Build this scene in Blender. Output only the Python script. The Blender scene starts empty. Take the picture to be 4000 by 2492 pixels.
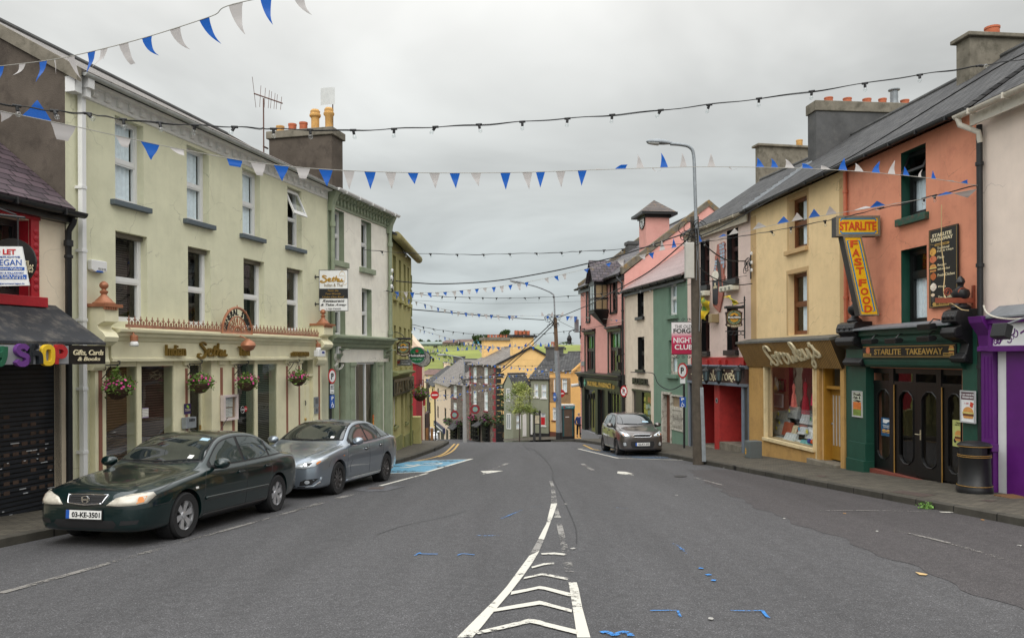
import bpy,bmesh,math,random
from math import radians,sin,cos,pi,sqrt,atan2,hypot
import mathutils
Ve=mathutils.Vector
Matrix=mathutils.Matrix
rg=range
en=enumerate
from mathutils.geometry import delaunay_2d_cdt
from mathutils.bvhtree import BVHTree
S=bpy.context.scene
COL=S.collection
RN=random.Random
# camera
def I(n,k,v):n.inputs[k].default_value=v
def K(a,b,k,o=0):a.id_data.links.new(a.outputs[o],b.inputs[k])
def noise(N,s,d=2,r=.5):
 n=N('ShaderNodeTexNoise')
 for k,v in(('Scale',s),('Detail',d),('Roughness',r)):I(n,k,v)
 return n
def mrange(N,a,b,c=0,d=1):
 n=N('ShaderNodeMapRange')
 for i,v in en((a,b,c,d)):I(n,i+1,v)
 return n
CAMZ,FPX,CX,CY,ROLL=1.86,3049,2000,1394,radians(.3)
cam=bpy.data.objects.new('camera',bpy.data.cameras.new('camera'))
COL.objects.link(cam)
cam.data.sensor_width=36
cam.data.lens=FPX/4000*36
cam.data.shift_y=(CY-1246)/4000
cam.data.clip_start=.05
cam.data.clip_end=6000
cam.matrix_world=Matrix.Translation((0,0,CAMZ))@Matrix.Rotation(pi/2,4,'X')@Matrix.Rotation(-ROLL,4,'Z')
S.camera=cam
# world: overcast sky
SUN_EL,SUN_AZ=radians(40),radians(184)
W=bpy.data.worlds.new('World')
S.world=W
W.use_nodes=True
nt=W.node_tree
nt.nodes.clear()
def wn(t,**k):
 n=nt.nodes.new(t)
 for a,b in k.items():
  setattr(n,a,b)
 return n
sky=wn('ShaderNodeTexSky',sky_type='NISHITA')
sky.sun_disc=False
sky.sun_elevation=SUN_EL
sky.sun_rotation=SUN_AZ
bg1=wn('ShaderNodeBackground');I(bg1,1,.08)
K(sky,bg1,0)
tc=wn('ShaderNodeTexCoord')
sep=wn('ShaderNodeSeparateXYZ');K(tc,sep,0,'Generated')
mz=wn('ShaderNodeMath',operation='MAXIMUM');K(sep,mz,0,2);I(mz,1,0)
mza=wn('ShaderNodeMath',operation='ADD');K(mz,mza,0);I(mza,1,.16)
dx=wn('ShaderNodeMath',operation='DIVIDE');K(sep,dx,0);K(mza,dx,1)
dy=wn('ShaderNodeMath',operation='DIVIDE');K(sep,dy,0,1);K(mza,dy,1)
cb=wn('ShaderNodeCombineXYZ');K(dx,cb,0);K(dy,cb,1)
n1=wn('ShaderNodeTexNoise');K(cb,n1,0)
I(n1,'Scale',.95);I(n1,'Detail',5);I(n1,'Roughness',.5)
I(n1,'Distortion',.4)
r1=wn('ShaderNodeMapRange');K(n1,r1,0)
I(r1,1,.3);I(r1,2,.7);I(r1,3,.7);I(r1,4,1.24)
el=wn('ShaderNodeMapRange');K(mz,el,0)
I(el,1,0);I(el,2,1);I(el,3,.6);I(el,4,1.75)
rampc=wn('ShaderNodeValToRGB');K(mz,rampc,0)
e=rampc.color_ramp.elements
e[0].position=0;e[0].color=(.58,.645,.66,1)
e[1].position=1;e[1].color=(2.9,2.92,2.95,1)
for p_,c_ in((.1,(.58,.63,.635,1)),(.2,(.635,.665,.655,1)),(.32,(.8,.815,.795,1)),(.43,(.98,.98,.95,1))):
 k=e.new(p_);k.color=c_
lf=wn('ShaderNodeMapRange');K(sep,lf,0)
I(lf,1,-.6);I(lf,2,.3);I(lf,3,1.09);I(lf,4,.97)
m1=wn('ShaderNodeMath',operation='MULTIPLY');K(r1,m1,0);K(lf,m1,1)
vm=wn('ShaderNodeVectorMath',operation='SCALE');K(rampc,vm,0);K(m1,vm,'Scale')
bg2=wn('ShaderNodeBackground');K(vm,bg2,0);I(bg2,1,1)
mx=wn('ShaderNodeMixShader');I(mx,0,.95)
K(bg1,mx,1);K(bg2,mx,2)
wo=wn('ShaderNodeOutputWorld');K(mx,wo,0)
sun=bpy.data.objects.new('sun',bpy.data.lights.new('sun','SUN'))
COL.objects.link(sun)
sun.data.energy=1.5
sun.data.angle=radians(50)
sun.data.color=(1,.97,.92)
sd=Ve((sin(SUN_AZ)*cos(SUN_EL),cos(SUN_AZ)*cos(SUN_EL),sin(SUN_EL)))
sun.rotation_euler=sd.to_track_quat('Z','Y').to_euler()
vs=S.view_settings
vs.view_transform='Standard';vs.look='None';vs.exposure=0;vs.gamma=1;vs.use_curve_mapping=False
# measuring
ZT=dict(S=(0,0,1),D=(0,0,1.64813),Z1=(0,0,.5291),Z2=(0,700,.5291),Z3=(0,1400,.5291),Z4=(800,300,.46296),Z5=(1000,900,.39683),Z6=(900,1350,.41203),Y1=(1550,1250,.33069),Y2=(2200,700,.39683),Y3=(2200,1200,.42998),Y4=(2600,900,.39683),Y5=(2600,1300,.39683),Y6=(3200,800,.39683),Y7=(3200,1250,.5291),Y8=(2900,0,.5291),W1=(1300,1650,.57684),W2=(2600,1700,.57684),W3=(0,1900,.57684),W4=(1500,950,.32962))
def q(z,x,y):
 a,b,s=ZT[z]
 return a+x*s,b+y*s
_c,_s=cos(ROLL),sin(ROLL)
def ray(x,y):
 ix,iz=(x-CX)/FPX,-(y-CY)/FPX
 xc,zc=ix*_c+iz*_s,-ix*_s+iz*_c
 return Ve((xc,1,zc))
def at(z,x,y,dep):
 return Ve((0,0,CAMZ))+ray(*q(z,x,y))*dep
def A1(x,y,D):return at('Y1',x,y,D)
def sstep(a,b,x):
 t=min(1,max(0,(x-a)/(b-a)))
 return t*t*(3-2*t)
def itp(tab,x):
 if x<=tab[0][0]:return tab[0][1]
 for(a,va),(b,vb)in zip(tab,tab[1:]):
  if x<=b:return va+(vb-va)*(x-a)/(b-a)
 return tab[-1][1]
def sip(tab,x):
 n=len(tab)
 if x<=tab[0][0]:return tab[0][1]
 if x>=tab[-1][0]:return tab[-1][1]
 for i in rg(n-1):
  x0,y0=tab[i];x1,y1=tab[i+1]
  if x<=x1:
   h=x1-x0;t=(x-x0)/h
   d=(y1-y0)/h
   def sl(j):
    if j==0 or j==n-1:return None
    a=(tab[j][1]-tab[j-1][1])/(tab[j][0]-tab[j-1][0])
    b=(tab[j+1][1]-tab[j][1])/(tab[j+1][0]-tab[j][0])
    return 0 if a*b<=0 else 2*a*b/(a+b)
   m0,m1_=sl(i),sl(i+1)
   m0=d if m0 is None else m0;m1_=d if m1_ is None else m1_
   return(2*t**3-3*t*t+1)*y0+(t**3-2*t*t+t)*h*m0+(-2*t**3+3*t*t)*y1+(t**3-t*t)*h*m1_
S0,Y0=.0584,34
FAR=[(0,0),(75,0),(100,-10),(140,-12),(200,-7.5),(260,-2.2),(330,3),(420,7.6),(520,8.6),(900,9),(5000,9)]
def gz(X,Y):
 if Y<=Y0:return-S0*Y
 t=sstep(1.5,5.5,X)
 s1=.112*(1-t)+.104*t
 d=min(Y,75)-Y0
 x=min(d/6,1)
 z=-S0*Y0-S0*d-(s1-S0)*(6*(x**3-x**4/2)if d<6 else d-3)
 if Y>75:
  z=z+(itp(FAR[2:],Y)-z)*sstep(75,112,Y)
 return z
def gat(z,x,y,h=0):
 r=ray(*q(z,x,y))
 Yp=1
 Y=1
 while Y<400:
  if CAMZ+r.z*Y-gz(r.x*Y,Y)-h<0:break
  Yp=Y;Y+=.5
 for _ in rg(30):
  m=(Yp+Y)/2
  if CAMZ+r.z*m-gz(r.x*m,m)-h<0:Y=m
  else:Yp=m
 return Ve((r.x*Y,Y,gz(r.x*Y,Y)+h))
# materials
def sR(r,g,b):
 return tuple(((c/255)/12.92 if c<=10 else((c/255+.055)/1.055)**2.4)for c in(r,g,b))
MATS={}
def mat(name,col,rgh=.5,var=.12,scale=3,bump=0,bsc=60,mtl=0,spec=.5,stk=0,coat=0,dirt=None,dsc=1.5,damt=.5,emit=0,flk=0,crack=0):
 """plain procedural material: base colour with soft variation, optional rain streaks, blotches and grain bump"""
 if name in MATS:return MATS[name]
 m=bpy.data.materials.new(name);MATS[name]=m
 m.use_nodes=True
 t=m.node_tree
 b=t.nodes['Principled BSDF']
 I(b,'Roughness',rgh)
 I(b,'Metallic',mtl)
 I(b,'Specular IOR Level',spec)
 if coat:
  I(b,'Coat Weight',coat);I(b,'Coat Roughness',.03)
 N=t.nodes.new;L=t.links.new
 co=N('ShaderNodeTexCoord')
 base=(*col,1)
 out=None
 if var:
  n=noise(N,scale,6,.62)
  K(co,n,'Vector','Object')
  r=mrange(N,.3,.7)
  I(r,3,1-var);I(r,4,1+var)
  K(n,r,0)
  v=N('ShaderNodeVectorMath');v.operation='SCALE';I(v,0,col)
  K(r,v,'Scale');out=v.outputs[0]
 def mixin(fac,colr):
  nonlocal out
  x=N('ShaderNodeMix');x.data_type='RGBA'
  L(fac,x.inputs[0])
  if out is None:I(x,6,base)
  else:L(out,x.inputs[6])
  I(x,7,(*colr,1))
  out=x.outputs[2]
 if stk:
  mp=N('ShaderNodeMapping');I(mp,'Scale',(9,9,.5));K(co,mp,0,'Object')
  n=noise(N,1,4);K(mp,n,'Vector')
  r=mrange(N,.52,.8,0,stk)
  K(n,r,0)
  mixin(r.outputs[0],tuple(c*.35 for c in col))
 if dirt:
  n=noise(N,dsc,8,.7)
  K(co,n,'Vector','Object')
  r=mrange(N,.5,.66,0,damt)
  K(n,r,0);mixin(r.outputs[0],dirt)
 if flk:
  n=N('ShaderNodeTexVoronoi');I(n,'Scale',45);K(co,n,'Vector','Object')
  r=mrange(N,.12,.2,flk,0)
  K(n,r,0,'Distance');mixin(r.outputs[0],tuple(min(1,c*2.2)for c in col))
 if crack:
  n=noise(N,1.3,5);v=N('ShaderNodeTexVoronoi');v.feature='DISTANCE_TO_EDGE';I(v,'Scale',.8)
  a=N('ShaderNodeVectorMath');a.operation='MULTIPLY_ADD';K(co,n,'Vector','Object');K(n,a,0,1);I(a,1,(.7,.7,.7));K(co,a,2,'Object');K(a,v,'Vector')
  r=mrange(N,0,.006,crack,0);K(v,r,0,'Distance');k=mrange(N,.5,.56);K(n,k,0);x=N('ShaderNodeMath');x.operation='MULTIPLY';K(r,x,0);K(k,x,1)
  mixin(x.outputs[0],tuple(c*.4 for c in col))
 if out is None:I(b,'Base Color',base)
 else:L(out,b.inputs['Base Color'])
 if emit:
  I(b,'Emission Color',base);I(b,'Emission Strength',emit)
 if bump:
  n=noise(N,bsc,5)
  K(co,n,'Vector','Object')
  bp=N('ShaderNodeBump');I(bp,'Strength',bump);I(bp,'Distance',.01)
  K(n,bp,'Height');K(bp,b,'Normal')
 return m
def desat(c,k):
 l=.3*c[0]+.59*c[1]+.11*c[2]
 return tuple(x+(l-x)*k for x in c)
def pls(name,col,stk=.12,var=.07,dirt=None,damt=.35,rgh=.85):
 col=tuple(min(.85,x*1.06)for x in desat(col,.16))
 if dirt:dirt=desat(dirt,.16)
 return mat(name,col,rgh,var,1.6,.35,70,stk=stk*.8,crack=.55,dirt=dirt,dsc=2.2,damt=damt,spec=.25)
def bkm(name,c1,c2,mortar,bw,bh,ms=.012,axes='xz',zk=1,rgh=.75,bump=.5,offset=.5,var=.35,lic=None,spec=.4,bias=0):
 """courses of bricks, slates or setts laid over the object's own axes"""
 m=bpy.data.materials.new(name);MATS[name]=m
 m.use_nodes=True
 t=m.node_tree;b=t.nodes['Principled BSDF'];N=t.nodes.new;L=t.links.new
 I(b,'Roughness',rgh);I(b,'Specular IOR Level',spec)
 co=N('ShaderNodeTexCoord');sp=N('ShaderNodeSeparateXYZ');K(co,sp,0,'Object')
 cm=N('ShaderNodeCombineXYZ')
 ix={'x':0,'y':1,'z':2}
 L(sp.outputs[ix[axes[0]]],cm.inputs[0])
 mu=N('ShaderNodeMath');mu.operation='MULTIPLY';I(mu,1,zk)
 L(sp.outputs[ix[axes[1]]],mu.inputs[0]);K(mu,cm,1)
 k=N('ShaderNodeTexBrick');K(cm,k,'Vector')
 I(k,'Color1',(*c1,1));I(k,'Color2',(*c2,1));I(k,'Mortar',(*mortar,1))
 I(k,'Scale',1);I(k,'Brick Width',bw);I(k,'Row Height',bh)
 I(k,'Mortar Size',ms);I(k,'Mortar Smooth',.1);I(k,'Bias',bias)
 k.offset=offset
 n=noise(N,2.5,8,.7)
 K(co,n,'Vector','Object')
 r=mrange(N,.3,.7,1-var,1+var)
 K(n,r,0)
 v=N('ShaderNodeVectorMath');v.operation='SCALE';K(k,v,0);K(r,v,'Scale')
 out=v.outputs[0]
 if lic:
  n2=noise(N,4,9,.75)
  K(co,n2,'Vector','Object')
  r2=mrange(N,.57,.66);I(r2,4,.6)
  K(n2,r2,0)
  x=N('ShaderNodeMix');x.data_type='RGBA';K(r2,x,0);L(out,x.inputs[6]);I(x,7,(*lic,1))
  out=x.outputs[2]
 L(out,b.inputs['Base Color'])
 bp=N('ShaderNodeBump');I(bp,'Strength',bump);I(bp,'Distance',.02)
 iv=N('ShaderNodeMath');iv.operation='SUBTRACT';I(iv,0,1);K(k,iv,1,'Fac')
 K(iv,bp,'Height');K(bp,b,'Normal')
 return m
def gsm(name,tint=(.95,.98,.98),ior=1.5,dark=0,rgh=0):
 m=bpy.data.materials.new(name);MATS[name]=m
 m.use_nodes=True
 t=m.node_tree;t.nodes.clear();N=t.nodes.new;L=t.links.new
 lw=N('ShaderNodeLayerWeight');I(lw,0,.5)
 pw=N('ShaderNodeMath');pw.operation='POWER';K(lw,pw,0,'Facing');I(pw,1,4.5)
 fr=N('ShaderNodeMapRange');K(pw,fr,0);I(fr,3,((ior-1)/(ior+1))**2*1.6);I(fr,4,1)
 tr=N('ShaderNodeBsdfTransparent');I(tr,0,(*tint,1))
 gl=N('ShaderNodeBsdfGlossy');I(gl,'Roughness',rgh)
 nz=N('ShaderNodeTexNoise');I(nz,'Scale',1.5)
 co=N('ShaderNodeTexCoord');K(co,nz,'Vector','Object')
 bp=N('ShaderNodeBump');I(bp,'Strength',.04);I(bp,'Distance',.05)
 K(nz,bp,'Height');K(bp,gl,'Normal')
 mx=N('ShaderNodeMixShader');K(fr,mx,0);K(tr,mx,1);K(gl,mx,2)
 o=N('ShaderNodeOutputMaterial');K(mx,o,0)
 return m
def pnm(name,col,wear=.35,scale=14,rgh=.75):
 """road paint worn through to the asphalt in patches"""
 m=bpy.data.materials.new(name);MATS[name]=m
 m.use_nodes=True
 t=m.node_tree;b=t.nodes['Principled BSDF'];N=t.nodes.new;L=t.links.new
 I(b,'Roughness',rgh)
 co=N('ShaderNodeTexCoord')
 n=noise(N,scale,10,.75)
 K(co,n,'Vector','Object')
 n2=noise(N,1.1,3)
 K(co,n2,'Vector','Object')
 ad=N('ShaderNodeMath');ad.operation='MULTIPLY_ADD';K(n2,ad,0);I(ad,1,.9);K(n,ad,2)
 r=mrange(N,.55+wear*.8,.65+wear*.8)
 K(ad,r,0)
 I(b,'Base Color',(*col,1))
 K(n,b,'Roughness')
 tr=N('ShaderNodeBsdfTransparent')
 mx=N('ShaderNodeMixShader');K(r,mx,0);K(b,mx,1);K(tr,mx,2)
 iv=N('ShaderNodeMath');iv.operation='SUBTRACT'
 o=t.nodes['Material Output'];K(mx,o,0)
 return m
def asp(name,col,red=0):
 m=bpy.data.materials.new(name);MATS[name]=m
 m.use_nodes=True
 t=m.node_tree;b=t.nodes['Principled BSDF'];N=t.nodes.new;L=t.links.new
 I(b,'Roughness',.78);I(b,'Specular IOR Level',.35)
 co=N('ShaderNodeTexCoord')
 v=N('ShaderNodeTexVoronoi');I(v,'Scale',120);v.feature='F1';K(co,v,'Vector','Object')
 sp=N('ShaderNodeSeparateXYZ');K(v,sp,0,'Color')
 rp=N('ShaderNodeValToRGB');K(sp,rp,0)
 e=rp.color_ramp.elements
 e[0].position=0;e[0].color=(*[c*.6 for c in col],1)
 e[1].position=1;e[1].color=(*[min(1,c*2.6)for c in col],1)
 for p,k in((.45,.85),(.8,1.15),(.95,1.45)):
  x=e.new(p);x.color=(*[c*k for c in col],1)
 n=noise(N,.35,9,.65)
 mp=N('ShaderNodeMapping');I(mp,'Scale',(2.2,.22,1));K(co,mp,0,'Object');K(mp,n,'Vector')
 r=mrange(N,.3,.7,.8,1.2)
 K(n,r,0)
 n3=noise(N,9,6);K(co,n3,'Vector','Object')
 r3=mrange(N,.3,.7,.88,1.12)
 K(n3,r3,0)
 mm=N('ShaderNodeMath');mm.operation='MULTIPLY';K(r,mm,0);K(r3,mm,1)
 s=N('ShaderNodeVectorMath');s.operation='SCALE';K(rp,s,0);K(mm,s,'Scale')
 K(s,b,'Base Color')
 bp=N('ShaderNodeBump');I(bp,'Strength',.5);I(bp,'Distance',.006)
 K(v,bp,'Height','Distance');K(bp,b,'Normal')
 return m
# objects
def link(o,parent=None):
 COL.objects.link(o)
 if parent:o.parent=parent
 return o
def tag(o,lbl=None,cat=None,grp=None,kind=None):
 if lbl:o['label']=lbl
 if cat:o['category']=cat
 if grp:o['group']=grp
 if kind:o['kind']=kind
 return o
def thg(name,lbl,cat,loc=(0,0,0),rz=0,grp=None,axis=None):
 o=bpy.data.objects.new(name,None)
 o.empty_display_size=.3
 o.location=loc
 o.rotation_euler=(0,0,rz)
 link(o)
 return tag(o,lbl,cat,grp)
def copytree(o,parent=None):
 c=o.copy();link(c,parent)
 if parent:c.matrix_parent_inverse=o.matrix_parent_inverse.copy()
 for ch in o.children:copytree(ch,c)
 return c
class G:
 """collects vertices and faces, then links them as one mesh object"""
 def __init__(s):s.v=[];s.f=[]
 def add(s,vs_,fs):
  k=len(s.v);s.v+=[tuple(p)for p in vs_];s.f+=[tuple(i+k for i in f)for f in fs];return s
 def quad(s,a,b,c,d):return s.add([a,b,c,d],[(0,1,2,3)])
 def poly(s,pts):return s.add(pts,[tuple(rg(len(pts)))])
 def box(s,x0,x1,y0,y1,z0,z1):
  if x0>x1:x0,x1=x1,x0
  if y0>y1:y0,y1=y1,y0
  if z0>z1:z0,z1=z1,z0
  return s.add([(x0,y0,z0),(x1,y0,z0),(x1,y1,z0),(x0,y1,z0),(x0,y0,z1),(x1,y0,z1),(x1,y1,z1),(x0,y1,z1)],[(0,3,2,1),(4,5,6,7),(0,1,5,4),(1,2,6,5),(2,3,7,6),(3,0,4,7)])
 def hxa(s,b,t):
  """4 bottom points and 4 top points, counter-clockwise seen from above"""
  return s.add(list(b)+list(t),[(0,3,2,1),(4,5,6,7),(0,1,5,4),(1,2,6,5),(2,3,7,6),(3,0,4,7)])
 def prs(s,prof,a,b,axis='x'):
  """closed profile swept from a to b along an axis; profile in the two other axes"""
  n=len(prof)
  def mk(t,p):
   return{'x':(t,p[0],p[1]),'y':(p[0],t,p[1]),'z':(p[0],p[1],t)}[axis]
  vs_=[mk(a,p)for p in prof]+[mk(b,p)for p in prof]
  fs=[tuple(rg(n-1,-1,-1)),tuple(rg(n,2*n))]+[(i,(i+1)%n,n+(i+1)%n,n+i)for i in rg(n)]
  return s.add(vs_,fs)
 def tub(s,path,r,n=8,cap=True,flat=None):
  path=[Ve(p)for p in path]
  m=len(path);rs=r if isinstance(r,(list,tuple))else[r]*m
  up=Ve((0,0,1));vs_=[];last=None
  for i,p in en(path):
   d=(path[min(i+1,m-1)]-path[max(i-1,0)])
   d=d.normalized()if d.length>1e-9 else Ve((0,0,1))
   if flat is not None:
    a=Ve(flat);b=d.cross(a).normalized()
   else:
    if last is None:
     a=up.cross(d)
     if a.length<.05:a=Ve((1,0,0)).cross(d)
    else:
     a=last-d*last.dot(d)
     if a.length<1e-6:a=up.cross(d)
    a.normalize();last=a;b=d.cross(a)
   for j in rg(n):
    t=2*pi*j/n
    vs_.append(p+(a*cos(t)+b*sin(t))*rs[i])
  fs=[(i*n+j,i*n+(j+1)%n,(i+1)*n+(j+1)%n,(i+1)*n+j)for i in rg(m-1)for j in rg(n)]
  if cap:fs+=[tuple(rg(n-1,-1,-1)),tuple(rg((m-1)*n,m*n))]
  return s.add(vs_,fs)
 def lth(s,prof,o=(0,0,0),n=20,axis='z',cap=True):
  vs_=[];m=len(prof);o=Ve(o)
  for r,h in prof:
   for j in rg(n):
    t=2*pi*j/n;a,b=r*cos(t),r*sin(t)
    vs_.append(o+Ve({'z':(a,b,h),'y':(a,h,b),'x':(h,a,b)}[axis]))
  fs=[(i*n+j,i*n+(j+1)%n,(i+1)*n+(j+1)%n,(i+1)*n+j)for i in rg(m-1)for j in rg(n)]
  if cap:fs+=[tuple(rg(n-1,-1,-1)),tuple(rg((m-1)*n,m*n))]
  return s.add(vs_,fs)
 def disc(s,o,r,n=24,axis='y',rz=None):
  o=Ve(o);rz=rz or r
  return s.poly([o+Ve({'y':(r*cos(2*pi*i/n),0,rz*sin(2*pi*i/n)),'z':(r*cos(2*pi*i/n),rz*sin(2*pi*i/n),0)}[axis])for i in rg(n)])
 def ext(s,poly,y0,y1):
  """polygon in (x, z) extruded along y"""
  return s.prs(poly,y0,y1,'y')
 def grid(s,nx,ny,fn):
  vs_=[fn(i/nx,j/ny)for j in rg(ny+1)for i in rg(nx+1)]
  return s.add(vs_,[(j*(nx+1)+i,j*(nx+1)+i+1,(j+1)*(nx+1)+i+1,(j+1)*(nx+1)+i)for j in rg(ny)for i in rg(nx)])
 def skr(s,pts,w,y0,y1,sm=6,cls=0):
  """brush stroke through 2-D points (x, z), as a solid ribbon between y0 and y1"""
  pts=sm2(pts,sm,cls)if sm else pts
  n=len(pts);L_,R_=[],[]
  for i,p in en(pts):
   if cls:a,b=pts[i-1],pts[(i+1)%n]
   else:a,b=pts[max(i-1,0)],pts[min(i+1,n-1)]
   d=Ve((b[0]-a[0],b[1]-a[1]))
   d=d.normalized()if d.length>1e-9 else Ve((1,0))
   ww=w(i/(n-1))if callable(w)else w
   L_.append((p[0]-d.y*ww/2,p[1]+d.x*ww/2));R_.append((p[0]+d.y*ww/2,p[1]-d.x*ww/2))
  vs_=[(a[0],y0,a[1])for a in L_]+[(a[0],y0,a[1])for a in R_]+[(a[0],y1,a[1])for a in L_]+[(a[0],y1,a[1])for a in R_]
  fs=[]
  for i in rg(n if cls else n-1):
   j=(i+1)%n
   fs+=[(i,j,n+j,n+i),(2*n+i,3*n+i,3*n+j,2*n+j),(i,2*n+i,2*n+j,j),(n+i,n+j,3*n+j,3*n+i)]
  if not cls:fs+=[(0,n,3*n,2*n),(n-1,3*n-1,4*n-1,2*n-1)]
  return s.add(vs_,fs)
 def put(s,name,m,parent=None,smo=0,bev=0,loc=None,sub=0,solid=0):
  me=bpy.data.meshes.new(name)
  me.from_pydata(s.v,[],s.f)
  me.update()
  bm=bmesh.new();bm.from_mesh(me)
  if not smo:bmesh.ops.remove_doubles(bm,verts=bm.verts,dist=1e-5)
  bmesh.ops.recalc_face_normals(bm,faces=bm.faces)if len(s.f)>1 else None
  bm.to_mesh(me);bm.free()
  o=bpy.data.objects.new(name,me)
  if m:me.materials.append(m)
  if smo:
   for p in me.polygons:p.use_smooth=True
   if smo!=True:
    me.set_sharp_from_angle(angle=radians(smo))
  link(o,parent)
  if loc:o.location=loc
  if bev:
   b=o.modifiers.new('bevel','BEVEL');b.width=bev;b.segments=2;b.limit_method='ANGLE';b.angle_limit=radians(40)
  if solid:
   b=o.modifiers.new('solid','SOLIDIFY');b.thickness=solid;b.offset=0
  if sub:
   b=o.modifiers.new('sub','SUBSURF');b.levels=sub;b.render_levels=sub
  return o
def bx(n,m,t,*a):return G().box(*a).put(n,m,t)
def sm2(pts,k=6,cls=0):
 out=[];n=len(pts)
 rng=n if cls else n-1
 dim=len(pts[0])
 for i in rg(rng):
  if cls:p0,p1,p2,p3=pts[i-1],pts[i],pts[(i+1)%n],pts[(i+2)%n]
  else:p0,p1,p2,p3=pts[max(i-1,0)],pts[i],pts[i+1],pts[min(i+2,n-1)]
  for j in rg(k):
   t=j/k
   out.append(tuple(.5*((2*p1[c])+(-p0[c]+p2[c])*t+(2*p0[c]-5*p1[c]+4*p2[c]-p3[c])*t*t+(-p0[c]+3*p1[c]-3*p2[c]+p3[c])*t**3)for c in rg(dim)))
 if not cls:out.append(tuple(pts[-1]))
 return out
_tc={}
def txm(s,shear=0,bold=0,space=1):
 key=(s,shear,bold,space)
 if key not in _tc:
  c=bpy.data.curves.new('t','FONT');c.body=s;c.extrude=.5;c.shear=shear;c.offset=bold;c.space_character=space;c.resolution_u=3
  o=bpy.data.objects.new('t',c);COL.objects.link(o)
  dg=bpy.context.evaluated_depsgraph_get();dg.update()
  me=bpy.data.meshes.new_from_object(o.evaluated_get(dg))
  _tc[key]=([tuple(v.co)for v in me.vertices],[tuple(p.vertices)for p in me.polygons])
  bpy.data.objects.remove(o);bpy.data.curves.remove(c);bpy.data.meshes.remove(me)
 return _tc[key]
def adt(g,s,u0,u1,z0,z1,y,dep=.012,shear=0,bold=0,space=1,flip=0,rise=0):
 """text fitted to a box on the plane y of a frame whose x runs to the reader's right and whose -y faces the reader"""
 vs_,fs=txm(s,shear,bold,space)
 xs=[p[0]for p in vs_];ys=[p[1]for p in vs_]
 a,b,c,d=min(xs),max(xs),min(ys),max(ys)
 out=[]
 for p in vs_:
  t=(p[0]-a)/(b-a)
  out.append((u0+t*(u1-u0),y-(p[2]+.5)*dep,z0+(p[1]-c)/(d-c)*(z1-z0)+rise*t))
 g.add(out,fs)
 return g
def text(parent,s,u0,u1,z0,z1,y,m,dep=.012,name='lettering',**k):
 return adt(G(),s,u0,u1,z0,z1,y,dep,**k).put(name,m,parent)
class Fac:
 """a street front: x along it to the right as seen from the street, y into the building, z up"""
 def __init__(s,p0,p1):
  s.p0=Ve(p0);d=Ve(p1)-s.p0;s.len=d.length;s.t=d.normalized();s.n=Ve((-s.t.y,s.t.x))
  s.rz=atan2(s.t.y,s.t.x);s.z0=gz(s.p0.x,s.p0.y)
  s.loc=(s.p0.x,s.p0.y,s.z0)
 def Z(s,z,x,y,off=0):
  r=ray(*q(z,x,y));o=s.p0+s.n*off
  k=o.dot(s.n)/(Ve((r.x,r.y)).dot(s.n))
  p=Ve((r.x,r.y))*k
  return(p-o).dot(s.t),CAMZ+r.z*k-s.z0
 def U(s,*a):return s.Z(*a)[0]
 def th(s,n,l,c,u,y,z,g=None):return thg(n,l,c,s.w(u,y,z),s.rz,g)
 def u(s,z,x,off=0):return s.Z(z,x,CY,off)[0]if z=='S'else s.Z(z,x,(CY-ZT[z][1])/ZT[z][2],off)[0]
 def z(s,z,x,y,off=0):return s.Z(z,x,y,off)[1]
 def rct(s,z,xl,xr,yt,yb,off=0):
  """box whose left edge is measured at xl (top yt, bottom yb) and whose right edge is at column xr"""
  u0,z1=s.Z(z,xl,yt,off);_,z0=s.Z(z,xl,yb,off);u1=s.Z(z,xr,(yt+yb)/2,off)[0]
  return u0,u1,z0,z1
 def w(s,u,y,z):
  p=s.p0+s.t*u+s.n*y
  return Ve((p.x,p.y,z+s.z0))
 def g(s,u,y=0):
  """ground height here, in the front's own z"""
  p=s.p0+s.t*u+s.n*y
  return gz(p.x,p.y)+.12-s.z0
# ground, road, pavements
KL=[(-9,-11.2),(10.15,-6.7),(23,-3.72),(25.4,-3.36),(29.2,-3.06),(31.5,-2.93),(35.6,-2.9),(36.6,-3.15),(37.2,-3.7),(37.6,-4.6),(37.8,-6)]
KR=[(-9,10.6),(11.43,7.5),(17.1,6.6),(26.3,5.17),(33.4,3.85),(38.4,2.95),(44,2.7),(50,2.55),(55,2.7),(58,3.3),(60,4.6),(61,7)]
def kl(Y):return sip(KL,Y)
def kr(Y):return sip(KR,Y)
def frg(a,b,n):return[a+(b-a)*i/n for i in rg(n+1)]
M_ground=mat('grass_field',sR(116,124,52),.95,.35,.02,0,dirt=sR(94,102,44),dsc=.05,damt=.7)
g=G()
xs=[-1800,-900,-450,-220,-120,-70,-40,-25,-15]+frg(-11,12,23)+[16,24,40,70,120,220,450,900,1800]
ys=frg(-40,30,14)+frg(32,78,23)+[85,95,105,115,130,150,175,200,230,260,290,330,370,420,470,520,700,900,1500,3000,5000]
bump_=lambda X,Y:0 if Y<150 else .7*sin(X*.011+.6)*sstep(150,400,Y)+.4*sin(X*.031+2)*sstep(200,420,Y)
def tz(X,Y):return gz(X,Y)+bump_(X,Y)
vs_=[(x,y,tz(x,y)-.04)for y in ys for x in xs]
nx=len(xs)
g.add(vs_,[(j*nx+i,j*nx+i+1,(j+1)*nx+i+1,(j+1)*nx+i)for j in rg(len(ys)-1)for i in rg(nx-1)])
tag(g.put('ground',M_ground,smo=1),kind='structure')
M_addg=mat('grey_reflected_ground',sR(128,124,116),.95,.3,.4,0,dirt=sR(90,88,82),dsc=.3)  # added grey sheet over the grass, keeps green out of reflections
g=G();xs_=[-90,-60,-40,-25]+frg(-16,16,16)+[25,40,60,90];ys_=frg(-40,30,10)+frg(33,110,38)
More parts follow.
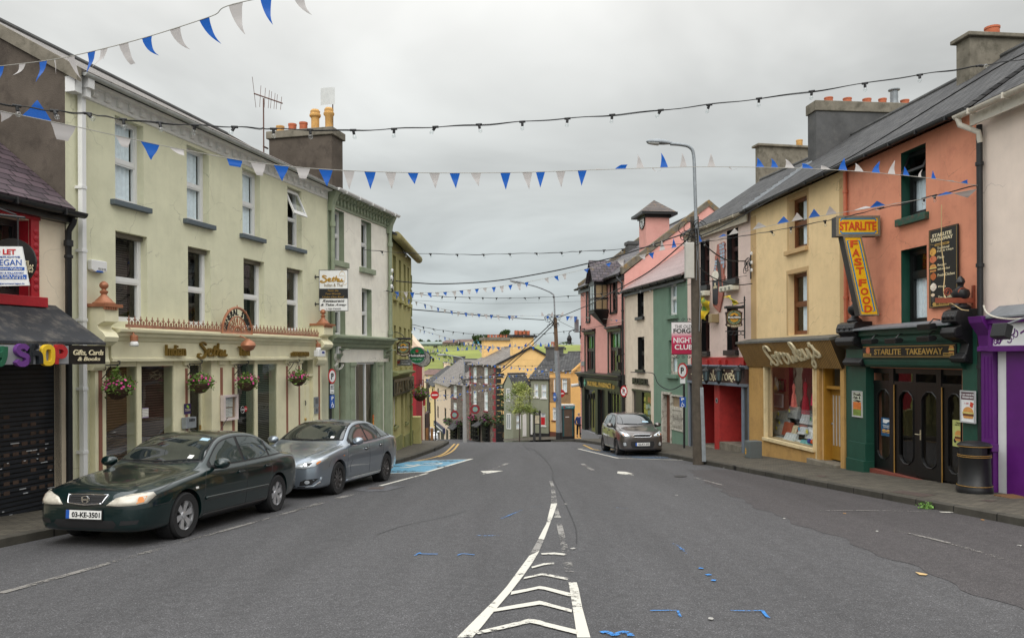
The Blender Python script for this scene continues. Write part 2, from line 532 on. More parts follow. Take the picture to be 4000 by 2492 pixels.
g.add([(x,y,tz(x,y)-.02)for y in ys_ for x in xs_],[(j*len(xs_)+i,j*len(xs_)+i+1,(j+1)*len(xs_)+i+1,(j+1)*len(xs_)+i)for j in rg(len(ys_)-1)for i in rg(len(xs_)-1)])
tag(g.put('added_grey_ground',M_addg,smo=1),kind='structure')
M_asph=asp('asphalt',(.071,.07,.072))
M_lane=asp('parking_asphalt',(.059,.054,.0545))
def strip(name,rows,m,h,lbl=None,smo=1):
 """sheet following the ground; rows of (Y, X0, X1)"""
 g=G();n=10
 vs_=[]
 for(Y,a,b)in rows:
  for i in rg(n+1):
   X=a+(b-a)*i/n;vs_.append((X,Y,gz(X,Y)+h))
 g.add(vs_,[(j*(n+1)+i,j*(n+1)+i+1,(j+1)*(n+1)+i+1,(j+1)*(n+1)+i)for j in rg(len(rows)-1)for i in rg(n)])
 o=g.put(name,m,smo=1)
 return tag(o,kind='structure')
rows=[(Y,kl(Y)-.02,kr(Y)+.02)for Y in frg(-9,37.2,60)]+[(Y,-6-(Y-37)*.5,kr(min(Y,60))+.3 if Y<60 else 9)for Y in frg(37.6,105,50)]
strip('road',rows,M_asph,0)
lane=[gat('W2',*p)for p in((150,235),(420,395),(750,545),(1180,700),(1800,945),(2427,1190))]
lt=sorted([(p.y,p.x)for p in lane]);lt=[(-8,lt[0][1]+(lt[0][0]+8)*.12)]+lt
rows=[(Y,sip(lt,Y),kr(Y)-.005)for Y in frg(-8,lt[-1][0],140)]
rows=[(Y,a+.06*sin(Y*3.1)+.05*sin(Y*7.3),b)for Y,a,b in rows]
strip('parking_lane',rows,M_lane,.004)
M_pave=bkm('pavement_setts',sR(98,93,82),sR(80,76,68),sR(58,55,50),.21,.105,.008,'xy',1,.88,.35,var=.22,spec=.25,lic=sR(60,58,48))
M_kerb=bkm('kerb_stone',sR(74,71,64),sR(64,62,56),sR(28,27,25),3,.92,.012,'xy',1,.85,.3,offset=0,var=.3,spec=.25)
FL=lambda Y:-10.85+.2416*Y
def facL(Y):return min(-4.34,FL(Y))-.9 if Y<36 else-7
rows=[(Y,facL(Y),kl(Y)-.13)for Y in frg(-9,37.7,60)]
strip('pavement',rows,M_pave,.12)
def facR(Y):return itp([(-9,11.8),(25.9,7.98),(31,6.98),(48,4.26),(48.5,11),(61,14)],Y)+1
rows=[(Y,kr(Y)+.13,max(kr(Y)+.14,facR(Y)))for Y in frg(-9,60.9,90)]
strip('pavement',rows,M_pave,.12)
def kerb(tab,sgn,Ys):
 g=G();vs_=[]
 for i,Y in en(Ys):
  X=sip(tab,Y);X2=sip(tab,min(Y+.05,tab[-1][0]));
  z=gz(X,Y)
  for dx,h in((0,-.06),(0,.112),(.02,.127),(.14,.129),(.145,.05)):
   vs_.append((X+sgn*dx,Y,z+h))
 n=5
 g.add(vs_,[(j*n+i,j*n+i+1,(j+1)*n+i+1,(j+1)*n+i)for j in rg(len(Ys)-1)for i in rg(n-1)])
 return tag(g.put('kerb',M_kerb),kind='structure')
kerb(KL,-1,frg(-9,35,50)+frg(35.3,37.8,20))
kerb(KR,1,frg(-9,57,75)+frg(57.2,60.9,12))
# road paint
Mwh=pnm('white_road_paint',sR(200,197,186),.62,13)
Mwf=pnm('faded_road_paint',sR(132,129,124),.41,22)
M_yell=pnm('yellow_road_paint',sR(190,150,62),.62,12)
M_bluep=pnm('blue_bay_paint',sR(82,140,168),.58,9)
M_bluef=pnm('faded_blue_paint',sR(70,90,110),.4,12)
Msp=pnm('blue_spray_paint',sR(38,124,196),.47,30)
def fpl(g,pts,h):
 """ground polygon, split finely enough to follow the road"""
 P2=[Ve((p.x,p.y))for p in pts]
 n=len(P2)
 vv=[]
 for i in rg(n):
  a,b=P2[i],P2[(i+1)%n];k=max(1,int((b-a).length/.7))
  vv+=[a.lerp(b,j/k)for j in rg(k)]
 r=delaunay_2d_cdt(vv,[],[tuple(rg(len(vv)))],1,1e-5)
 g.add([(v.x,v.y,gz(v.x,v.y)+h)for v in r[0]],[tuple(f)for f in r[2]])
def line(g,z,pts,w,h,dash=None):
 P_=[gat(z,*p)for p in pts]
 P2=sm2([(p.x,p.y)for p in P_],5)if len(P_)>2 else[(p.x,p.y)for p in P_]
 L_,R_=[],[]
 for i,p in en(P2):
  a,b=P2[max(i-1,0)],P2[min(i+1,len(P2)-1)]
  d=Ve((b[0]-a[0],b[1]-a[1])).normalized()
  L_.append((p[0]-d.y*w/2,p[1]+d.x*w/2));R_.append((p[0]+d.y*w/2,p[1]-d.x*w/2))
 n=len(P2)
 if n==2:
  L_=[(L_[0][0]+(L_[1][0]-L_[0][0])*t/12,L_[0][1]+(L_[1][1]-L_[0][1])*t/12)for t in rg(13)]
  R_=[(R_[0][0]+(R_[1][0]-R_[0][0])*t/12,R_[0][1]+(R_[1][1]-R_[0][1])*t/12)for t in rg(13)];n=13
 g.add([(x,y,gz(x,y)+h)for x,y in L_+R_],[(i,i+1,n+i+1,n+i)for i in rg(n-1)])
def mrk(polys,lines,m,name='road_marking',h=.008,z='W1'):
 g=G()
 for p in polys:fpl(g,[gat(z,*c)for c in p],h)
 for a in lines:line(g,z,*a[:1],a[1],h)
 return tag(g.put(name,m),kind='structure')
mrk([[(840,1460),(940,1360),(1040,1260),(1110,1190),(1180,1110),(1260,1000),(1330,905),(1400,870),(1350,955),(1290,1040),(1205,1150),(1085,1290),(1010,1385),(945,1460)],[(1392,790),(1425,725),(1445,690),(1462,620),(1478,552),(1520,548),(1500,610),(1470,690),(1440,770),(1430,795)],[(1745,1460),(1690,1260),(1665,1130),(1652,1085),(1596,1085),(1608,1150),(1625,1260),(1640,1360),(1655,1460)]],[],Mwh)
mrk([[(960,1425),(1130,1385),(1330,1335),(1400,1345),(1440,1360),(1655,1412),(1650,1440),(1430,1385),(1400,1375),(1335,1362),(1150,1405),(985,1440)],[(1100,1265),(1250,1238),(1400,1213),(1440,1222),(1480,1235),(1620,1272),(1618,1292),(1460,1250),(1400,1238),(1250,1262),(1088,1288)],[(1210,1150),(1310,1132),(1400,1113),(1440,1118),(1600,1158),(1668,1166),(1668,1186),(1590,1180),(1430,1136),(1390,1132),(1320,1148),(1205,1172)],[(1300,1052),(1420,1025),(1450,1030),(1600,1058),(1590,1072),(1440,1042),(1410,1040),(1290,1065)],[(1345,982),(1430,957),(1500,954),(1500,963),(1430,970),(1350,992)],[(1410,890),(1500,885),(1585,893),(1578,905),(1500,898),(1415,898)],[(1500,640),(1545,640),(1545,645),(1500,645)]],[],Mwh,h=.012)
mrk([[(1400,868),(1330,903),(1392,792),(1430,797)],[(1652,1084),(1640,1020),(1600,880),(1560,720),(1530,600),(1523,550),(1502,610),(1520,720),(1538,800),(1560,950),(1590,1084)],[(1478,550),(1480,440),(1462,388),(1484,388),(1502,440),(1520,546)]],[],Mwf)
mrk([[(1000,330),(1070,327),(1155,328),(1100,338),(1045,347),(1005,354),(1022,343)],[(1930,332),(1985,335),(2040,350),(2038,360),(1960,352),(1925,345)]],[],Mwh)
mrk([],[([(1065,325),(1120,303),(1185,277)],.13),([(1690,280),(1740,312),(1800,333),(1930,343)],.12)],Mwf)
mrk([],[([(1660,178),(1930,242)],.1),([(1930,242),(2390,256)],.1),([(1660,178),(1800,180)],.07)],Mwh)
mrk([[(1700,182),(1935,238),(2300,250),(2230,215),(1900,195)]],[],M_bluef,h=.0075)
mrk([],[([(320,430),(640,345)],.1)],Mwh)
mrk([],[([(-260,600),(0,520),(185,472)],.09)],Mwf)
mrk([],[([(0,725),(600,560),(1230,380)],.1),([(1230,380),(2427,45)],.09)],Mwf,z='W3')
mrk([],[([(1040,512),(1450,512),(1880,524)],.05),([(1520,640),(1850,715),(2150,800),(2400,880)],.07),([(200,290),(330,325),(480,362)],.08)],Mwf,z='W2',h=.012)
mrk([],[([(1860,523),(1945,524)],.1)],Mwh,z='W2',h=.012)
mrk([[(1690,930),(1740,938),(1775,946),(1765,953),(1720,950)]],[],mat('yellow_paint_blot',sR(190,160,110),.8),z='W2',h=.012)
mrk([],[([(2127,931),(2090,968),(2030,1020),(1935,1058),(1760,1095)],.09),([(2163,931),(2120,985),(2060,1025),(1975,1055)],.09)],M_yell,z='Z6')
mrk([],[([(1440,118),(1510,122),(1700,153),(1905,180)],.09)],M_yell)
mrk([[(1200,1215),(1470,1212),(1850,1198),(2270,1079),(1900,1088),(1700,1099),(1478,1140),(1200,1190)]],[],M_bluep,z='Z6',h=.007)
mrk([],[([(1300,1219),(1470,1215),(1860,1200)],.1),([(1850,1203),(2290,1074)],.12),([(1700,1100),(1950,1086),(2280,1076)],.08)],Mwh,z='Z6',h=.012)
mrk([],[([(1610,1160),(1680,1155),(1790,1135)],.14),([(1655,1130),(1720,1138),(1790,1135),(1760,1128)],.12),([(1790,1135),(1900,1133),(1990,1122),(1985,1115),(1900,1116),(1830,1117)],.1)],Mwh,z='Z6',h=.012)
mrk([],[([(2150,1279),(2250,1278),(2335,1278)],.022),([(2335,1278),(2343,1300),(2356,1323)],.022),([(1815,1428),(1850,1424),(1885,1436),(1905,1445),(1940,1432),(1975,1424),(2010,1436),(2020,1452)],.055),([(975,768),(1050,770),(1130,768)],.03),([(555,905),(590,885),(600,893),(710,895)],.025),([(845,903),(880,893),(960,900)],.02),([(1130,658),(1210,625),(1290,592)],.025),([(1345,575),(1370,573),(1440,573)],.04),([(1920,580),(1998,583)],.03),([(2300,822),(2345,845),(2400,895)],.02)],Msp,'survey_mark',z='W1',h=.012)
mrk([],[([(440,1192),(540,1194),(655,1192)],.022),([(655,1192),(672,1215),(697,1242)],.03),([(280,945),(300,952)],.06),([(310,985),(340,988)],.06),([(225,903),(255,906)],.05),([(100,773),(120,777)],.05),([(160,830),(185,836)],.05)],Msp,'survey_mark',z='W2',h=.012)
M_ck=mat('tar_crack',(.02,.02,.021),.7)
mrk([],[([(1195,128),(1290,148),(1365,185),(1470,290),(1490,385)],.02),([(1490,385),(1560,520),(1640,700),(1650,820)],.014),([(300,760),(480,700),(760,640),(900,600)],.012)],M_ck,'road_crack')
mrk([[(1150,1370),(1250,1340),(1670,1331),(1480,1378),(1300,1385)]],[],asp('patched_asphalt',(.095,.096,.102)),'road_patch',z='Z6',h=.007)
M_iron=mat('rusty_iron',sR(74,62,56),.7,.3,12,.3,40)
for k_,z_,pts in(('leaning in the road by the silver car','Z6',[(1290,1362),(1330,1345),(1470,1340),(1440,1362)]),):
 g=G();fpl(g,[gat(z_,*p)for p in pts],.011)
 tag(g.put('manhole_cover',M_iron),'rusty iron cover set in patched tarmac beside the silver car','manhole cover')
g=G();fpl(g,[gat('W2',x,y,.12)for x,y in((1515,383),(1610,375),(1835,405),(1740,417))],.125)
tag(g.put('inspection_cover',M_iron),'large brown iron cover in the pavement by the black litter bin','manhole cover')
g=G();fpl(g,[gat('W2',x,y,.12)for x,y in((2130,441),(2170,437),(2245,444),(2200,451))],.125)
tag(g.put('inspection_cover',M_iron),'small iron cover in the pavement below the doormat','manhole cover')
g=G();fpl(g,[gat('W2',x,y,.12)for x,y in((1010,276),(1045,270),(1100,278),(1070,283))],.125)
tag(g.put('inspection_cover',M_iron),'small iron cover in the pavement below the ochre slatted door','manhole cover')
# shared materials
Mgl=gsm('window_glass')
Msg=gsm('shop_glass',(.7,.74,.72),1.6)
Mpv=mat('white_pvc',sR(222,222,220),.35,.04,3)
Mbt=mat('black_gloss',sR(26,27,28),.35,.2,4,.1,30)
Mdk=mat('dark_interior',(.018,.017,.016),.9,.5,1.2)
Mmi=mat('dim_interior',(.05,.047,.043),.9,.5,1)
Mlc=mat('net_curtain',sR(232,240,246),.9,.1,14,.2,30,flk=0)
Mst=bkm('slate_roof',sR(84,84,84),sR(66,66,67),sR(30,30,31),.28,.2,.016,'xz',1.7,.75,.9,var=.3,lic=sR(98,94,84),spec=.2)
Msw=bkm('weathered_slate',sR(134,128,122),sR(108,103,99),sR(60,56,53),.3,.2,.014,'xz',1.7,.65,.8,var=.25)
M_slatep=bkm('plum_slate',sR(92,78,84),sR(70,60,66),sR(28,24,27),.34,.2,.014,'xz',1.6,.5,.9,var=.2)
Msb=bkm('blue_slate',sR(88,84,88),sR(64,60,64),sR(30,29,31),.28,.2,.012,'xz',1.7,.5,.8,var=.35,lic=sR(120,100,60))
Mrn=mat('grey_render',sR(92,84,76),.95,.25,1.3,.5,40,dirt=sR(60,54,50),dsc=2,damt=.6,spec=.15)
Mcm=mat('cement',sR(124,118,106),.95,.25,2.5,.5,50,dirt=sR(70,68,58),dsc=3,damt=.6,spec=.15)
Msm=mat('dark_cement_render',sR(88,88,88),.95,.22,1.6,.5,30,dirt=sR(110,108,104),dsc=3,damt=.4,spec=.15)
Mtr=mat('terracotta',sR(186,104,72),.85,.15,6,.2,30,dirt=sR(120,86,66),dsc=5)
M_buff=mat('buff_clay',sR(204,158,92),.85,.15,6,.2,30,dirt=sR(150,116,76),dsc=5)
Mle=mat('lead_flashing',sR(116,120,124),.55,.2,4,.3,20)
Mgv=mat('galvanised_steel',sR(140,146,150),.5,.18,6,.1,30,mtl=.3)
Mwd=mat('old_timber',sR(78,70,60),.9,.3,5,.6,50,stk=.4)
Mbp=mat('black_cast_iron',sR(30,31,33),.5,.25,8,.2,40,flk=.12)
Mcb=mat('black_cable',sR(26,27,29),.6,.1)
Mgo=mat('gold_leaf',sR(196,160,88),.4,.1,6,mtl=.35)
Mcr=mat('cream_lettering',sR(226,214,178),.6,.06,6)
Mbb=mat('black_board',sR(24,24,25),.35,.15,6)
Mwb=mat('white_board',sR(228,229,228),.5,.05,4)
Mrd=mat('sign_red',sR(190,28,36),.45,.06,4)
Mbu=mat('sign_blue',sR(26,84,168),.45,.06,4)
Mbk=mat('plain_black',(.012,.012,.013),.6,.1)
# building helpers
def ctw(g,u0,u1,z0,z1,ops,y=0):
 us=sorted({u0,u1,*[o[0]for o in ops],*[o[1]for o in ops]});us=[u for u in us if u0-1e-6<=u<=u1+1e-6]
 zs=sorted({z0,z1,*[o[2]for o in ops],*[o[3]for o in ops]});zs=[z for z in zs if z0-1e-6<=z<=z1+1e-6]
 for a,b in zip(us,us[1:]):
  for c,d in zip(zs,zs[1:]):
   if b-a<1e-5 or d-c<1e-5:continue
   m,n=(a+b)/2,(c+d)/2
   if any(o[0]<m<o[1]and o[2]<n<o[3]for o in ops):continue
   g.quad((a,y,c),(b,y,c),(b,y,d),(a,y,d))
 for o in ops:
  a,b,c,d,k=o[:5];k+=y
  g.quad((a,y,c),(a,y,d),(a,k,d),(a,k,c));g.quad((b,y,c),(b,k,c),(b,k,d),(b,y,d))
  g.quad((a,y,d),(b,y,d),(b,k,d),(a,k,d));g.quad((a,y,c),(a,k,c),(b,k,c),(b,y,c))
 return g
def hou(name,lbl,F,u0,u1,zt,dep,wall_m,ops,zb=-1.5,gab=None,gam=None,itr=True,cat='building',grp=None):
 """front wall with openings, side walls up to the gables, back wall and a dark room behind the windows"""
 t=thg(name,lbl,cat,F.loc,F.rz,grp)
 g=G();ctw(g,u0,u1,zb,zt,ops)
 gg=G()if gam else g
 gg.quad((u0,dep,zb),(u0,dep,zt),(u1,dep,zt),(u1,dep,zb))
 for u in(u0,u1):
  pts=[(u,0,zb),(u,dep,zb),(u,dep,zt)]
  if gab:pts.append((u,gab[0],gab[1]))
  pts.append((u,0,zt));gg.poly(pts)
 g.put('wall',wall_m,t)
 if gam:gg.put('gable_wall',gam,t)
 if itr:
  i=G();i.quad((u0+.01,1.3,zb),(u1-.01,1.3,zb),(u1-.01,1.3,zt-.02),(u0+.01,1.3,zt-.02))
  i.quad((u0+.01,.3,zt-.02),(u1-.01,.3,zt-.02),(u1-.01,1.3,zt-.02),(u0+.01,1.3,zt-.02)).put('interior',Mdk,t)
 return t
def roof(t,m,u0,u1,ye,ze,yr,zr,dep,th=.07,name='roof',both=True,bow=0):
 g=G()
 n=1
 za,zb=zr if isinstance(zr,tuple)else(zr,zr);zr=za
 d=Ve((0,yr-ye,zr-ze)).normalized();nn=Ve((0,-d.z,d.y))*th
 g.hxa([(u0,ye,ze),(u1,ye,ze),(u1,yr,zb),(u0,yr,za)],[(u0,ye+nn.y,ze+nn.z),(u1,ye+nn.y,ze+nn.z),(u1,yr,zb+nn.z),(u0,yr,za+nn.z)])
 if both:
  g.hxa([(u0,yr,za),(u1,yr,zb),(u1,dep,ze),(u0,dep,ze)],[(u0,yr,za+nn.z),(u1,yr,zb+nn.z),(u1,dep-nn.y,ze+nn.z),(u0,dep-nn.y,ze+nn.z)])
 o=g.put(name,m,t)
 G().tub([(u0,yr,za+nn.z+.01),(u1,yr,zb+nn.z+.01)],.075,8).put('ridge_tiles',Msm,o)
 return o
def gtr(t,m,u0,u1,y,z,r=.065,name='gutter',bks=True):
 g=G();n=8
 pr=[(y+r*cos(pi+pi*i/n),z+r*sin(pi+pi*i/n))for i in rg(n+1)]+[(y+r*.8,z),(y-r*.8,z)]
 g.prs(pr,u0,u1,'x')
 if bks:
  k=max(1,int((u1-u0)/.9))
  for i in rg(k):
   u=u0+(i+.5)*(u1-u0)/k
   g.box(u-.015,u+.015,y-r*1.15,y+r,z-r*1.15,z+.012)
 return g.put(name,m,t)
def pipe(t,m,u,y,z0,z1,r=.04,name='downpipe',head=True,collars=3,square=0):
 g=G()
 if square:g.box(u-r,u+r,y-r,y+r,z0,z1)
 else:g.tub([(u,y,z0),(u,y,z1)],r,10)
 for i in rg(collars):
  z=z0+(i+.6)*(z1-z0)/collars
  if square:g.box(u-r*1.35,u+r*1.35,y-r*1.2,y+r*1.3,z,z+.05)
  else:g.tub([(u,y,z),(u,y,z+.07)],r*1.35,10)
 return g.put(name,m,t,smo=40)
def wnd(t,r,dep,fm,rail=.5,fw=.055,sill=None,ext=.09,sillh=.09,ctn=None,room=None,mull=0,otp=0,glass=None,rails=(),pj=.07):
 """sash window set in an opening: frame, pane(s), sill and curtain"""
 a,b,c,d=r[:4];y0,y1=dep-.05,dep+.04
 g=G()
 g.box(a,a+fw,y0,y1,c,d);g.box(b-fw,b,y0,y1,c,d)
 g.box(a+fw,b-fw,y0,y1,c,c+fw*1.2);g.box(a+fw,b-fw,y0,y1,d-fw,d)
 zr=c+(d-c)*rail if rail else None
 if rail:g.box(a+fw,b-fw,y0+.006,y1-.006,zr-fw*.6,zr+fw*.6)
 for k in rails:g.box(a+fw,b-fw,y0+.012,y1-.02,c+(d-c)*k-.015,c+(d-c)*k+.015)
 for i in rg(mull):
  x=a+(b-a)*(i+1)/(mull+1);g.box(x-fw*.3,x+fw*.3,y0+.012,y1-.02,c+fw,d-fw)
 zz=[(c+fw*1.2,(zr-fw*.6)if rail else d-fw)]+([(zr+fw*.6,d-fw)]if rail else[])
 for i,(p,s_)in en(zz):
  if otp and i==1:continue
  bw=fw*.55;yy=y0+.014
  g.box(a+fw,a+fw+bw,yy,y1-.01,p,s_);g.box(b-fw-bw,b-fw,yy,y1-.01,p,s_)
  g.box(a+fw+bw,b-fw-bw,yy,y1-.01,p,p+bw);g.box(a+fw+bw,b-fw-bw,yy,y1-.01,s_-bw,s_)
 w=g.put('window',fm,t)
 p=G()
 ztop=zr if otp else d-fw
 p.quad((a+fw*.8,dep+.004,c+fw),(b-fw*.8,dep+.004,c+fw),(b-fw*.8,dep+.004,ztop),(a+fw*.8,dep+.004,ztop)).put('pane',glass or Mgl,w)
 if otp:
  h=d-fw-zr;ang=radians(24);o=G()
  def tp(x,s_,k):return(x,y0-.01-sin(ang)*(h*s_)-cos(ang)*k,d-fw-cos(ang)*h*s_+sin(ang)*k)
  for x0,x1,s0,s1 in((a+.02,a+.02+fw,0,1),(b-.02-fw,b-.02,0,1),(a+.02+fw,b-.02-fw,0,.12),(a+.02+fw,b-.02-fw,.86,1)):
   o.hxa([tp(x0,s1,0),tp(x1,s1,0),tp(x1,s1,.04),tp(x0,s1,.04)],[tp(x0,s0,0),tp(x1,s0,0),tp(x1,s0,.04),tp(x0,s0,.04)])
  cs=o.put('open_casement',fm,w)
  G().quad(tp(a+fw,.1,.02),tp(b-fw,.1,.02),tp(b-fw,.88,.02),tp(a+fw,.88,.02)).put('pane',glass or Mgl,w)
 if sill:
  G().box(a-ext,b+ext,-pj,dep-.05,c-sillh,c).put('sill',sill,w,bev=.008)
 if ctn:
  k=G()
  for(f0,f1,top,bot)in ctn:
   x0,x1=a+(b-a)*f0,a+(b-a)*f1
   nn=max(6,int((x1-x0)/.025))
   k.grid(nn,2,lambda s_,v_:(x0+(x1-x0)*s_,dep+.06+.02*sin(s_*(x1-x0)*55),c+(d-c)*(bot+(top-bot)*v_)))
  k.put('curtain',Mlc,w,smo=1)
 if room:
  G().quad((a-.1,dep+.35,c-.05),(b+.1,dep+.35,c-.05),(b+.1,dep+.35,d+.05),(a-.1,dep+.35,d+.05)).put('blind',room,w)
 return w
Mbl=bkm('venetian_blind',sR(124,120,112),sR(112,108,100),sR(44,42,40),9,.045,.012,'xz',1,.7,.6,var=.15)
M_blindw=bkm('brown_blind',sR(104,78,68),sR(94,70,60),sR(50,38,34),9,.05,.01,'xz',1,.7,.5,var=.35)
def chm(t,u,y,z0,z1,wu,wy,m,cap=.06,caph=.12,pots=(),capm=None,name='chimney'):
 o=G().box(u,u+wu,y,y+wy,z0,z1-caph).put(name,m,t,bev=.015)
 G().prs([(u-cap,y-cap),(u+wu+cap,y-cap),(u+wu+cap,y+wy+cap),(u-cap,y+wy+cap)],z1-caph,z1,'z').put('chimney_cap',capm or m,o,bev=.02)
 for(fu,fy,r,h,pm,kind)in pots:
  p=G();c=(u+wu*fu,y+wy*fy,z1)
  if kind==0:p.lth([(r*.92,0),(r,.02),(r*.97,h*.8),(r*1.06,h*.82),(r*1.06,h),(r*.8,h),(r*.78,h*.3)],c,16)
  else:p.lth([(r*1,0),(r*.9,h*.08),(r*.8,h*.1),(r*.82,h*.62),(r*1.15,h*.7),(r*1.15,h*.78),(r*.95,h*.82),(r*1,h*.93),(r*.8,h*.96),(r*.75,h),(r*.6,h),(r*.58,h*.5)],c,10)
  p.put('chimney_pot',pm,o,smo=40)
 return o
def rvl(t,rs,m,k=.2):
 for a,b,c,d in[r[:4]for r in rs]:
  e=.003;g=G()
  g.quad((a+e,0,c),(a+e,k,c),(a+e,k,d-e),(a+e,0,d-e));g.quad((b-e,0,c),(b-e,k,c),(b-e,k,d-e),(b-e,0,d-e));g.quad((a+e,0,d-e),(b-e,0,d-e),(b-e,k,d-e),(a+e,k,d-e));g.put('window_reveal',m,t)
def lfc(g,c,r,n,size,rnd,squash=(1,1,1),shell=.35,droop=0):
 for _ in rg(n):
  d=Ve((rnd.gauss(0,1),rnd.gauss(0,1),rnd.gauss(0,1))).normalized()*r*(shell+(1-shell)*rnd.random()**.6)
  p=Ve(c)+Ve((d.x*squash[0],d.y*squash[1],d.z*squash[2]))
  if droop:p.z-=droop*rnd.random()**2*(d.x*d.x+d.y*d.y)/(r*r)
  a=Ve((rnd.gauss(0,1),rnd.gauss(0,1),rnd.gauss(0,.6))).normalized();b=a.orthogonal().normalized()
  b=(Matrix.Rotation(rnd.random()*6.28,3,a)@b);s=size*(.6+.8*rnd.random())
  g.add([p-a*s,p+b*s*.45,p+a*s,p-b*s*.45],[(0,1,2,3)])
Mlf=mat('leaf_green',sR(92,118,44),.6,.45,9)
Mld=mat('leaf_dark',sR(56,78,34),.6,.4,9)
M_pink=mat('pink_petals',sR(206,60,140),.6,.2,30)
Mpp=mat('purple_petals',sR(142,50,130),.6,.2,30)
Mwk=mat('wicker',sR(70,50,36),.9,.4,40,.8,60)
def bsk(lbl,F,u,off,z,r,petals=None,zw=None,seed=1,chain=.42,tall=0,grp='hanging flower baskets'):
 """hanging basket on a scrolled wall bracket; (u, off) is its place along and out from the front"""
 rn=RN(seed)
 t=F.th('hanging_basket',lbl,'hanging basket',u,off,z,grp)
 G().lth([(.01,-r*.85),(r*.45,-r*.75),(r*.8,-r*.4),(r,0),(r*1.04,.02),(r*.9,.02)],(0,0,0),18).put('basket',Mwk,t,smo=1)
 g=G();lfc(g,(0,0,r*.4),r*1.3,420,r*.17,rn,(1,1,.7),.3,droop=r*.9);lfc(g,(r*rn.uniform(-.6,.9),-r*.3,r*rn.uniform(.3,.8)),r*.7,110,r*.15,rn,(1.2,1,.8),.2,droop=r)
 if tall:lfc(g,(-r*.2,0,r*1.3),r*.55,110,r*.15,rn,(.8,.8,1.5),.2)
 g.put('foliage',Mlf,t)
 f=G()
 for _ in rg(52):
  a=rn.random()*6.28;e_=rn.random()*1.1
  d=Ve((cos(a)*cos(e_),sin(a)*cos(e_),sin(e_)*.6))*r*1.35+Ve((r*.25*rn.random(),0,r*.35-.35*r*rn.random()))
  n_=d.normalized();x_=n_.orthogonal().normalized();y_=n_.cross(x_);s=r*.11*(.7+.6*rn.random())
  f.poly([d+n_*s*.3*(k%2)+(x_*cos(k*pi/5)+y_*sin(k*pi/5))*s*(1 if k%2 else .6)for k in rg(10)])
 f.put('flowers',petals or M_pink,t)
 k=G()
 for i in rg(3):
  a=i*2.1+.4;k.tub([(r*cos(a),r*sin(a),0),(0,0,chain)],.004,5)
 w=-off-0
 zt=chain+.02
 k.tub([(0,0,chain-.02),(0,0,zt+.02)],.01,5)
 yw=-off
 k.tub([(0,yw,zt),(0,0,zt),(0,-.05,zt+.02),(0,-.05,zt+.07),(0,-.01,zt+.07)],.012,6)
 k.tub(sm2([(0,yw-.01,zt-.3),(0,yw*.75,zt-.26),(0,yw*.45,zt-.12),(0,yw*.3,zt-.02)],4),.009,6)
 k.tub(sm2([(0,yw*.72,zt-.03),(0,yw*.6,zt-.09),(0,yw*.52,zt-.05),(0,yw*.6,zt-.02)],4),.007,5)
 k.box(-.03,.03,yw-.012,yw+0,zt-.36,zt+.08)
 k.put('bracket',Mbp,t)
 return t
def ofp(F,u,z,x,y,lo=-3,hi=1):
 """how far out from the front the point above u stands that is seen at this pixel"""
 for _ in rg(40):
  m=(lo+hi)/2
  if(F.U(z,x,y,m)-u)*(F.U(z,x,y,lo)-u)>0:lo=m
  else:hi=m
 return(lo+hi)/2
def spindle(g,o,prof,n=14):g.lth(prof,o,n)
# left side: line of fronts
def onL(px):
 r=ray(px,CY).x;Y=-10.85/(r-.2416);return(r*Y,Y)
FB=Fac(onL(259),onL(1281))
F=FB
uE=F.u('Z5',708)
zc0,zc1=F.z('Z1',605,722),F.z('Z1',605,600)
M_green=pls('pale_green_plaster',sR(210,208,174),.1,dirt=sR(194,193,158),damt=.35)
up=[F.rct('Z1',848,1060,850,1478)]
zu0,zu1=up[0][2:]
for z_,a,b in(('Z1',1377,1540),('Z4',317,467),('Z4',697,815)):
 up.append((F.U(z_,a,900),F.U(z_,b,900),zu0,zu1))
lo=[F.rct('Z2',852,1088,378,1046)]
zl0,zl1=lo[0][2:]
lo+=[(F.U('Z2',1388,700),F.U('Z2',1555,700),zl0,zl1),(F.u('S',953),F.u('S',1034),zl0,zl1),(F.U('Z5',305,700),F.U('Z5',461,700),zl0,zl1)]
uS0,uS1=F.u('Z3',705),F.U('Z6',868,600)
zf0,zf1=F.z('Z2',850,1345,-.25),F.z('Z2',890,1105,-.45)
ops=[(*r,.26)for r in up+lo]+[(uS0+.05,uS1-.05,-1.4,zf0-.02,.25)]
yr,=(3.3,)
pA,pB=F.Z('Z1',480,422,3.3),F.Z('Z1',1890,1118,3.3)
ridge=lambda u:pA[1]+(pB[1]-pA[1])*(u-pA[0])/(pB[0]-pA[0])
zr_=ridge(0);zrE=ridge(uE)
tB=hou('green_townhouse','pale green three storey townhouse with white scrolled cornice and cream restaurant shopfront',F,0,uE,zc1+.02,7.5,M_green,ops,gab=(yr,zr_-.05),gam=Mrn)
roof(tB,Msw,-.02,uE,-.26,zc1+.02,yr,(zr_,zrE),7.5)
G().hxa([(-.06,-.3,zc1-.16),(.04,-.3,zc1-.16),(.04,yr,zr_-.14),(-.06,yr,zr_-.14)],[(-.06,-.3,zc1+.08),(.04,-.3,zc1+.08),(.04,yr,zr_+.1),(-.06,yr,zr_+.1)]).put('verge',Mcm,tB)
g=G();g.box(0,.16,-.2,-.004,zc0-.02,zc1-.05);g.put('eaves_box',Mpv,tB)
Mwp=mat('white_cornice_paint',sR(224,223,218),.6,.06,5,.1,30,stk=.12)
g=G()
h=zc1-zc0
g.prs([(0,zc0),(-.03,zc0+.01),(-.045,zc0+.05),(-.03,zc0+.07),(-.03,zc0+.74*h),(-.05,zc0+.76*h),(-.06,zc0+.82*h),(-.17,zc0+.84*h),(-.19,zc1-.01),(0,zc1-.01)],.16,uE-.02,'x')
cor=g.put('cornice',Mwp,tB)
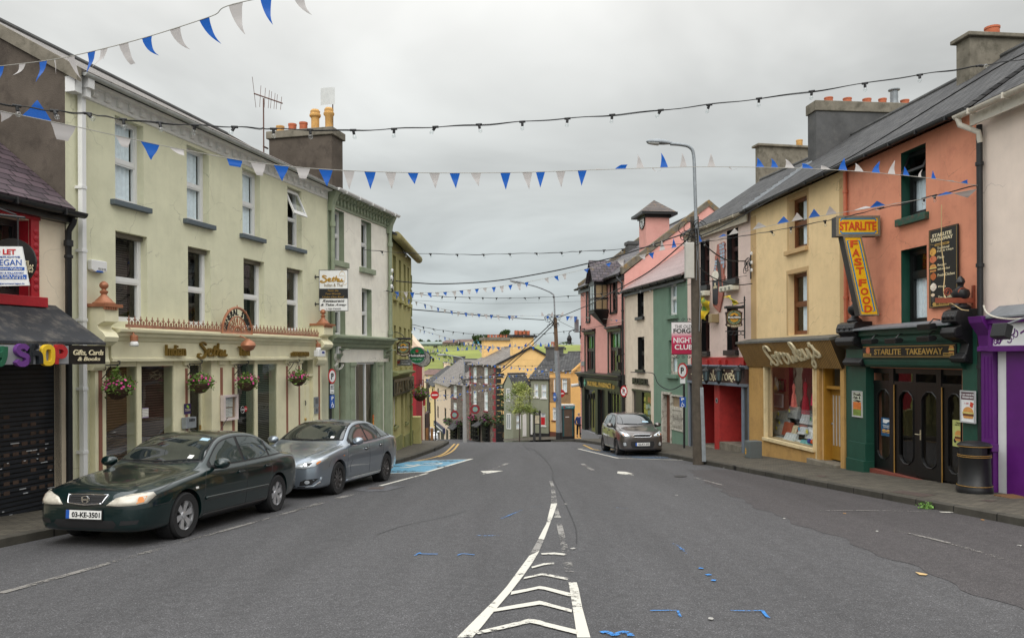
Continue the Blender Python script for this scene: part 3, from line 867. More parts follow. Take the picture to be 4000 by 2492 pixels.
def along(o,us):
 for u in us:c=o.copy();link(c,o.parent);c.location.x+=u
nb=int((uE-.3)/.31)
pr=[(-.03,zc0+.09),(-.06,zc0+.08),(-.085,zc0+.11),(-.08,zc0+.16),(-.06,zc0+.19),(-.075,zc0+.24),(-.12,zc0+.27),(-.155,zc0+.28),(-.16,zc0+.84*h),(-.03,zc0+.84*h)]
along(G().prs([(a,min(b,zc0+.84*h))for a,b in pr],.255,.385,'x').put('cornice_bracket',Mwp,cor),[i*(uE-.45)/nb for i in rg(1,nb)])
gtr(tB,mat('pale_gutter',sR(168,170,166),.6,.15,5),.1,uE,-.3,zc1+.03,.06,bks=0)
cur=[(0,.85,1,0)]
for i,r in en(up):
 wnd(tB,r,.2,Mpv,.5,.055,mat('slate_blue_paint',sR(84,94,100),.6,.1),.13,.1,ctn=cur if i<3 else[(0,.5,1,0)],otp=(i==3),pj=.1)
for i,r in en(lo):
 wnd(tB,r,.2,Mpv,.47,.055,None,room=Mbl)
 bx('lintel',Mcm,tB,r[0]+.004,r[1]-.004,.1,.2,r[3]-.09,r[3]-.004)
u=F.U('Z2',575,500)
g=G();g.box(u-.045,u+.045,-.14,-.05,-.5,zc0-.05);g.box(u-.05,u+.05,-.24,-.05,zc0-.05,zc0+.12);g.box(u-.07,u+.07,-.3,-.12,zc0+.1,zc1)
for zz in(-0,1,2.1,3.3,4.5,5.6):g.box(u-.065,u+.055,-.15,-0,zz,zz+.05)
g.put('downpipe',Mpv,tB)
Mck=mat('cream_joinery',sR(228,222,188),.5,.06,3,.12,20,stk=.08,dirt=sR(196,186,150),dsc=1.4,damt=.3)
Mcp=mat('copper_paint',sR(168,112,82),.45,.15,6,mtl=.35)
Mbn=mat('brown_stripe',sR(140,92,74),.6,.08)
pl=-.12
def ux(z_,x,y_,o_=pl):return F.U(z_,x,y_,o_)
zg=lambda u:F.g(u)
g=G()
colsx=[('Z3',705,785),('Z3',1015,1047),('Z3',1285,1405),('Z3',1565,1755),('Z6',232,260),('Z6',445,680),('Z6',785,866)]
for z_,a,b in colsx:
 g.box(ux(z_,a,500),ux(z_,b,500),pl,.2,-1.4,zf0+.02)
for z_,a,b,hh in(('Z3',785,1015,.5),('Z3',1047,1285,.5),('Z3',1755,1885,.5),('Z6',65,232,.5),('Z6',260,445,.5)):
 a,b=ux(z_,a,500),ux(z_,b,500)
 g.box(a,b,pl+.01,.18,-1.4,F.g((a+b)/2)+hh);g.box(a,b,pl+.01,.15,zf0-.1,zf0)
g.put('shopfront',Mck,tB,bev=.006)
def paneQ(t,F,z_,a,b,za,zb,o_,m,name='shop_pane',room=None,rd=.25):
 a,b=F.U(z_,a,500,o_),F.U(z_,b,500,o_)
 p=G().quad((a,o_,za),(b,o_,za),(b,o_,zb),(a,o_,zb)).put(name,m,t)
 if room:G().quad((a,o_+rd,za),(b,o_+rd,za),(b,o_+rd,zb),(a,o_+rd,zb)).put('blind',room,p)
 return p
for z_,a,b,rm in(('Z3',783,1017,M_blindw),('Z3',1045,1287,M_blindw),('Z3',1753,1890,Mbl),('Z6',63,234,Mbl),('Z6',258,447,Mbl)):
 paneQ(tB,F,z_,a,b,-1,zf0,-.085,Msg,room=rm,rd=.2)
a,b=ux('Z3',1403,500),ux('Z3',1567,500)
d=G();d.box(a,a+.06,.1,.16,-1,zf0);d.box(b-.1,b,.1,.16,-1,zf0);d.box(a+.06,b-.1,.1,.16,-1,F.g(a)+.35);d.box(a+.06,b-.1,.1,.16,zf0-.1,zf0)
dd=d.put('door',Mck,tB)
G().quad((a,.14,-1),(b,.14,-1),(b,.14,zf0),(a,.14,zf0)).put('pane',Msg,dd)
bx('handle',Mgo,dd,b-.15,b-.13,.06,.1,F.g(a)+.9,F.g(a)+1.25)
a,b=ux('Z6',678,500),ux('Z6',787,500)
zt_=F.z('Z6',700,290,0)
d=G();d.box(a,b,-.02,.03,-1.3,zt_)
for x0,x1 in((.1,.46),(.54,.9)):
 for z0_,z1_ in((.12,.36),(.44,.9)):
  hh=zt_-F.g(a);d.box(a+(b-a)*x0,a+(b-a)*x1,-.035,-.015,F.g(a)+hh*z0_,F.g(a)+hh*z1_)
dd=d.put('door',Mck,tB,bev=.004)
bx('transom',Mck,dd,a,b,pl,.1,zt_,zt_+.06)
G().quad((a,.05,zt_),(b,.05,zt_),(b,.05,zf0),(a,.05,zf0)).put('fanlight',Msg,dd)
k=G();kx=F.Z('Z6',699,600,-.04)
k.tub(sm2([(kx[0],-.07,F.z('Z6',699,520,-.04)),(kx[0]+.02,-.08,F.z('Z6',699,540,-.04)),(kx[0],-.08,F.z('Z6',699,565,-.04))],4),.014,6);k.put('knocker',Mbp,dd)
kx=F.Z('Z6',708,697,-.04);G().lth([(.01,-.06),(.035,-.055),(.035,-.03),(.015,0)],(kx[0],-.02,kx[1]),12,'y').put('handle',Mgo,dd,smo=1)
for z_,a,b in(('Z3',735,760),('Z3',1375,1391),('Z3',1633,1650),('Z3',1720,1736),('Z6',535,550),('Z6',652,664),('Z6',839,853)):
 a,b=ux(z_,a,500,pl-.02),ux(z_,b,500,pl-.02)
 bx('pilaster_stripe',Mbn,tB,a,b,pl-.012,pl+.01,F.g(a)+.1,zf0-.16)
for z_,a,b in(('Z3',710,783),('Z3',1362,1408),('Z3',1618,1662),('Z3',1705,1752),('Z6',520,565),('Z6',635,680)):
 a,b=ux(z_,a,500,pl-.02),ux(z_,b,500,pl-.02)
 G().box(a-.02,b+.02,pl-.05,pl,zf0-.09,zf0-.03).box(a-.04,b+.04,pl-.075,pl,zf0-.035,zf0).put('pilaster_capital',Mck,tB,bev=.006)
fy=-.22
fu0,fu1=ux('Z2',822,1250,fy),F.U('Z5',585,1200,fy)
g=G()
hz=zf1-zf0
g.prs([(0,zf0),(fy-.02,zf0),(fy-.025,zf0+.05),(fy,zf0+.07),(fy,zf0+.62*hz),(fy-.03,zf0+.66*hz),(fy-.06,zf0+.74*hz),(fy-.12,zf0+.8*hz),(fy-.13,zf0+.88*hz),(fy-.2,zf0+.93*hz),(fy-.21,zf1),(0,zf1+.06)],fu0,fu1,'x')
fa=g.put('fascia',Mck,tB)
zt0,zt1=F.z('Z2',1210,1305,fy),F.z('Z2',1210,1222,fy)
a=F.Z('Z5',325,1210,fy);b=F.Z('Z5',497,1210,fy)
M_olg=mat('dull_gold',sR(122,98,40),.5,.1,8,mtl=.3)
for w_,a_,b_,c_,d_ in(('Indian',F.U('Z2',1205,1260,fy),F.U('Z2',1350,1260,fy),zt0,zt1),('Thai',F.U('Z2',1745,1260,fy),F.U('Z2',1824,1260,fy),zt0,zt1),('t.066-9765430',a[0],b[0],F.z('Z5',330,1240,fy),F.z('Z5',330,1192,fy))):text(fa,w_,a_,b_,c_,d_,fy-.035,M_olg,.05,bold=.012)
SETHU=[[(.27,.86),(.22,.97),(.12,.99),(.1,.86),(.2,.68),(.26,.5),(.22,.28),(.1,.18),(0,.26),(.03,.4),(.1,.38)],[(.34,.42),(.42,.5),(.43,.62),(.37,.64),(.33,.5),(.35,.34),(.43,.3),(.5,.38)],[(.5,.38),(.56,.62),(.585,.85)],[(.585,.85),(.53,.5),(.54,.33),(.6,.33)],[(.49,.64),(.65,.66)],[(.62,.3),(.66,.6),(.7,.98)],[(.65,.5),(.72,.62),(.76,.56),(.73,.36),(.77,.3),(.82,.38)],[(.82,.63),(.8,.42),(.84,.31),(.9,.4),(.935,.63)],[(.935,.63),(.915,.4),(.95,.3),(1,.38)]]
def sethu(g,u0,u1,z0,z1,y,d,w):
 for i,s_ in en(SETHU):
  g.skr([(u0+(u1-u0)*a,z0+(z1-z0)*b)for a,b in s_],(lambda t:w*(.55+.8*sin(pi*t))),y-d-.001*i,y-.001*i,5)
g=G();sethu(g,F.U('Z2',1452,1260,fy),F.U('Z2',1662,1260,fy),F.z('Z2',1452,1345,fy),F.z('Z2',1452,1205,fy),fy-.01,.05,.038)
g.put('lettering',M_olg,fa)
for(z_,xl,xr,yt,ym)in(('Z2',697,800,935,1415),('Z5',600,690,930,1330)):
 a,b=F.U(z_,xl,1200,-.2),F.U(z_,xr,1200,-.2)
 if b-a<.3:b=a+.38
 zA,zB=F.z(z_,xl,ym,-.3),F.z(z_,xl,yt,-.4)
 H=zB-zA
 pr=[(0,zA),(-.16,zA),(-.2,zA+.05*H),(-.24,zA+.14*H),(-.21,zA+.2*H),(-.2,zA+.38*H),(-.3,zA+.4*H),(-.4,zA+.46*H),(-.43,zA+.53*H),(-.38,zA+.6*H),(-.28,zA+.66*H),(-.26,zA+.71*H),(-.34,zA+.75*H),(-.42,zA+.77*H),(-.42,zB),(0,zB)]
 c_=G().prs(pr,a,b,'x').put('console',Mck,tB,bev=.006)
 k=G();k.box(a-.05,b+.05,-.47,0,zB,zB+.055)
 for i in rg(6):k.box(a-.05+(b-a)*i/6,a-.01+(b-a)*i/6,-.455,-.43,zB-.05,zB)
 k.put('capping',Mcp,c_)
 m_=(a+b)/2
 G().lth([(.19,0),(.19,.02),(.15,.05),(.13,.08),(.06,.15),(.045,.18),(.065,.2),(.07,.23),(.04,.25),(.035,.27),(.07,.3),(.078,.34),(.06,.38),(.02,.41)],(m_+.02,-.24,zB+.055),18).put('finial',Mcp,c_,smo=40)
g=G();y_=fy-.1
a,b=fu0+.25,fu1-.02
g.box(a,b,y_-.01,y_+.01,zf1+.04,zf1+.1)
n=int((b-a)/.155)
for i in rg(n):
 u=a+(b-a)*(i+.5)/n
 g.ext([(u-.02,zf1+.1),(u+.02,zf1+.1),(u+.008,zf1+.16),(u+.05,zf1+.2),(u+.012,zf1+.195),(u,zf1+.26),(u-.012,zf1+.195),(u-.05,zf1+.2),(u-.008,zf1+.16)],y_-.008,y_+.008)
 g.ext([(u+.06,zf1+.1),(u+.09,zf1+.1),(u+.105,zf1+.15),(u+.075,zf1+.175),(u+.045,zf1+.15)],y_-.006,y_+.006)
g.put('cresting',mat('rusty_copper_paint',sR(142,100,80),.7,.3,8),tB)
uc,zc_=F.Z('Z2',1752,1140,y_);rr=(F.U('Z2',1858,1140,y_)-F.U('Z2',1640,1140,y_))/2;rr_z=F.z('Z2',1752,950,y_)-zc_
g=G()
arc=lambda k,n=24,a0=0,a1=pi:[(uc+rr*k*cos(a0+(a1-a0)*i/n),y_,zc_+rr_z*k*sin(a0+(a1-a0)*i/n))for i in rg(n+1)]
g.tub(arc(1),.03,6);g.tub(arc(.66),.018,6);g.tub(arc(.28),.02,6);g.tub([(uc-rr,y_,zc_),(uc+rr,y_,zc_)],.025,6)
for i in rg(1,10):
 t_=pi*i/10;g.tub([(uc+rr*.2*cos(t_),y_,zc_+rr_z*.2*sin(t_)),(uc+rr*.64*cos(t_),y_,zc_+rr_z*.64*sin(t_))],.011,5)
for i in rg(7):
 t_=pi*(i+.5)/7;g.tub([(uc+rr*(.5+.1*cos(j))*cos(t_+.1*sin(j)),y_,zc_+rr_z*(.5+.1*cos(j))*sin(t_+.1*sin(j)))for j in[k*pi/4 for k in rg(9)]],.009,5)
for i in rg(5):
 t_=pi*(i+.5)/5;g.tub([(uc+rr*cos(t_),y_,zc_+rr_z*sin(t_)),(uc+rr*1.12*cos(t_),y_,zc_+rr_z*1.12*sin(t_))],[.02,.004],5)
wh=g.put('arched_ironwork',Mcp,tB,smo=50)
g=G()
for i,ch in en('GENERAL STORE'):
 if ch==' ':continue
 t_=pi*(.93-.86*i/12);vs_,fs=txm(ch,0,.01)
 x0=sum(p[0]for p in vs_)/len(vs_)
 out=[]
 for p in vs_:
  x,z=(p[0]-x0)*.17,(p[1]-.35)*.2
  rot=t_-pi/2
  out.append((uc+rr*.83*cos(t_)+x*cos(rot)-z*sin(rot),y_-(p[2])*.02,zc_+rr_z*.83*sin(t_)+x*sin(rot)+z*cos(rot)))
 g.add(out,fs)
g.put('lettering',Mbk,wh)
for z_,x,y1_,y2_,kind in(('Z2',990,1150,1235,0),('Z5',612,1110,1185,0),('Z2',1832,1185,1270,1)):
 o_=fy-(.2 if kind==0 else .42)
 u,zt_=F.Z(z_,x,y1_,o_);zb_=F.z(z_,x,y2_,o_)
 g=G();g.tub(sm2([(u-(0 if kind==0 else .25),fy,zt_+.05),(u,fy-.1,zt_+.12),(u,o_,zt_)],4),.016,6)
 hh=zt_-zb_
 if kind==0:g.lth([(.045,0),(.07,-.02),(.07,-.5*hh),(.06,-.55*hh)],(u,o_,zt_),14)
 else:g.lth([(.02,.02),(.06,0),(.15,-.25*hh),(.17,-.5*hh),(.12,-.85*hh),(.03,-hh)],(u,o_,zt_),16)
 l_=g.put('sign_lamp',Mcp,tB,smo=40)
 if kind==0:G().lth([(.06,-.55*hh),(.085,-.9*hh),(.06,-hh),(0,-hh)],(u,o_,zt_),14).put('bulb',mat('frosted_bulb',sR(225,225,222),.25,0),l_,smo=1)
y_c=.75
uc=F.U('Z4',1070,700,y_c)
zt_=F.z('Z4',1070,425,y_c)
chm(tB,uc,y_c,zc1-.3,zt_,.8,2.2,Mrn,.07,.24,capm=Mcm,pots=[(.5,.92,.13,.28,M_buff,0),(.5,.72,.13,.32,Mtr,0),(.5,.54,.13,.34,Mtr,0),(.5,.35,.16,.72,M_buff,1),(.5,.13,.15,.74,M_buff,1)])
au,ay=uc-.06,y_c+2.35
base=F.w(au,ay,zt_-1)
t=thg('television_aerial','rusty television aerial on a mast strapped to the large dark chimney','aerial',base,F.rz)
zt2=F.z('Z4',505,190,ay)-(zt_-1)
G().tub([(0,0,-.1),(0,0,zt2)],.022,8).put('mast',mat('rusty_steel',sR(96,66,56),.8,.3,20),t)
g=G()
bA=Ve((-.06,.3,zt2+.16));bB=Ve((.05,-.65,zt2-.2))
g.tub([bA,bB],.022,6)
for i,f_ in en((0,.22,.38,.52,.6,.72,.8,.95)):
 p=bA.lerp(bB,f_);hh=.42-.2*f_
 g.tub([p+Ve((.04 if i else-.1,0,hh*(1.2 if i==0 else .9))),p-Ve((.04 if i else-.1,0,hh))],.008,5)
g.put('elements',MATS['rusty_steel'],t)
g=G();
for zz in(.1,.5):g.box(-.02,.25,-.02,.02,zz,zz+.04)
g.put('bracket',MATS['rusty_steel'],t)
dl=F.w(uc+.45,y_c+.25,zt_+.3)
t=thg('mesh_antenna','small white grid antenna beside the tall buff chimney pots','antenna',dl,F.rz)
g=G();g.grid(6,10,lambda s_,v_:(-.06+.15*(s_-.5)**2,-.16+.5*s_,.55+.55*v_));g.put('grid',mat('pale_mesh',sR(200,202,200),.6),t)
G().tub([(.05,-.05,-.3),(.05,-.05,.8)],.02,6).put('mast',MATS['rusty_steel'],t)
r=F.rct('Z2',672,785,592,684,-.08)
t=F.th('alarm_box','white burglar alarm box with a blue lens on the green wall','alarm box',(r[0]+r[1])/2,0,(r[2]+r[3])/2)
w_,h_=(r[1]-r[0])/2,(r[3]-r[2])/2
G().prs([(-w_,-h_*.6),(-w_*.5,-h_*.9),(w_*.5,-h_*.9),(w_,-h_*.6),(w_,h_*.85),(w_*.9,h_),(-w_*.9,h_),(-w_,h_*.85)],-.1,-.002,'y').put('cover',Mpv,t,bev=.012)
G().prs([(-w_*.5,-h_*.92),(w_*.5,-h_*.92),(w_*.35,-h_*.66),(-w_*.35,-h_*.66)],-.105,-.03,'y').put('lens',Mbu,t)
text(t,'1850 500 900',-w_*.2,w_*.8,-.06,-.02,-.103,mat('grey_print',sR(150,150,150)),.003)
r=F.rct('Z3',1645,1750,272,462,pl-.08)
t=F.th('menu_case','glazed white menu case hung on the cream shopfront','menu case',r[0],pl-.02,r[2])
w_,h_=r[1]-r[0],r[3]-r[2]
g=G();g.box(0,.05,-.1,0,0,h_);g.box(w_-.05,w_,-.1,0,0,h_);g.box(.05,w_-.05,-.1,0,0,.05);g.box(.05,w_-.05,-.1,0,h_-.05,h_);g.put('frame',mat('pale_pink_paint',sR(214,200,196)),t)
G().quad((.05,-.03,.05),(w_-.05,-.03,.05),(w_-.05,-.03,h_-.05),(.05,-.03,h_-.05)).put('backing',mat('tan_cork',sR(150,122,98),.9),t)
pp=G()
for a_,b_,c_,d_ in((.15,.75,.52,.88),(.17,.73,.12,.48)):pp.box(w_*a_,w_*b_,-.036,-.033,h_*c_,h_*d_)
M_print=bkm('printed_lines',sR(225,222,214),sR(215,212,204),sR(150,148,142),.5,.03,.006,'xz',1,.8,0,var=.05)
pp.put('menu_sheet',M_print,t)
G().quad((.05,-.08,.05),(w_-.05,-.08,.05),(w_-.05,-.08,h_-.05),(.05,-.08,h_-.05)).put('pane',Mgl,t)
def pla(name,lbl,cat,F,r,off,m,th=.012,grp=None,draw=None,bev=0):
 """thin board on a front, local x along the front, origin at its lower left corner"""
 t=F.th(name,lbl,cat,r[0],off,r[2],grp)
 w_,h_=r[1]-r[0],r[3]-r[2]
 G().box(0,w_,-th,0,0,h_).put('board',m,t,bev=bev)
 if draw:draw(t,w_,h_,-th)
 return t
def d_(t,w,h,y):
 text(t,'Restaurant',w*.1,w*.9,h*.42,h*.5,y,Mcr,.003);text(t,'recommended',w*.1,w*.9,h*.3,h*.38,y,Mcr,.003)
 G().disc((w*.45,y-.002,h*.75),w*.14).disc((w*.6,y-.003,h*.65),w*.12).put('emblem',mat('lime_print',sR(150,190,60)),t)
pla('plaque','small dark purple plaque on the cream pilaster by the restaurant door','plaque',F,F.rct('Z3',1363,1410,335,412,pl-.03),pl-.015,mat('deep_purple',sR(52,40,84)),draw=d_)
def d_(t,w,h,y):
 g=G()
 for i in rg(4):g.box(w*(.3+.14*i),w*(.36+.14*i),-.131,-.12,h*.62,h*.86)
 g.put('slots',Mbk,t);G().disc((w*.7,-.134,h*.4),.012).put('lock',Mgv,t)
pla('cigarette_bin','steel wall mounted cigarette bin by the restaurant door','bin',F,F.rct('Z3',1365,1440,437,520,pl-.1),pl-.015,Mgv,.12,draw=d_,bev=.01)
def d_(t,w,h,y):
 g=G()
 for i in rg(5):g.box(w*.2,w*.8,y-.006,y,h*(.35+.11*i),h*(.42+.11*i))
 g.put('buttons',mat('dark_steel',sR(90,92,92),.4),t)
pla('intercom','brushed steel intercom panel beside the cream panelled door','intercom',F,F.rct('Z6',789,827,488,585,pl),pl-.002,Mgv,.03,draw=d_)
pla('intercom','small square steel keypad under the intercom panel','keypad',F,F.rct('Z6',793,826,590,645,pl),pl-.002,Mgv,.03,draw=lambda t,w,h,y:bx('keys',MATS['dark_steel'],t,w*.3,w*.7,y-.005,y,h*.3,h*.8))
def d_(t,w,h,y):
 G().box(w*.04,w*.96,y-.002,y,h*.92,h*.995).box(w*.04,w*.96,y-.002,y,h*.005,h*.08).put('border',mat('mauve_print',sR(120,100,150)),t)
pla('notice','white paper notice with purple edging stuck inside the restaurant window','notice',F,F.rct('Z3',1049,1096,367,440,-.09),-.088,M_print,.004,draw=d_)
t=thg('open_sign','round black OPEN sign in the restaurant window','sign',F.w(*((lambda a:(a[0],-.1,a[1]))(F.Z('Z3',1790,378,-.1)))),F.rz)
G().lth([(.085,0),(.085,.008)],(0,0,0),24,'y').put('disc',Mbk,t)
g=G();g.tub([(.078*cos(i*pi/16),-.004,.078*sin(i*pi/16))for i in rg(33)],.004,5);adt(g,'OPEN',-.06,.06,-.02,.02,-.006,.006);g.put('lettering',Mwb,t)
t=thg('sticker','round red sticker beside the OPEN sign in the window','sticker',F.w(*((lambda a:(a[0],-.1,a[1]))(F.Z('Z3',1815,372,-.1)))),F.rz)
G().lth([(.065,0),(.065,.004)],(0,0,0),20,'y').put('disc',Mrd,t);text(t,'066',-.04,.04,-.02,.02,-.005,Mwb,.002)
r=F.rct('Z5',585,655,1180,1240,-.4)
t=pla('security_light','white junction box with stickers beside the right hand console','junction box',F,r,-.35,Mpv,.14,draw=lambda t,w,h,y:G().box(w*.5,w*.85,y-.003,y,h*.45,h*.85).put('sticker',mat('navy_print',sR(60,70,130)),t),bev=.01)
for lab,z_,xb,xc,yc_,tall,seed in(('flower basket of tall green leaves and pink blooms at the left end of the restaurant','Z3',748,868,232,1,3),('pink flower basket between the brown blind windows and the restaurant door','Z3',1383,1478,195,0,4),('pink flower basket over the menu case','Z3',1727,1822,185,0,5),('compact pink flower basket by the panelled cream door','Z6',542,642,318,0,6)):
 ub=F.U(z_,xb,yc_,pl);o_=ofp(F,ub,z_,xc,yc_)
 bsk(lab,F,ub,o_,F.z(z_,xc,yc_,o_),.21,seed=seed,tall=tall)
# white house with green trim
u0c,u1c=uE,F.U('Z5',1302,500)
M_wh=pls('off_white_plaster',sR(234,227,212),.1,dirt=sR(206,198,182),damt=.3)
Msa=mat('sage_green_paint',sR(142,152,128),.6,.12,3,.15,20,stk=.15,dirt=sR(112,122,100),dsc=2,damt=.4)
r1=F.rct('Z4',1087,1176,1110,1640);zb1=F.z('Z5',763,292);r1=(r1[0],r1[1],zb1,r1[3])
r2=(F.U('Z5',1037,300),F.U('Z5',1136,300),r1[2],r1[3])
zq1=F.z('Z5',1043,568);zq0=F.z('Z5',1048,1048)
r3=(F.U('Z5',765,900),F.U('Z5',880,900),zq0,zq1);r4=(F.U('Z5',1043,800),F.U('Z5',1139,800),zq0,zq1)
zs1=F.z('Z5',840,1300,-.1)
tC=hou('white_townhouse','white three storey townhouse with sage green cornice and shopfront',F,u0c,u1c,zc1+.02,7.5,M_wh,[(*r,.28)for r in(r1,r2,r3,r4)]+[(F.U('Z6',1030,600),F.U('Z6',1445,600),-1.45,zs1+.02,.3)],zb=-2,gab=(yr,ridge(u1c)-.1))
roof(tC,Mst,u0c,u1c+.1,-.26,zc1+.02,yr,(zrE-.1,ridge(u1c)-.05),7.5)
gtr(tC,Mpv,u0c+0,u1c+.15,-.34,zc1+.05,.075)
g=G();g.prs([(0,zc0-.12),(-.04,zc0-.12),(-.05,zc0),(-.05,zc0+.5*h),(-.15,zc0+.6*h),(-.18,zc0+.85*h),(-.27,zc0+.9*h),(-.27,zc1),(0,zc1)],u0c+.3,u1c,'x')
cc=g.put('cornice',Msa,tC)
pr=[(-.05,zc0-.02),(-.08,zc0-.04),(-.11,zc0),(-.09,zc0+.08),(-.1,zc0+.14),(-.2,zc0+.2),(-.235,zc0+.84*h),(-.05,zc0+.84*h)]
along(G().prs(pr,u0c+.45,u0c+.55,'x').put('cornice_bracket',Msa,cc),[i*(u1c-u0c-.5)/17 for i in rg(1,17)])
for r in(r1,r2):wnd(tC,r,.22,Mpv,.52,.055,Msa,.16,.16,pj=.1)
for r in(r3,r4):wnd(tC,r,.22,Mpv,.5,.055,None)
rvl(tC,(r1,r2,r3,r4),Msa)
for u,nm in((u0c+.14,0),(u1c-.05,1)):
 g=G();g.tub([(u,-.1,F.g(u)+(2.6 if nm==0 else .05)),(u,-.1,zc0-.1)],.065,10)
 for zz in(.55,2.1,3.6):g.tub([(u,-.1,zc1-zz-.5),(u,-.1,zc1-zz-.35)],.09,10)
 g.prs([(-.02,zc0-.3),(-.12,zc0-.3),(-.17,zc0),(-.25,zc0+.16),(-.3,zc1-.02),(-.02,zc1-.02)],u-.12,u+.12,'x')
 g.put('downpipe',Msa,tC,smo=40)
bx('corner_strip',Msa,tC,u0c+.01,u0c+.27,-.02,0,F.g(u0c),zc0-.05)
sy=-.1
zk1,zk0=F.z('Z5',805,1035,-.45),F.z('Z5',805,1165,-.2)
a_,b_=F.U('Z5',748,1090,-.3),F.U('Z5',1392,1100,-.45)
g=G();H=zk1-zk0
g.prs([(0,zk0),(-.12,zk0),(-.14,zk0+.15*H),(-.22,zk0+.2*H),(-.24,zk0+.45*H),(-.32,zk0+.52*H),(-.36,zk0+.78*H),(-.46,zk0+.84*H),(-.47,zk1),(0,zk1+.07)],a_,b_,'x').put('shopfront_cornice',Msa,tC)
bx('fascia',M_wh,tC,F.U('Z5',838,1200,sy),F.U('Z5',1282,1200,sy),sy,0,zs1,zk0)
for x0,x1 in((812,872),(1282,1346)):
 a_,b_=F.U('Z5',x0,1200,-.2),F.U('Z5',x1,1200,-.2)
 b_=min(b_,a_+.34);zA=F.z('Z5',x0,1262,-.2)
 G().prs([(0,zA),(-.1,zA),(-.2,zA+.12),(-.16,zA+.2),(-.3,zA+.3),(-.42,zk0-.03),(-.42,zk0),(0,zk0)],a_,b_,'x').put('console',Msa,tC,bev=.012)
g=G();uw=lambda x,o=sy:F.U('Z6',x,600,o)
for x0,x1 in((985,1034),(1095,1176),(1386,1442),(1480,1535)):
 g.box(uw(x0),uw(x1),sy,.1,-2,zs1)
for x0,x1 in((1138,1180),(1405,1440)):
 g.box(uw(x0)-.03,uw(x1)+.03,sy-.06,0,zs1-.12,zs1);g.box(uw(x0),uw(x1),sy-.03,0,-2,zs1-.1)
zrs=F.z('Z6',1385,808,sy)
g.box(uw(1176),uw(1386),sy-.03,.1,-2,zrs-.02);g.box(uw(1100),uw(1535),sy-.05,.06,-2,F.g(u1c)+.25)
g.put('shopfront',Msa,tC,bev=.008)
g=G()
a_,b_=uw(1176,0),uw(1388,0);fw=.07;m_=uw(1276,0)
for x0,x1,z0_,z1_ in((a_,a_+fw,zrs,zs1),(b_-fw,b_,zrs,zs1),(m_-.04,m_+.04,zrs,zs1),(a_+fw,b_-fw,zrs,zrs+fw),(a_+fw,b_-fw,zs1-fw,zs1)):
 if x0==a_+fw:
  g.box(a_+fw,m_-.04,-.02,.05,z0_,z1_);g.box(m_+.04,b_-fw,-.02,.05,z0_,z1_)
 else:g.box(x0,x1,-.02,.05,z0_,z1_)
sw=g.put('shop_window',Mpv,tC)
G().quad((a_,.01,zrs),(b_,.01,zrs),(b_,.01,zs1),(a_,.01,zs1)).put('pane',Msg,sw)
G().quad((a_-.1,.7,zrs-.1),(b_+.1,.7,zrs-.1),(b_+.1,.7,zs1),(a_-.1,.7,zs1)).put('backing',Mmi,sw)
d0,d1=uw(1033,.1),uw(1097,.1)
zd=F.z('Z6',1040,398,.1)
dr_=G().box(d0,d1,.1,.15,-2,zd).put('door',mat('brown_door',sR(120,70,42),.5,.15,4,stk=.2),tC)
G().box(d0,d1,.08,.15,zd,zd+.05).put('transom',mat('brown_door',()),dr_)
G().quad((d0,.13,zd+.05),(d1,.13,zd+.05),(d1,.13,zs1),(d0,.13,zs1)).put('fanlight',Msg,dr_)
def d_(t,w,h,y):
 bx('band',Mrd,t,w*.05,w*.95,y-.003,y,h*.72,h*.97);text(t,'SALE',w*.12,w*.88,h*.42,h*.56,y,Mbb,.003);text(t,'50',w*.2,w*.8,h*.76,h*.92,y-.003,Mcr,.003)
pla('poster','orange and white sticker poster low in the white house shop window','poster',F,F.rct('Z6',1349,1381,655,772,0),0,mat('orange_print',sR(224,140,50)),.004,draw=d_)
# olive pub
pD=F.w(u1c,0,0);FD=Fac((pD.x,pD.y),(pD.x-.02,pD.y+7.2))
F2=FD
uD1=F2.u('Z5',1533)
Mol=pls('olive_plaster',sR(170,164,98),.14,dirt=sR(140,136,74),damt=.3)
Mod=mat('dark_olive_trim',sR(122,126,78),.7,.15,3,.1,20,stk=.2)
uu=[(1350,1379),(1407,1429),(1454,1474),(1491,1508)]
zt2=F2.z('Z5',1350,236);zb2=F2.z('Z5',1360,655)
upd=[(F2.U('Z5',a,450),F2.U('Z5',b,450),zb2,zt2)for a,b in uu]
zt3=F2.z('Z5',1358,933);zb3=F2.z('Z5',1370,1352)
lod=[(F2.U('Z5',a,1100),F2.U('Z5',b,1100),zb3,zt3)for a,b in((1358,1381),(1410,1433),(1458,1478),(1499,1514))]
zeD=F2.z('Z5',1310,62)
zgf=F2.z('Z6',1550,430)
gw=[(F2.U('Z6',1549,600),F2.U('Z6',1579,600),F2.z('Z6',1550,770),zgf),(F2.U('Z6',1618,700),F2.U('Z6',1642,700),-1.9,zgf+.05),(F2.U('Z6',1655,700),F2.U('Z6',1676,700),F2.z('Z6',1655,735),zgf)]
tD=hou('olive_pub','olive yellow corner pub with narrow windows and moulded eaves',F2,0,uD1,zeD,6,Mol,[(*r,.3)for r in upd+lod+gw],zb=-3,gab=(3.2,zeD+1.6))
roof(tD,Mst,-.05,uD1+.15,-.3,zeD,3.2,zeD+1.7,6)
G().tub([(-.02,-.3,zeD-.02),(uD1+.25,-.3,zeD-.02)],.16,10).put('gutter',mat('mossy_gutter',sR(136,128,84),.8,.3,6),tD,smo=1)
for r in upd+lod:wnd(tD,r,.22,Mod,.5,.05,Mol,.1,.14,pj=.12)
for r in(gw[0],gw[2]):wnd(tD,r,.14,Mpv,.6,.05,Mod,.05,.1)
dd=G().box(gw[1][0],gw[1][1],.25,.3,-2,zgf).put('door',mat('dark_olive_door',sR(60,58,38),.6),tD)
g=G()
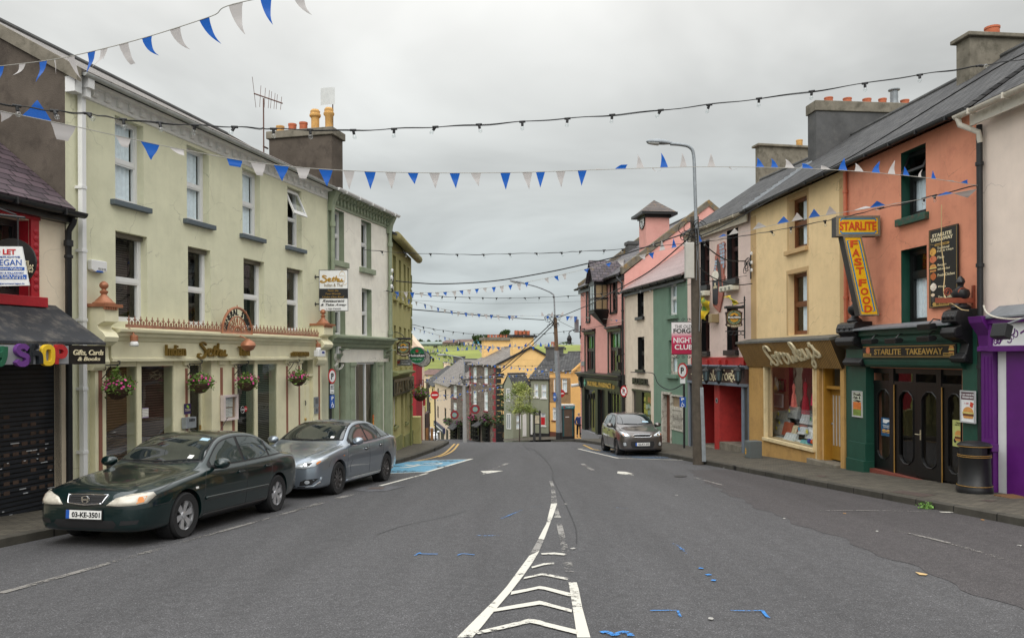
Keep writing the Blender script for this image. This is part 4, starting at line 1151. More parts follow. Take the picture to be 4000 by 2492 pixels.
for e_ in(0,1):
 for i in rg(16):
  z_=-1+i*.62;w_=.34 if i%2 else .22
  a_=0 if e_==0 else uD1-w_
  if z_<zeD-.8 and z_>.8:g.box(a_+(.03 if e_==0 else 0),a_+w_,-.035,0,z_,z_+.52)
g.put('quoin',Mod,tD,bev=.01)
za,zb_=F2.z('Z6',1550,298,-.2),F2.z('Z6',1550,270,-.35)
g=G();a_,b_=.03,F2.U('Z6',1745,280,-.3)
g.prs([(0,za-.75),(-.08,za-.75),(-.1,za),(-.34,za+.06),(-.36,zb_),(0,zb_+.1)],a_,min(b_,uD1-.1),'x');fa=g.put('fascia',Mod,tD)
a_,b_=.2,uD1-.5
bx('name_board',Mbb,fa,a_,b_,-.16,-.1,za-.68,za-.1)
text(fa,'FALVEYS',a_+.4,b_-.4,za-.6,za-.2,-.165,mat('dark_gold',sR(90,80,56)),.03)
G().box(0,gw[1][0]-.03,-.06,0,-3,F2.g(1)+.45).box(gw[1][1]+.03,uD1+.02,-.06,0,-3,F2.g(4)+.45).put('plinth',Mod,tD)
pipe(tD,Mod,F2.U('Z6',1688,700),-.1,-2.4,za-.8,.05)
G().box(uD1-.05,uD1+.5,-.35,.3,F2.g(uD1)-.4,F2.g(uD1)+1.15).put('pedestal',Mol,tD,bev=.02)
ub=F2.U('Z6',1672,500);
bsk('purple flower basket trailing from the olive pub wall',F2,ub,-.55,F2.z('Z6',1688,520,-.55),.28,Mpp,seed=9)
# gift shop at the left edge
FA=FB
F=FB
M_apric=pls('apricot_plaster',sR(232,214,184),.06,dirt=sR(214,192,160),damt=.25)
M_redp=mat('red_gloss_paint',sR(172,32,44),.4,.15,4,.25,20)
za=F.z('Z2',480,262)
wr=F.rct('Z2',-260,205,268,868)
wr=(wr[0],F.U('Z2',212,500),F.z('Z2',205,868),F.z('Z2',205,305))
s0_,s1_=F.U('Z3',-500,600),F.U('Z3',442,600)
zsh=F.z('Z3',300,20)
tA=hou('gift_shop','apricot gift shop with plum slate roof, red window surround and black awning',F,-7.5,-.02,za,6,M_apric,[(*wr,.3),(s0_,s1_,-.6,zsh,.12)],zb=-.8,gab=(3,za+2.55))
roof(tA,M_slatep,-7.5,-.03,-.2,za+.02,3,za+2.6,6)
gtr(tA,Mbp,-7.5,.12,-.27,za+.02,.085)
G().box(-7.5,.03,-.17,0,za-.16,za-.02).box(-7.5,.05,-.2,0,za-.06,za-.01).put('eaves_board',Mbt,tA)
pu=F.U('Z2',506,500,-.1)
g=G();g.tub([(pu,-.22,za-.08),(pu,-.2,za-.16),(pu,-.1,za-.3),(pu,-.1,-.5)],.05,10);g.tub([(pu,-.1,za-.55),(pu,-.1,za-.45)],.075,10);g.tub([(pu,-.1,za-.75),(pu,-.1,za-.7)],.07,10);g.put('downpipe',Mbp,tA,smo=40)
g=G();a_,b_,c_,d2=wr;e_=F.U('Z2',272,500)-b_
g.box(b_,b_+e_,-.05,0,c_,d2+.02);g.box(a_-e_,b_+e_+.02,-.06,0,d2+.02,d2+.28);g.box(a_-e_,a_,-.05,0,c_,d2+.02)
g.box(a_-e_-.1,b_+e_+.08,-.14,.1,c_-.16,c_);g.quad((b_-.003,0,c_),(b_-.003,.29,c_),(b_-.003,.29,d2),(b_-.003,0,d2))
for i in rg(9):g.lth([(0,-.07),(.05,-.06),(.055,-.05)],(b_+e_*.6,0,c_+.15+i*(d2-c_-.2)/9),8,'y')
g.put('window_surround',M_redp,tA,bev=.006)
wnd(tA,wr,.24,Mbt,.5,.07,None,mull=1)
ay=-1
zA1=F.z('Z2',500,962);zA0=F.z('Z2',600,1222,ay);zAb=F.z('Z2',600,1366,ay)
ua1=F.U('Z2',782,1290,ay);ua0=-7
ub1=min(F.U('Z2',508,965,0),ua1)
M_felt=mat('cracked_black_felt',sR(44,46,50),.8,.2,3,.4,20,dirt=sR(112,106,98),dsc=4.2,damt=.55)
aw=G().hxa([(ua0,ay,zA0),(ua1,ay,zA0),(ub1,-.01,zA1),(ua0,-.01,zA1)],[(ua0,ay,zA0+.04),(ua1,ay,zA0+.04),(ub1,-.01,zA1+.05),(ua0,-.01,zA1+.05)]).put('awning',M_felt,tA)
G().box(ua0,ua1-0,ay+.01,ay+.05,zAb,zA0-.01).box(ua1-.05,ua1-.01,ay+.05,-.02,zAb,zA0-.01).put('awning_board',Mbb,aw)
us=F.U('Z2',502,1290,ay)
G().box(ua0,us,ay-.012,ay+.01,zAb+.01,zA0-.02).put('grey_board',mat('grey_board_paint',sR(150,150,152),.6,.2,3,dirt=sR(110,110,112),dsc=3),aw)
zl,zh=F.z('Z2',300,1366,ay-.05),F.z('Z2',300,1232,ay-.05)
LET={'S':[(.85,.82),(.6,.97),(.25,.93),(.15,.72),(.4,.55),(.75,.45),(.85,.22),(.6,.03),(.25,.05),(.08,.2)],'h':[(.12,.02),(.15,.5),(.25,.95),(.6,.98),(.4,.9)],'h2':[(.2,.55),(.5,.62),(.75,.55),(.82,.3),(.82,.02)],'O':[(.5,.96),(.2,.85),(.12,.5),(.2,.12),(.5,.04),(.8,.12),(.88,.5),(.8,.85)],'P':[(.18,0),(.2,.5),(.2,.96)],'P2':[(.2,.95),(.6,.96),(.85,.75),(.75,.5),(.5,.44),(.2,.48)],'Y':[(.1,.95),(.2,.6),(.5,.5),(.8,.6),(.9,.95)],'Y2':[(.9,.95),(.85,.4),(.6,.05),(.2,.1)],'T':[(.1,.92),(.9,.92)],'T2':[(.5,.92),(.5,.03)]}
for ks,x0,x1,col in((('S',),112,215,sR(104,56,130)),(('h','h2'),207,312,sR(28,34,40)),(('O',),303,398,sR(226,186,40)),(('P','P2'),392,490,sR(176,40,44)),(('Y','Y2'),-60,42,sR(30,92,66)),(('O',),-160,-65,sR(176,40,44)),(('T','T2'),-262,-168,sR(40,70,150))):
 a_,b_=F.U('Z2',x0,1300,ay-.05),F.U('Z2',x1,1300,ay-.05)
 g=G()
 for j,k in en(ks):g.skr([(a_+(b_-a_)*p[0],zl+(zh-zl)*p[1])for p in LET[k]],.075,ay-.075-.004*j,ay-.012,5,cls=(k=='O'))
 g.put('letter',mat('letter_paint_%d_%d'%(x0%97,int(col[0]*99)),col,.45,.1,8),aw,bev=.006)
y_=ay
text(aw,'Gifts, Cards',F.U('Z2',540,1280,y_),F.U('Z2',762,1280,y_),F.z('Z2',540,1305,y_),F.z('Z2',540,1258,y_),y_,Mcr,.01,shear=.25,bold=.012)
text(aw,'& Books',F.U('Z2',572,1330,y_),F.U('Z2',738,1330,y_),F.z('Z2',572,1341,y_),F.z('Z2',572,1312,y_),y_,Mcr,.01,shear=.25,bold=.012)
M_shut=bkm('roller_shutter',sR(40,43,48),sR(34,37,42),sR(8,8,9),30,.075,.012,'xz',1,.45,1,var=.25)
sh=G().quad((s0_,.11,-.7),(s1_,.11,-.7),(s1_,.11,zsh),(s0_,.11,zsh)).put('roller_shutter',M_shut,tA)
g=G();rn=RN(5)
for _ in rg(46):
 u=s1_-.1-rn.random()*1.7;z=-.25+rn.random()*1.5;z=round(z/.075)*.075+.02;w_=.03+rn.random()**4*.25
 g.box(u,u+w_,.103,.109,z,z+.014)
g.put('chipped_paint',mat('bare_metal',sR(186,188,190)),sh)
g=G()
for i in rg(13):
 for j in rg(9):
  if rn.random()<.75:g.box(s1_-.15-i*.17,s1_-.04-i*.17,.104,.109,0+j*.15+.5,.06+j*.15+.5)
g.put('shutter_grating',mat('brick_seen_through',sR(74,58,48),.9,.4,2),sh)
bx('shutter_rail',Mbb,sh,s1_,s1_+.04,0,.1,-.7,zsh)
zbt,zbb=at('Z2',60,495,11.3).z,at('Z2',60,783,11.3).z
xr_=at('Z2',168,640,11.3).x
t=thg('letting_board','white estate agent board reading LET on a black bracket before the red window','sign board',(xr_-.62,11.3,zbb),radians(4))
hB=zbt-zbb
G().hxa([(0,0,-.02),(.68,0,0),(.68,.03,0),(0,.03,-.02)],[(0,0,hB),(.58,0,hB),(.58,.03,hB),(0,.03,hB)]).put('board',Mwb,t)
g=G();adt(g,'TO LET',.12,.5,hB*.79,hB*.93,-.002,.006,bold=.03);g.put('lettering',Mrd,t)
g=G();adt(g,'JEROME',.25,.56,hB*.695,hB*.75,-.002,.006);adt(g,"O'REGAN",.08,.58,hB*.51,hB*.67,-.002,.006);adt(g,'oregan@jeromeoregan.ie',.1,.62,hB*.02,hB*.07,-.002,.006);adt(g,'KILLORGLIN & KILLARNEY',.08,.61,hB*.3,hB*.34,-.002,.006)
g.put('lettering',Mbu,t)
G().box(.04,.62,-.004,0,hB*.385,hB*.47).box(.04,.65,-.0045,0,hB*.16,hB*.275).put('band',Mbu,t)
g=G();adt(g,'Auctioneer-Valuer',.1,.6,hB*.4,hB*.455,-.005,.006);adt(g,'066-9761200',.12,.6,hB*.225,hB*.268,-.005,.006);adt(g,'087-2833410',.12,.63,hB*.168,hB*.212,-.005,.006);g.put('lettering',Mwb,t)
g=G();g.tub([(-.5,.02,hB+.55),(.62,.02,hB+.42)],.02,6);g.tub([(.05,.02,hB),(.05,.02,hB+.5)],.012,5);g.tub([(.52,.02,hB),(.52,.02,hB+.43)],.012,5);g.tub([(-.5,.02,hB+.85),(.5,.02,hB+.46)],.012,5);g.put('bracket',Mbp,t)
t=thg('round_sign','round black hanging sign half hidden behind the letting board','sign',at('Z2',80,612,11.75),radians(4))
G().lth([(.36,0),(.36,.04)],(0,0,0),30,'y').put('disc',Mbb,t);text(t,'Elles',.18,.33,-.16,.02,-.002,Mcr,.004,shear=.3)
# right side fronts
def onR(px):
 r=ray(px,CY).x;Y=10.83/(r+.11);return(r*Y,Y)
FR_=Fac(onR(2935),onR(4100))
F=FR_
uH1=F.u('S',3310);uG1=F.u('S',3820);uF1=F.u('S',4000)+3.2
zE=F.z('Y8',1000,1100,-.3)
yR=3.4;zR=F.z('Y8',1480,665,yR)
M_yel=pls('yellow_plaster',sR(233,201,142),.1,dirt=sR(212,180,122),damt=.35)
Moc=pls('ochre_plaster',sR(186,142,66),.22,dirt=sR(140,104,54),damt=.45)
M_ora=pls('orange_plaster',sR(222,140,102),.14,dirt=sR(196,112,84),damt=.4)
M_fcr=pls('oatmeal_plaster',sR(230,211,194),.06)
Msn=pls('sand_band',sR(196,160,104),.1)
M_tim=mat('brown_timber',sR(112,66,34),.5,.2,5,.1,30)
Moi=mat('ochre_joinery',sR(160,116,36),.5,.12,3,.12,20,stk=.2)
Mdg=mat('bottle_green_paint',sR(26,72,58),.45,.15,3,.2,20,stk=.15,dirt=sR(90,52,50),dsc=6,damt=0)
Mor=mat('black_carved_wood',sR(24,24,26),.35,.25,10,.6,60)
wy1=F.rct('S',3080,3152,742,990)
wy1=(F.U('Y4',1212,100),F.U('Y4',1394,100),F.z('Y4',1215,205),F.z('Y8',345,1480))
wy2=F.rct('Y4',1205,1394,437,1032)
shp=F.rct('Y5',1004,1482,338,1024)
ub,ut=-.14,-.46
zb_,zt_=F.z('Y4',850,1338,ub),F.z('Y4',792,1114,ut)
dr=(F.U('Y5',1545,800),F.U('Y5',1752,800))
tH=hou('yellow_shop','yellow shop house with slanted brown ribbed fascia and dresses in its window',F,0,uH1,zE,7.5,M_yel,[(*wy1,.3),(*wy2,.3),(shp[0],shp[1],shp[2],zb_,.16),(dr[0],dr[1],-1,zb_,.35)],gab=(yR,zR-.05),zb=-2)
roof(tH,Mst,0,uH1,-.24,zE,yR,zR,7.5)
gtr(tH,Mbp,-.1,uH1,-.3,zE,.07)
for r,op in((wy1,0),(wy2,0)):
 wnd(tH,r,.24,M_tim,.5,.07,None,ctn=[(.3,1,1,0)])
a_,b_,c_,d2=wy1;G().box(a_-.14,b_+.06,-.1,.2,c_-.13,c_).put('sill',Msn,tH,bev=.01)
g=G();a_,b_,c_,d2=wy2
g.box(a_-.1,a_,-.006,0,c_,d2+.12);g.box(b_,b_+.09,-.006,0,c_,d2+.12);g.box(a_,b_,-.006,0,d2,d2+.12)
a_,b_,c_,d2=wy1;g.box(a_-.1,a_,-.006,0,c_,d2+.12);g.box(b_,b_+.09,-.006,0,c_,d2+.12);g.box(a_,b_,-.006,0,d2,d2+.12)
g.put('window_band',Msn,tH)
for a_,b_ in((0,.42),(uH1-.34,uH1-.01)):bx('painted_band',Msn,tH,a_,b_,-.008,0,zt_+.1,zE-.2)
g=G()
g.box(0,shp[0]-.08,-.09,-.002,-2,zb_);g.box(shp[0]-.08,shp[1]+.05,-.09,-.002,-2,shp[2]-.1);g.box(shp[1]+.2,dr[0],-.09,-.002,-2,zb_);g.box(dr[1],uH1-.01,-.09,-.002,-2,zb_)
g.put('lower_wall',Moc,tH)
M_crmf=mat('cream_frame',sR(222,202,158),.55,.1,4,.15,20,dirt=sR(170,146,104),dsc=5,damt=.4)
g=G();a_,b_,c_,d2=shp
g.box(a_-.08,a_,-.11,.1,c_,zb_);g.box(b_,b_+.05,-.11,.1,c_,zb_);g.box(a_-.12,b_+.08,-.15,.1,c_-.1,c_);g.box(b_+.05,b_+.2,-.06,.1,-1.5,zb_)
wf=g.put('shop_window',M_crmf,tH,bev=.006)
G().quad((a_,0,c_),(b_,0,c_),(b_,0,zb_),(a_,0,zb_)).put('pane',gsm('clear_shop_glass',(.95,.97,.97)),wf)
G().quad((a_-.3,1.1,c_-.1),(b_+.3,1.1,c_-.1),(b_+.3,1.1,zb_),(a_-.3,1.1,zb_)).put('backing',mat('grey_shop_back',sR(92,92,88),.9,.4,1.5),wf)
bx('display_floor',M_crmf,wf,a_-.2,b_+.2,.16,1.1,c_-.1,c_-.01)
M_rib=bkm('ribbed_brown_fascia',sR(158,122,66),sR(148,114,60),sR(56,42,24),.085,9,.012,'xz',1,.6,.8,offset=0,var=.15)
g=G().hxa([(0,ub,zb_),(uH1-.02,ub,zb_),(uH1-.02,-.09,zb_),(0,-.09,zb_)],[(-.12,ut,zt_),(uH1-.02,ut,zt_),(uH1-.02,0,zt_),(-.12,0,zt_)])
fH=g.put('fascia',M_rib,tH)
G().hxa([(-.15,ut-.03,zt_),(uH1-.02,ut-.03,zt_),(uH1-.02,-.002,zt_+.02),(-.15,-.002,zt_+.02)],[(-.15,ut-.03,zt_+.06),(uH1-.02,ut-.03,zt_+.06),(uH1-.02,-.002,zt_+.16),(-.15,-.002,zt_+.16)]).put('lead_top',mat('mossy_lead',sR(92,92,88),.7,.3,5,.3,20,dirt=sR(86,92,56),dsc=4),fH)
CROW=[[(1048,178),(1043,142),(1020,132),(1003,165),(1010,220),(1020,268),(998,304)],[(1018,262),(1042,306),(1070,292),(1066,248),(1046,218),(1086,222)],[(1084,222),(1096,192),(1104,190),(1098,235),(1101,300)],[(1100,245),(1118,202),(1134,194),(1139,212)],[(1166,195),(1145,228),(1148,280),(1168,291),(1188,256),(1184,212),(1164,198)],[(1184,215),(1197,203),(1203,235),(1208,274),(1224,274),(1237,222)],[(1237,222),(1243,264),(1260,262),(1268,212),(1263,186),(1282,200)],[(1278,205),(1290,150),(1280,106),(1262,104),(1270,170),(1284,242),(1303,262),(1318,240)],[(1304,226),(1330,204),(1334,176),(1316,170),(1306,205),(1316,248),(1340,252),(1358,215)],[(1352,152),(1356,205),(1370,240),(1390,222),(1400,156)],[(1400,148),(1408,205),(1420,268),(1412,318),(1391,326),(1386,300),(1412,258),(1446,210)],[(1444,92),(1444,112),(1434,136)],[(1446,210),(1462,172),(1456,120)],[(1456,118),(1468,165),(1490,198),(1490,224),(1466,229),(1452,212)]]
g=G();om=-.36
for i,s_ in en(CROW):
 pp=[F.Z('Y5',1250+(x-1250)*1.04,216+(y-210)*1.04,om)for x,y in s_]
 st=G().skr([(p[0],p[1])for p in pp],.06,0,.07,5)
 g.add([(x,om-.02+.002*i+y-(z-(zb_+zt_)/2)*.55,z)for x,y,z in st.v],st.f)
g.put('lettering',Mcr,fH)
dz1=F.z('Y5',1600,530,.2);dz2=F.z('Y5',1550,516,.1)
zg_=F.g((dr[0]+dr[1])/2)
d=G();d.box(dr[0],dr[0]+.1,.02,.3,-1,zb_);d.box(dr[1]-.06,dr[1],.02,.3,-1,zb_);d.box(dr[0]+.1,dr[1]-.06,.05,.3,dz2-.08,dz2)
df=d.put('door_frame',Moi,tH)
a_,b_=dr[0]+.1,dr[1]-.06;hd=dz2-.08-(zg_+.14)
d=G().box(a_,b_,.2,.25,zg_+.14,dz2-.08);
dd=d.put('door',Moi,tH)
k=G()
for i in rg(5):k.box(a_+.1+i*(b_-a_-.16)/5,a_+.1+i*(b_-a_-.16)/5+.055,.188,.2,zg_+.14+hd*.2,dz2-.08-hd*.09)
k.put('glass_slat',mat('frosted_slat',sR(176,172,164),.3,.1,3),dd)
G().quad((a_,.24,dz2),(b_,.24,dz2),(b_,.24,zb_),(a_,.24,zb_)).put('fanlight',Msg,dd)
G().lth([(.02,-.03),(.03,-.01),(.02,0)],(a_+.06,.2,zg_+1.1),10,'y').put('handle',Mgv,dd)
G().box(dr[0]-.5,dr[1]-.02,-.22,.3,-1,zg_+.1).put('step',Mcm,tH,bev=.02)
bx('air_vent',Moc,tH,F.U('Y5',1190,1130,-.1),F.U('Y5',1222,1130,-.1),-.1,-.08,F.z('Y5',1190,1150,-.1),F.z('Y5',1190,1118,-.1))
def dress(lbl,zx,zy,zy2,w0,w1,m,y):
 u,zt2=F.Z('Y5',zx,zy,y);zb2=F.z('Y5',zx,zy2,y)
 t=F.th('dress',lbl,'dress',u,y,zb2,'dresses hanging in the shop window')
 hh=zt2-zb2;rn=RN(int(zx));n=36
 prof=[(w1,0),(w1*.9,.15),(w1*.6,.5),(w0*.62,.62),(w0*.8,.75),(w0,.88),(w0*.35,1)]
 vs_=[]
 for r_,f_ in prof:
  for j in rg(n):
   a=2*pi*j/n;k=1+(.18*sin(j*2.6)if f_<.6 else .03*sin(j));vs_.append((r_*k*cos(a),r_*.35*k*sin(a),hh*f_))
 g=G();m_=len(prof);g.add(vs_,[(i*n+j,i*n+(j+1)%n,(i+1)*n+(j+1)%n,(i+1)*n+j)for i in rg(m_-1)for j in rg(n)])
 g.put('skirt',m,t,smo=1)
 G().tub([(0,0,hh),(0,0,hh+.1)],.008,6).put('hanger',Mgv,t)
dress('pale coral net dress hanging in the shop window',1262,500,728,.09,.16,mat('coral_net',sR(226,120,108),.8,.2,12),.4)
dress('dark red net dress hanging between the coral and pink ones',1375,480,800,.12,.2,mat('crimson_net',sR(160,22,44),.8,.25,12),.45)
dress('hot pink net dress hanging by the window edge',1462,485,715,.1,.16,mat('hot_pink_net',sR(228,52,96),.8,.2,12),.4)
dress('small green net dress in front of a framed picture',1130,470,560,.05,.11,mat('jade_net',sR(40,150,110),.8,.2,12),.9)
rn=RN(21)
PK=[('beige packet',sR(196,190,178)),('white pillow',sR(222,224,226)),('folded white linen',sR(208,214,214)),('pale blue blanket',sR(160,196,204)),('cream towel',sR(214,198,164)),('grey duvet bag',sR(170,174,172)),('red patterned cushion',sR(164,84,60)),('teal packet',sR(92,168,170)),('silver packet',sR(186,190,188))]
spots=[(1075,735,105,80,.7),(1185,735,95,115,.75),(1310,800,85,100,.6),(1400,810,75,90,.6),(1090,820,85,95,.6),(1060,920,90,100,.45),(1135,900,80,130,.4),(1210,905,60,90,.45),(1285,900,60,70,.5),(1360,900,90,110,.45),(1440,905,40,110,.5),(1050,995,70,40,.28),(1150,985,110,70,.25),(1220,1000,110,70,.28),(1290,950,60,70,.33),(1300,1020,120,60,.22),(1150,870,130,30,.5)]
seen={}
PKL=['beige boxed bedding with yellow price tag highest in the shop window','tall pale packet with yellow tag behind the pile of linen','plump white pillow bag under the dark red dress','white pillow bag with green tag under the pink dress','grey blanket pack with yellow tag near the window edge','beige pack with yellow tag low beside the window edge','cream and red patterned throw folded in the shop window','fluffy cream fleece in the shop window','red patterned packet in the middle of the linen pile','white packaged sheets with yellow tag','silver packet standing at the pillar end of the window','flat pale packet in the front corner of the window','folded white shirt packs along the front of the window','packet of folded linen with green tag on the window floor','small packet with a blue tag in the linen pile','pale teal folded towels on the window floor','dark bundle lying across the bedding packs']
PKC=[0,8,1,2,5,0,6,4,6,1,8,5,2,2,1,7,5]
for i,(x,y,w,hh,yo)in en(spots):
 r=F.rct('Y5',x,x+w,y,y+hh,yo)
 t=F.th('packaged_linen',PKL[i],'packet',r[0],yo,r[2]+rn.uniform(-.15,.15),'packets of linen in the shop window')
 nm,col=PK[PKC[i]]
 if i==16:col=sR(44,46,48)
 w_,h_=r[1]-r[0],r[3]-r[2]
 G().hxa([(0,0,0),(w_,0,0),(w_,.16,0),(0,.16,0)],[(.02,.1,h_),(w_-.02,.1,h_),(w_-.02,.2,h_),(.02,.2,h_)]).put('pack',mat('pack_'+nm.replace(' ','_')+('_dark'if i==16 else''),col,.35,.3,9,.5,12,dirt=tuple(c*.6 for c in col),dsc=7),t,bev=.025)
 if i in(0,1,4,5,9,3,13,14):
  G().box(w_*.3,w_*.3+.09,-.01,-.004,h_*.5,h_*.5+.1).put('price_tag',mat('tag_'+('yellow'if i in(0,1,4,5,9)else'green'if i!=14 else'cyan'),sR(236,226,60)if i in(0,1,4,5,9)else sR(60,190,110)if i!=14 else sR(70,170,210),.6,.05),t)
for lab,x,y,col in(('orange ball of wool on the window floor',1450,1070,sR(230,96,40)),('blue and yellow ball of wool beside the orange one',1415,1065,sR(60,60,150))):
 p=F.Z('Y5',x,y,.25);t=thg('ball_of_wool',lab,'wool ball',F.w(p[0],.25,p[1]),0)
 G().lth([(.07*sin(pi*i/10),-.07*cos(pi*i/10))for i in rg(11)],(0,0,0),18).put('ball',mat('wool_%d'%x,col,.9,.3,20,.8,60),t,smo=1)
r=F.rct('Y5',1058,1160,590,725,.8)
t=pla('framed_notice','white framed certificate hanging at the back of the shop window','picture',F,r,.8,Mwb,.02,draw=lambda t,w,h,y:G().box(w*.1,w*.9,y-.004,y,h*.1,h*.9).put('sheet',mat('grey_sheet',sR(170,172,166),.8),t))
r=F.rct('Y5',1072,1186,450,570,.95)
pla('framed_picture','brown framed picture high at the back of the shop window','picture',F,r,.95,mat('brown_picture_frame',sR(84,46,36),.6),.03,draw=lambda t,w,h,y:G().box(w*.12,w*.88,y-.004,y,h*.12,h*.88).put('sheet',mat('pale_green_sheet',sR(120,170,140),.8),t))
cy=ofp(F,.32,'Y8',545,1000,-1,5)
zct=F.z('Y8',545,742,cy)
chm(tH,-.26,cy,zE+.2,zct,.58,3.5,Msm,.05,.34,capm=Mcm,pots=[(.5,.17,.14,.2,Mtr,0),(.5,.36,.14,.2,Mtr,0),(.5,.56,.14,.2,Mtr,0),(.5,.72,.13,.22,Mtr,0),(.5,.95,.14,.2,Mtr,0)])
cw=G();cw.lth([(.15,0),(.12,.22),(.13,.26),(.12,.5),(.19,.52),(.19,.55),(.03,.6)],(.03,cy+3.5*.84,zct),14);cw.put('flue_cowl',Mgv,tH,smo=40)
g=G();nst=11;dz_=(zR-zE)/(yR+.24)
for i in rg(nst):
 y0_=-.2+i*(cy+.15)/nst;y1_=y0_+(cy+.15)/nst*1.02
 zz0,zz1=zE+(y0_+.24)*dz_+.075,zE+(y1_+.24)*dz_+.075
 g.hxa([(-.17,y0_,zz0),(.12,y0_,zz0),(.12,y1_,zz1),(-.17,y1_,zz1)],[(-.17,y0_,zz0+.1),(.12,y0_,zz0+.1),(.12,y1_,zz1+.05),(-.17,y1_,zz1+.05)])
g.put('lead_step_flashing',mat('lead_step_flashing',sR(150,155,160),.5,.2,6),tH)
wo1=F.rct('S',3519,3617,600,858)
wo2=F.rct('Y6',805,1061,452,1180)
zc_t=F.z('Y7',245,72,-.3);zdh=F.z('Y7',380,352,-.05)
ua,ub_=F.U('Y7',378,700,0),F.U('Y7',1056,700,0)
tG=hou('orange_takeaway','orange takeaway house with bottle green shopfront and black carved consoles',F,uH1,uG1,zE,7.5,M_ora,[(*wo1,.32),(*wo2,.32),(ua,ub_,-1,zdh,.3)],gab=(yR,zR-.05),zb=-2)
roof(tG,Mst,uH1,uG1,-.24,zE,yR,zR,7.5)
gtr(tG,Mbp,uH1,uG1+.05,-.3,zE,.07)
M_grn_s=mat('green_sill_paint',sR(30,80,66),.5,.2,5,.2,20,dirt=sR(132,60,56),dsc=9,damt=.5)
wnd(tG,wo1,.26,Mbt,.62,.08,M_grn_s,.1,.16,ctn=[(0,1,.62,0)],otp=True,pj=.1)
wnd(tG,wo2,.26,Mbt,.66,.08,None,ctn=[(0,1,.64,.02)])
rvl(tG,(wo1,wo2),Mdg,.25)
for i in rg(120):
 cu=uG1+.5-i*.04;cy=ofp(F,cu,'Y8',1680,500,-1,7)
 if F.z('Y8',1680,585,cy)<zE+(cy+.24)*(zR-zE)/(yR+.24)+.07:break
chm(tG,cu-.5,cy,zE+.3,F.z('Y8',1680,240,cy),.5,1.75,Mcm,.1,.1,capm=Mcm,pots=[(.5,.45,.17,.26,Mtr,0)])
pipe(tG,mat('orange_pipe',sR(196,112,80),.6,.15,5),uH1+.06,-.07,zc_t,zE-.1,.05)
pu=F.U('Y6',1588,600,-.08)
pipe(tG,Mbp,pu,-.09,-2,zE-.35,.055,collars=5)
g=G();p0=-.12
pl0,pl1=F.U('Y7',226,700,p0),F.U('Y7',345,700,p0)
pr0,pr1=F.U('Y7',1057,700,p0),F.U('Y7',1168,700,p0)
zlow=F.z('Y7',345,345,p0)
for a_,b_,zz1,zz2 in((pl0,pl1,F.z('Y7',228,888,p0),F.z('Y7',228,1012,p0)),(pr0,pr1,F.z('Y7',1057,900,p0),-2)):
 g.box(a_,b_,p0,.1,-2,zc_t-.05);g.box(a_-.01,b_+.03,p0-.04,.08,-2,zz1)
 if zz2>-2:g.box(a_-.02,b_+.05,p0-.1,.06,-2,zz2)
g.box(pr1,uG1-.02,-.05,.05,-2,zc_t+.1);g.box(uH1+.02,pl0,-.05,.05,-2,zc_t)
H=zc_t-zlow
zs1_,zs0_=F.z('Y7',322,192,-.27),F.z('Y7',322,280,-.27)
g.prs([(0,zlow),(-.16,zlow),(-.22,zlow+.06),(-.24,zlow+.14),(-.24,zs0_-.03),(-.26,zs0_-.02),(-.26,zs1_+.03),(-.3,zs1_+.1),(-.3,zs1_+.2),(-.36,zs1_+.24),(-.36,zs1_+.36),(-.44,zs1_+.42),(-.46,zc_t-.04),(0,zc_t+.05)],pl0+.1,pr0+.1,'x')
sG=g.put('shopfront',Mdg,tG,bev=.004)
G().hxa([(pl0+.05,-.5,zc_t-.04),(pr0+.1,-.5,zc_t-.04),(pr0+.1,0,zc_t+.05),(pl0+.05,0,zc_t+.05)],[(pl0+.05,-.5,zc_t+0),(pr0+.1,-.5,zc_t+0),(pr0+.1,0,zc_t+.1),(pl0+.05,0,zc_t+.1)]).put('lead_top',Mle,tG)
sb0,sb1=F.U('Y7',322,230,-.28),F.U('Y7',1012,230,-.28)
fs_=bx('name_board',Mbb,tG,sb0,sb1,-.29,-.262,zs0_,zs1_)
g=G();y_=-.292;wq=sb1-sb0;hq=zs1_-zs0_
adt(g,'STARLITE',F.U('Y7',411,230,-.28),F.U('Y7',608,230,-.28),zs0_+hq*.26,zs0_+hq*.72,y_,.008,bold=.02)
adt(g,'TAKEAWAY',F.U('Y7',642,230,-.28),F.U('Y7',918,230,-.28),zs0_+hq*.26,zs0_+hq*.72,y_,.008,bold=.02)
g.put('lettering',Mgo,fs_)
g=G()
for z_ in(zs0_+.025,zs1_-.035):g.box(sb0+.03,sb1-.03,y_-.004,y_,z_,z_+.012)
g.box(sb0+.05,sb0+.38,y_-.004,y_,zs0_+.05,zs0_+.11);g.box(sb1-.38,sb1-.05,y_-.004,y_,zs0_+.05,zs0_+.11);g.put('gold_line',Mgo,fs_)
g=G();adt(g,'066 9761296',sb0+.09,sb0+.34,zs0_+.065,zs0_+.095,y_-.005,.003);adt(g,'Established 1972',sb1-.36,sb1-.07,zs0_+.065,zs0_+.095,y_-.005,.003);g.put('lettering',Mbb,fs_)
M_pizza=mat('pizza_print',sR(206,120,80),.6,.1,8,dirt=sR(160,30,26),dsc=12,damt=.9)
M_bun=mat('burger_bun_print',sR(206,146,78),.6,.15,10)
M_patty=mat('burger_patty_print',sR(96,52,30),.6,.2,20)
M_salad=mat('salad_print',sR(206,190,110),.6,.2,20)
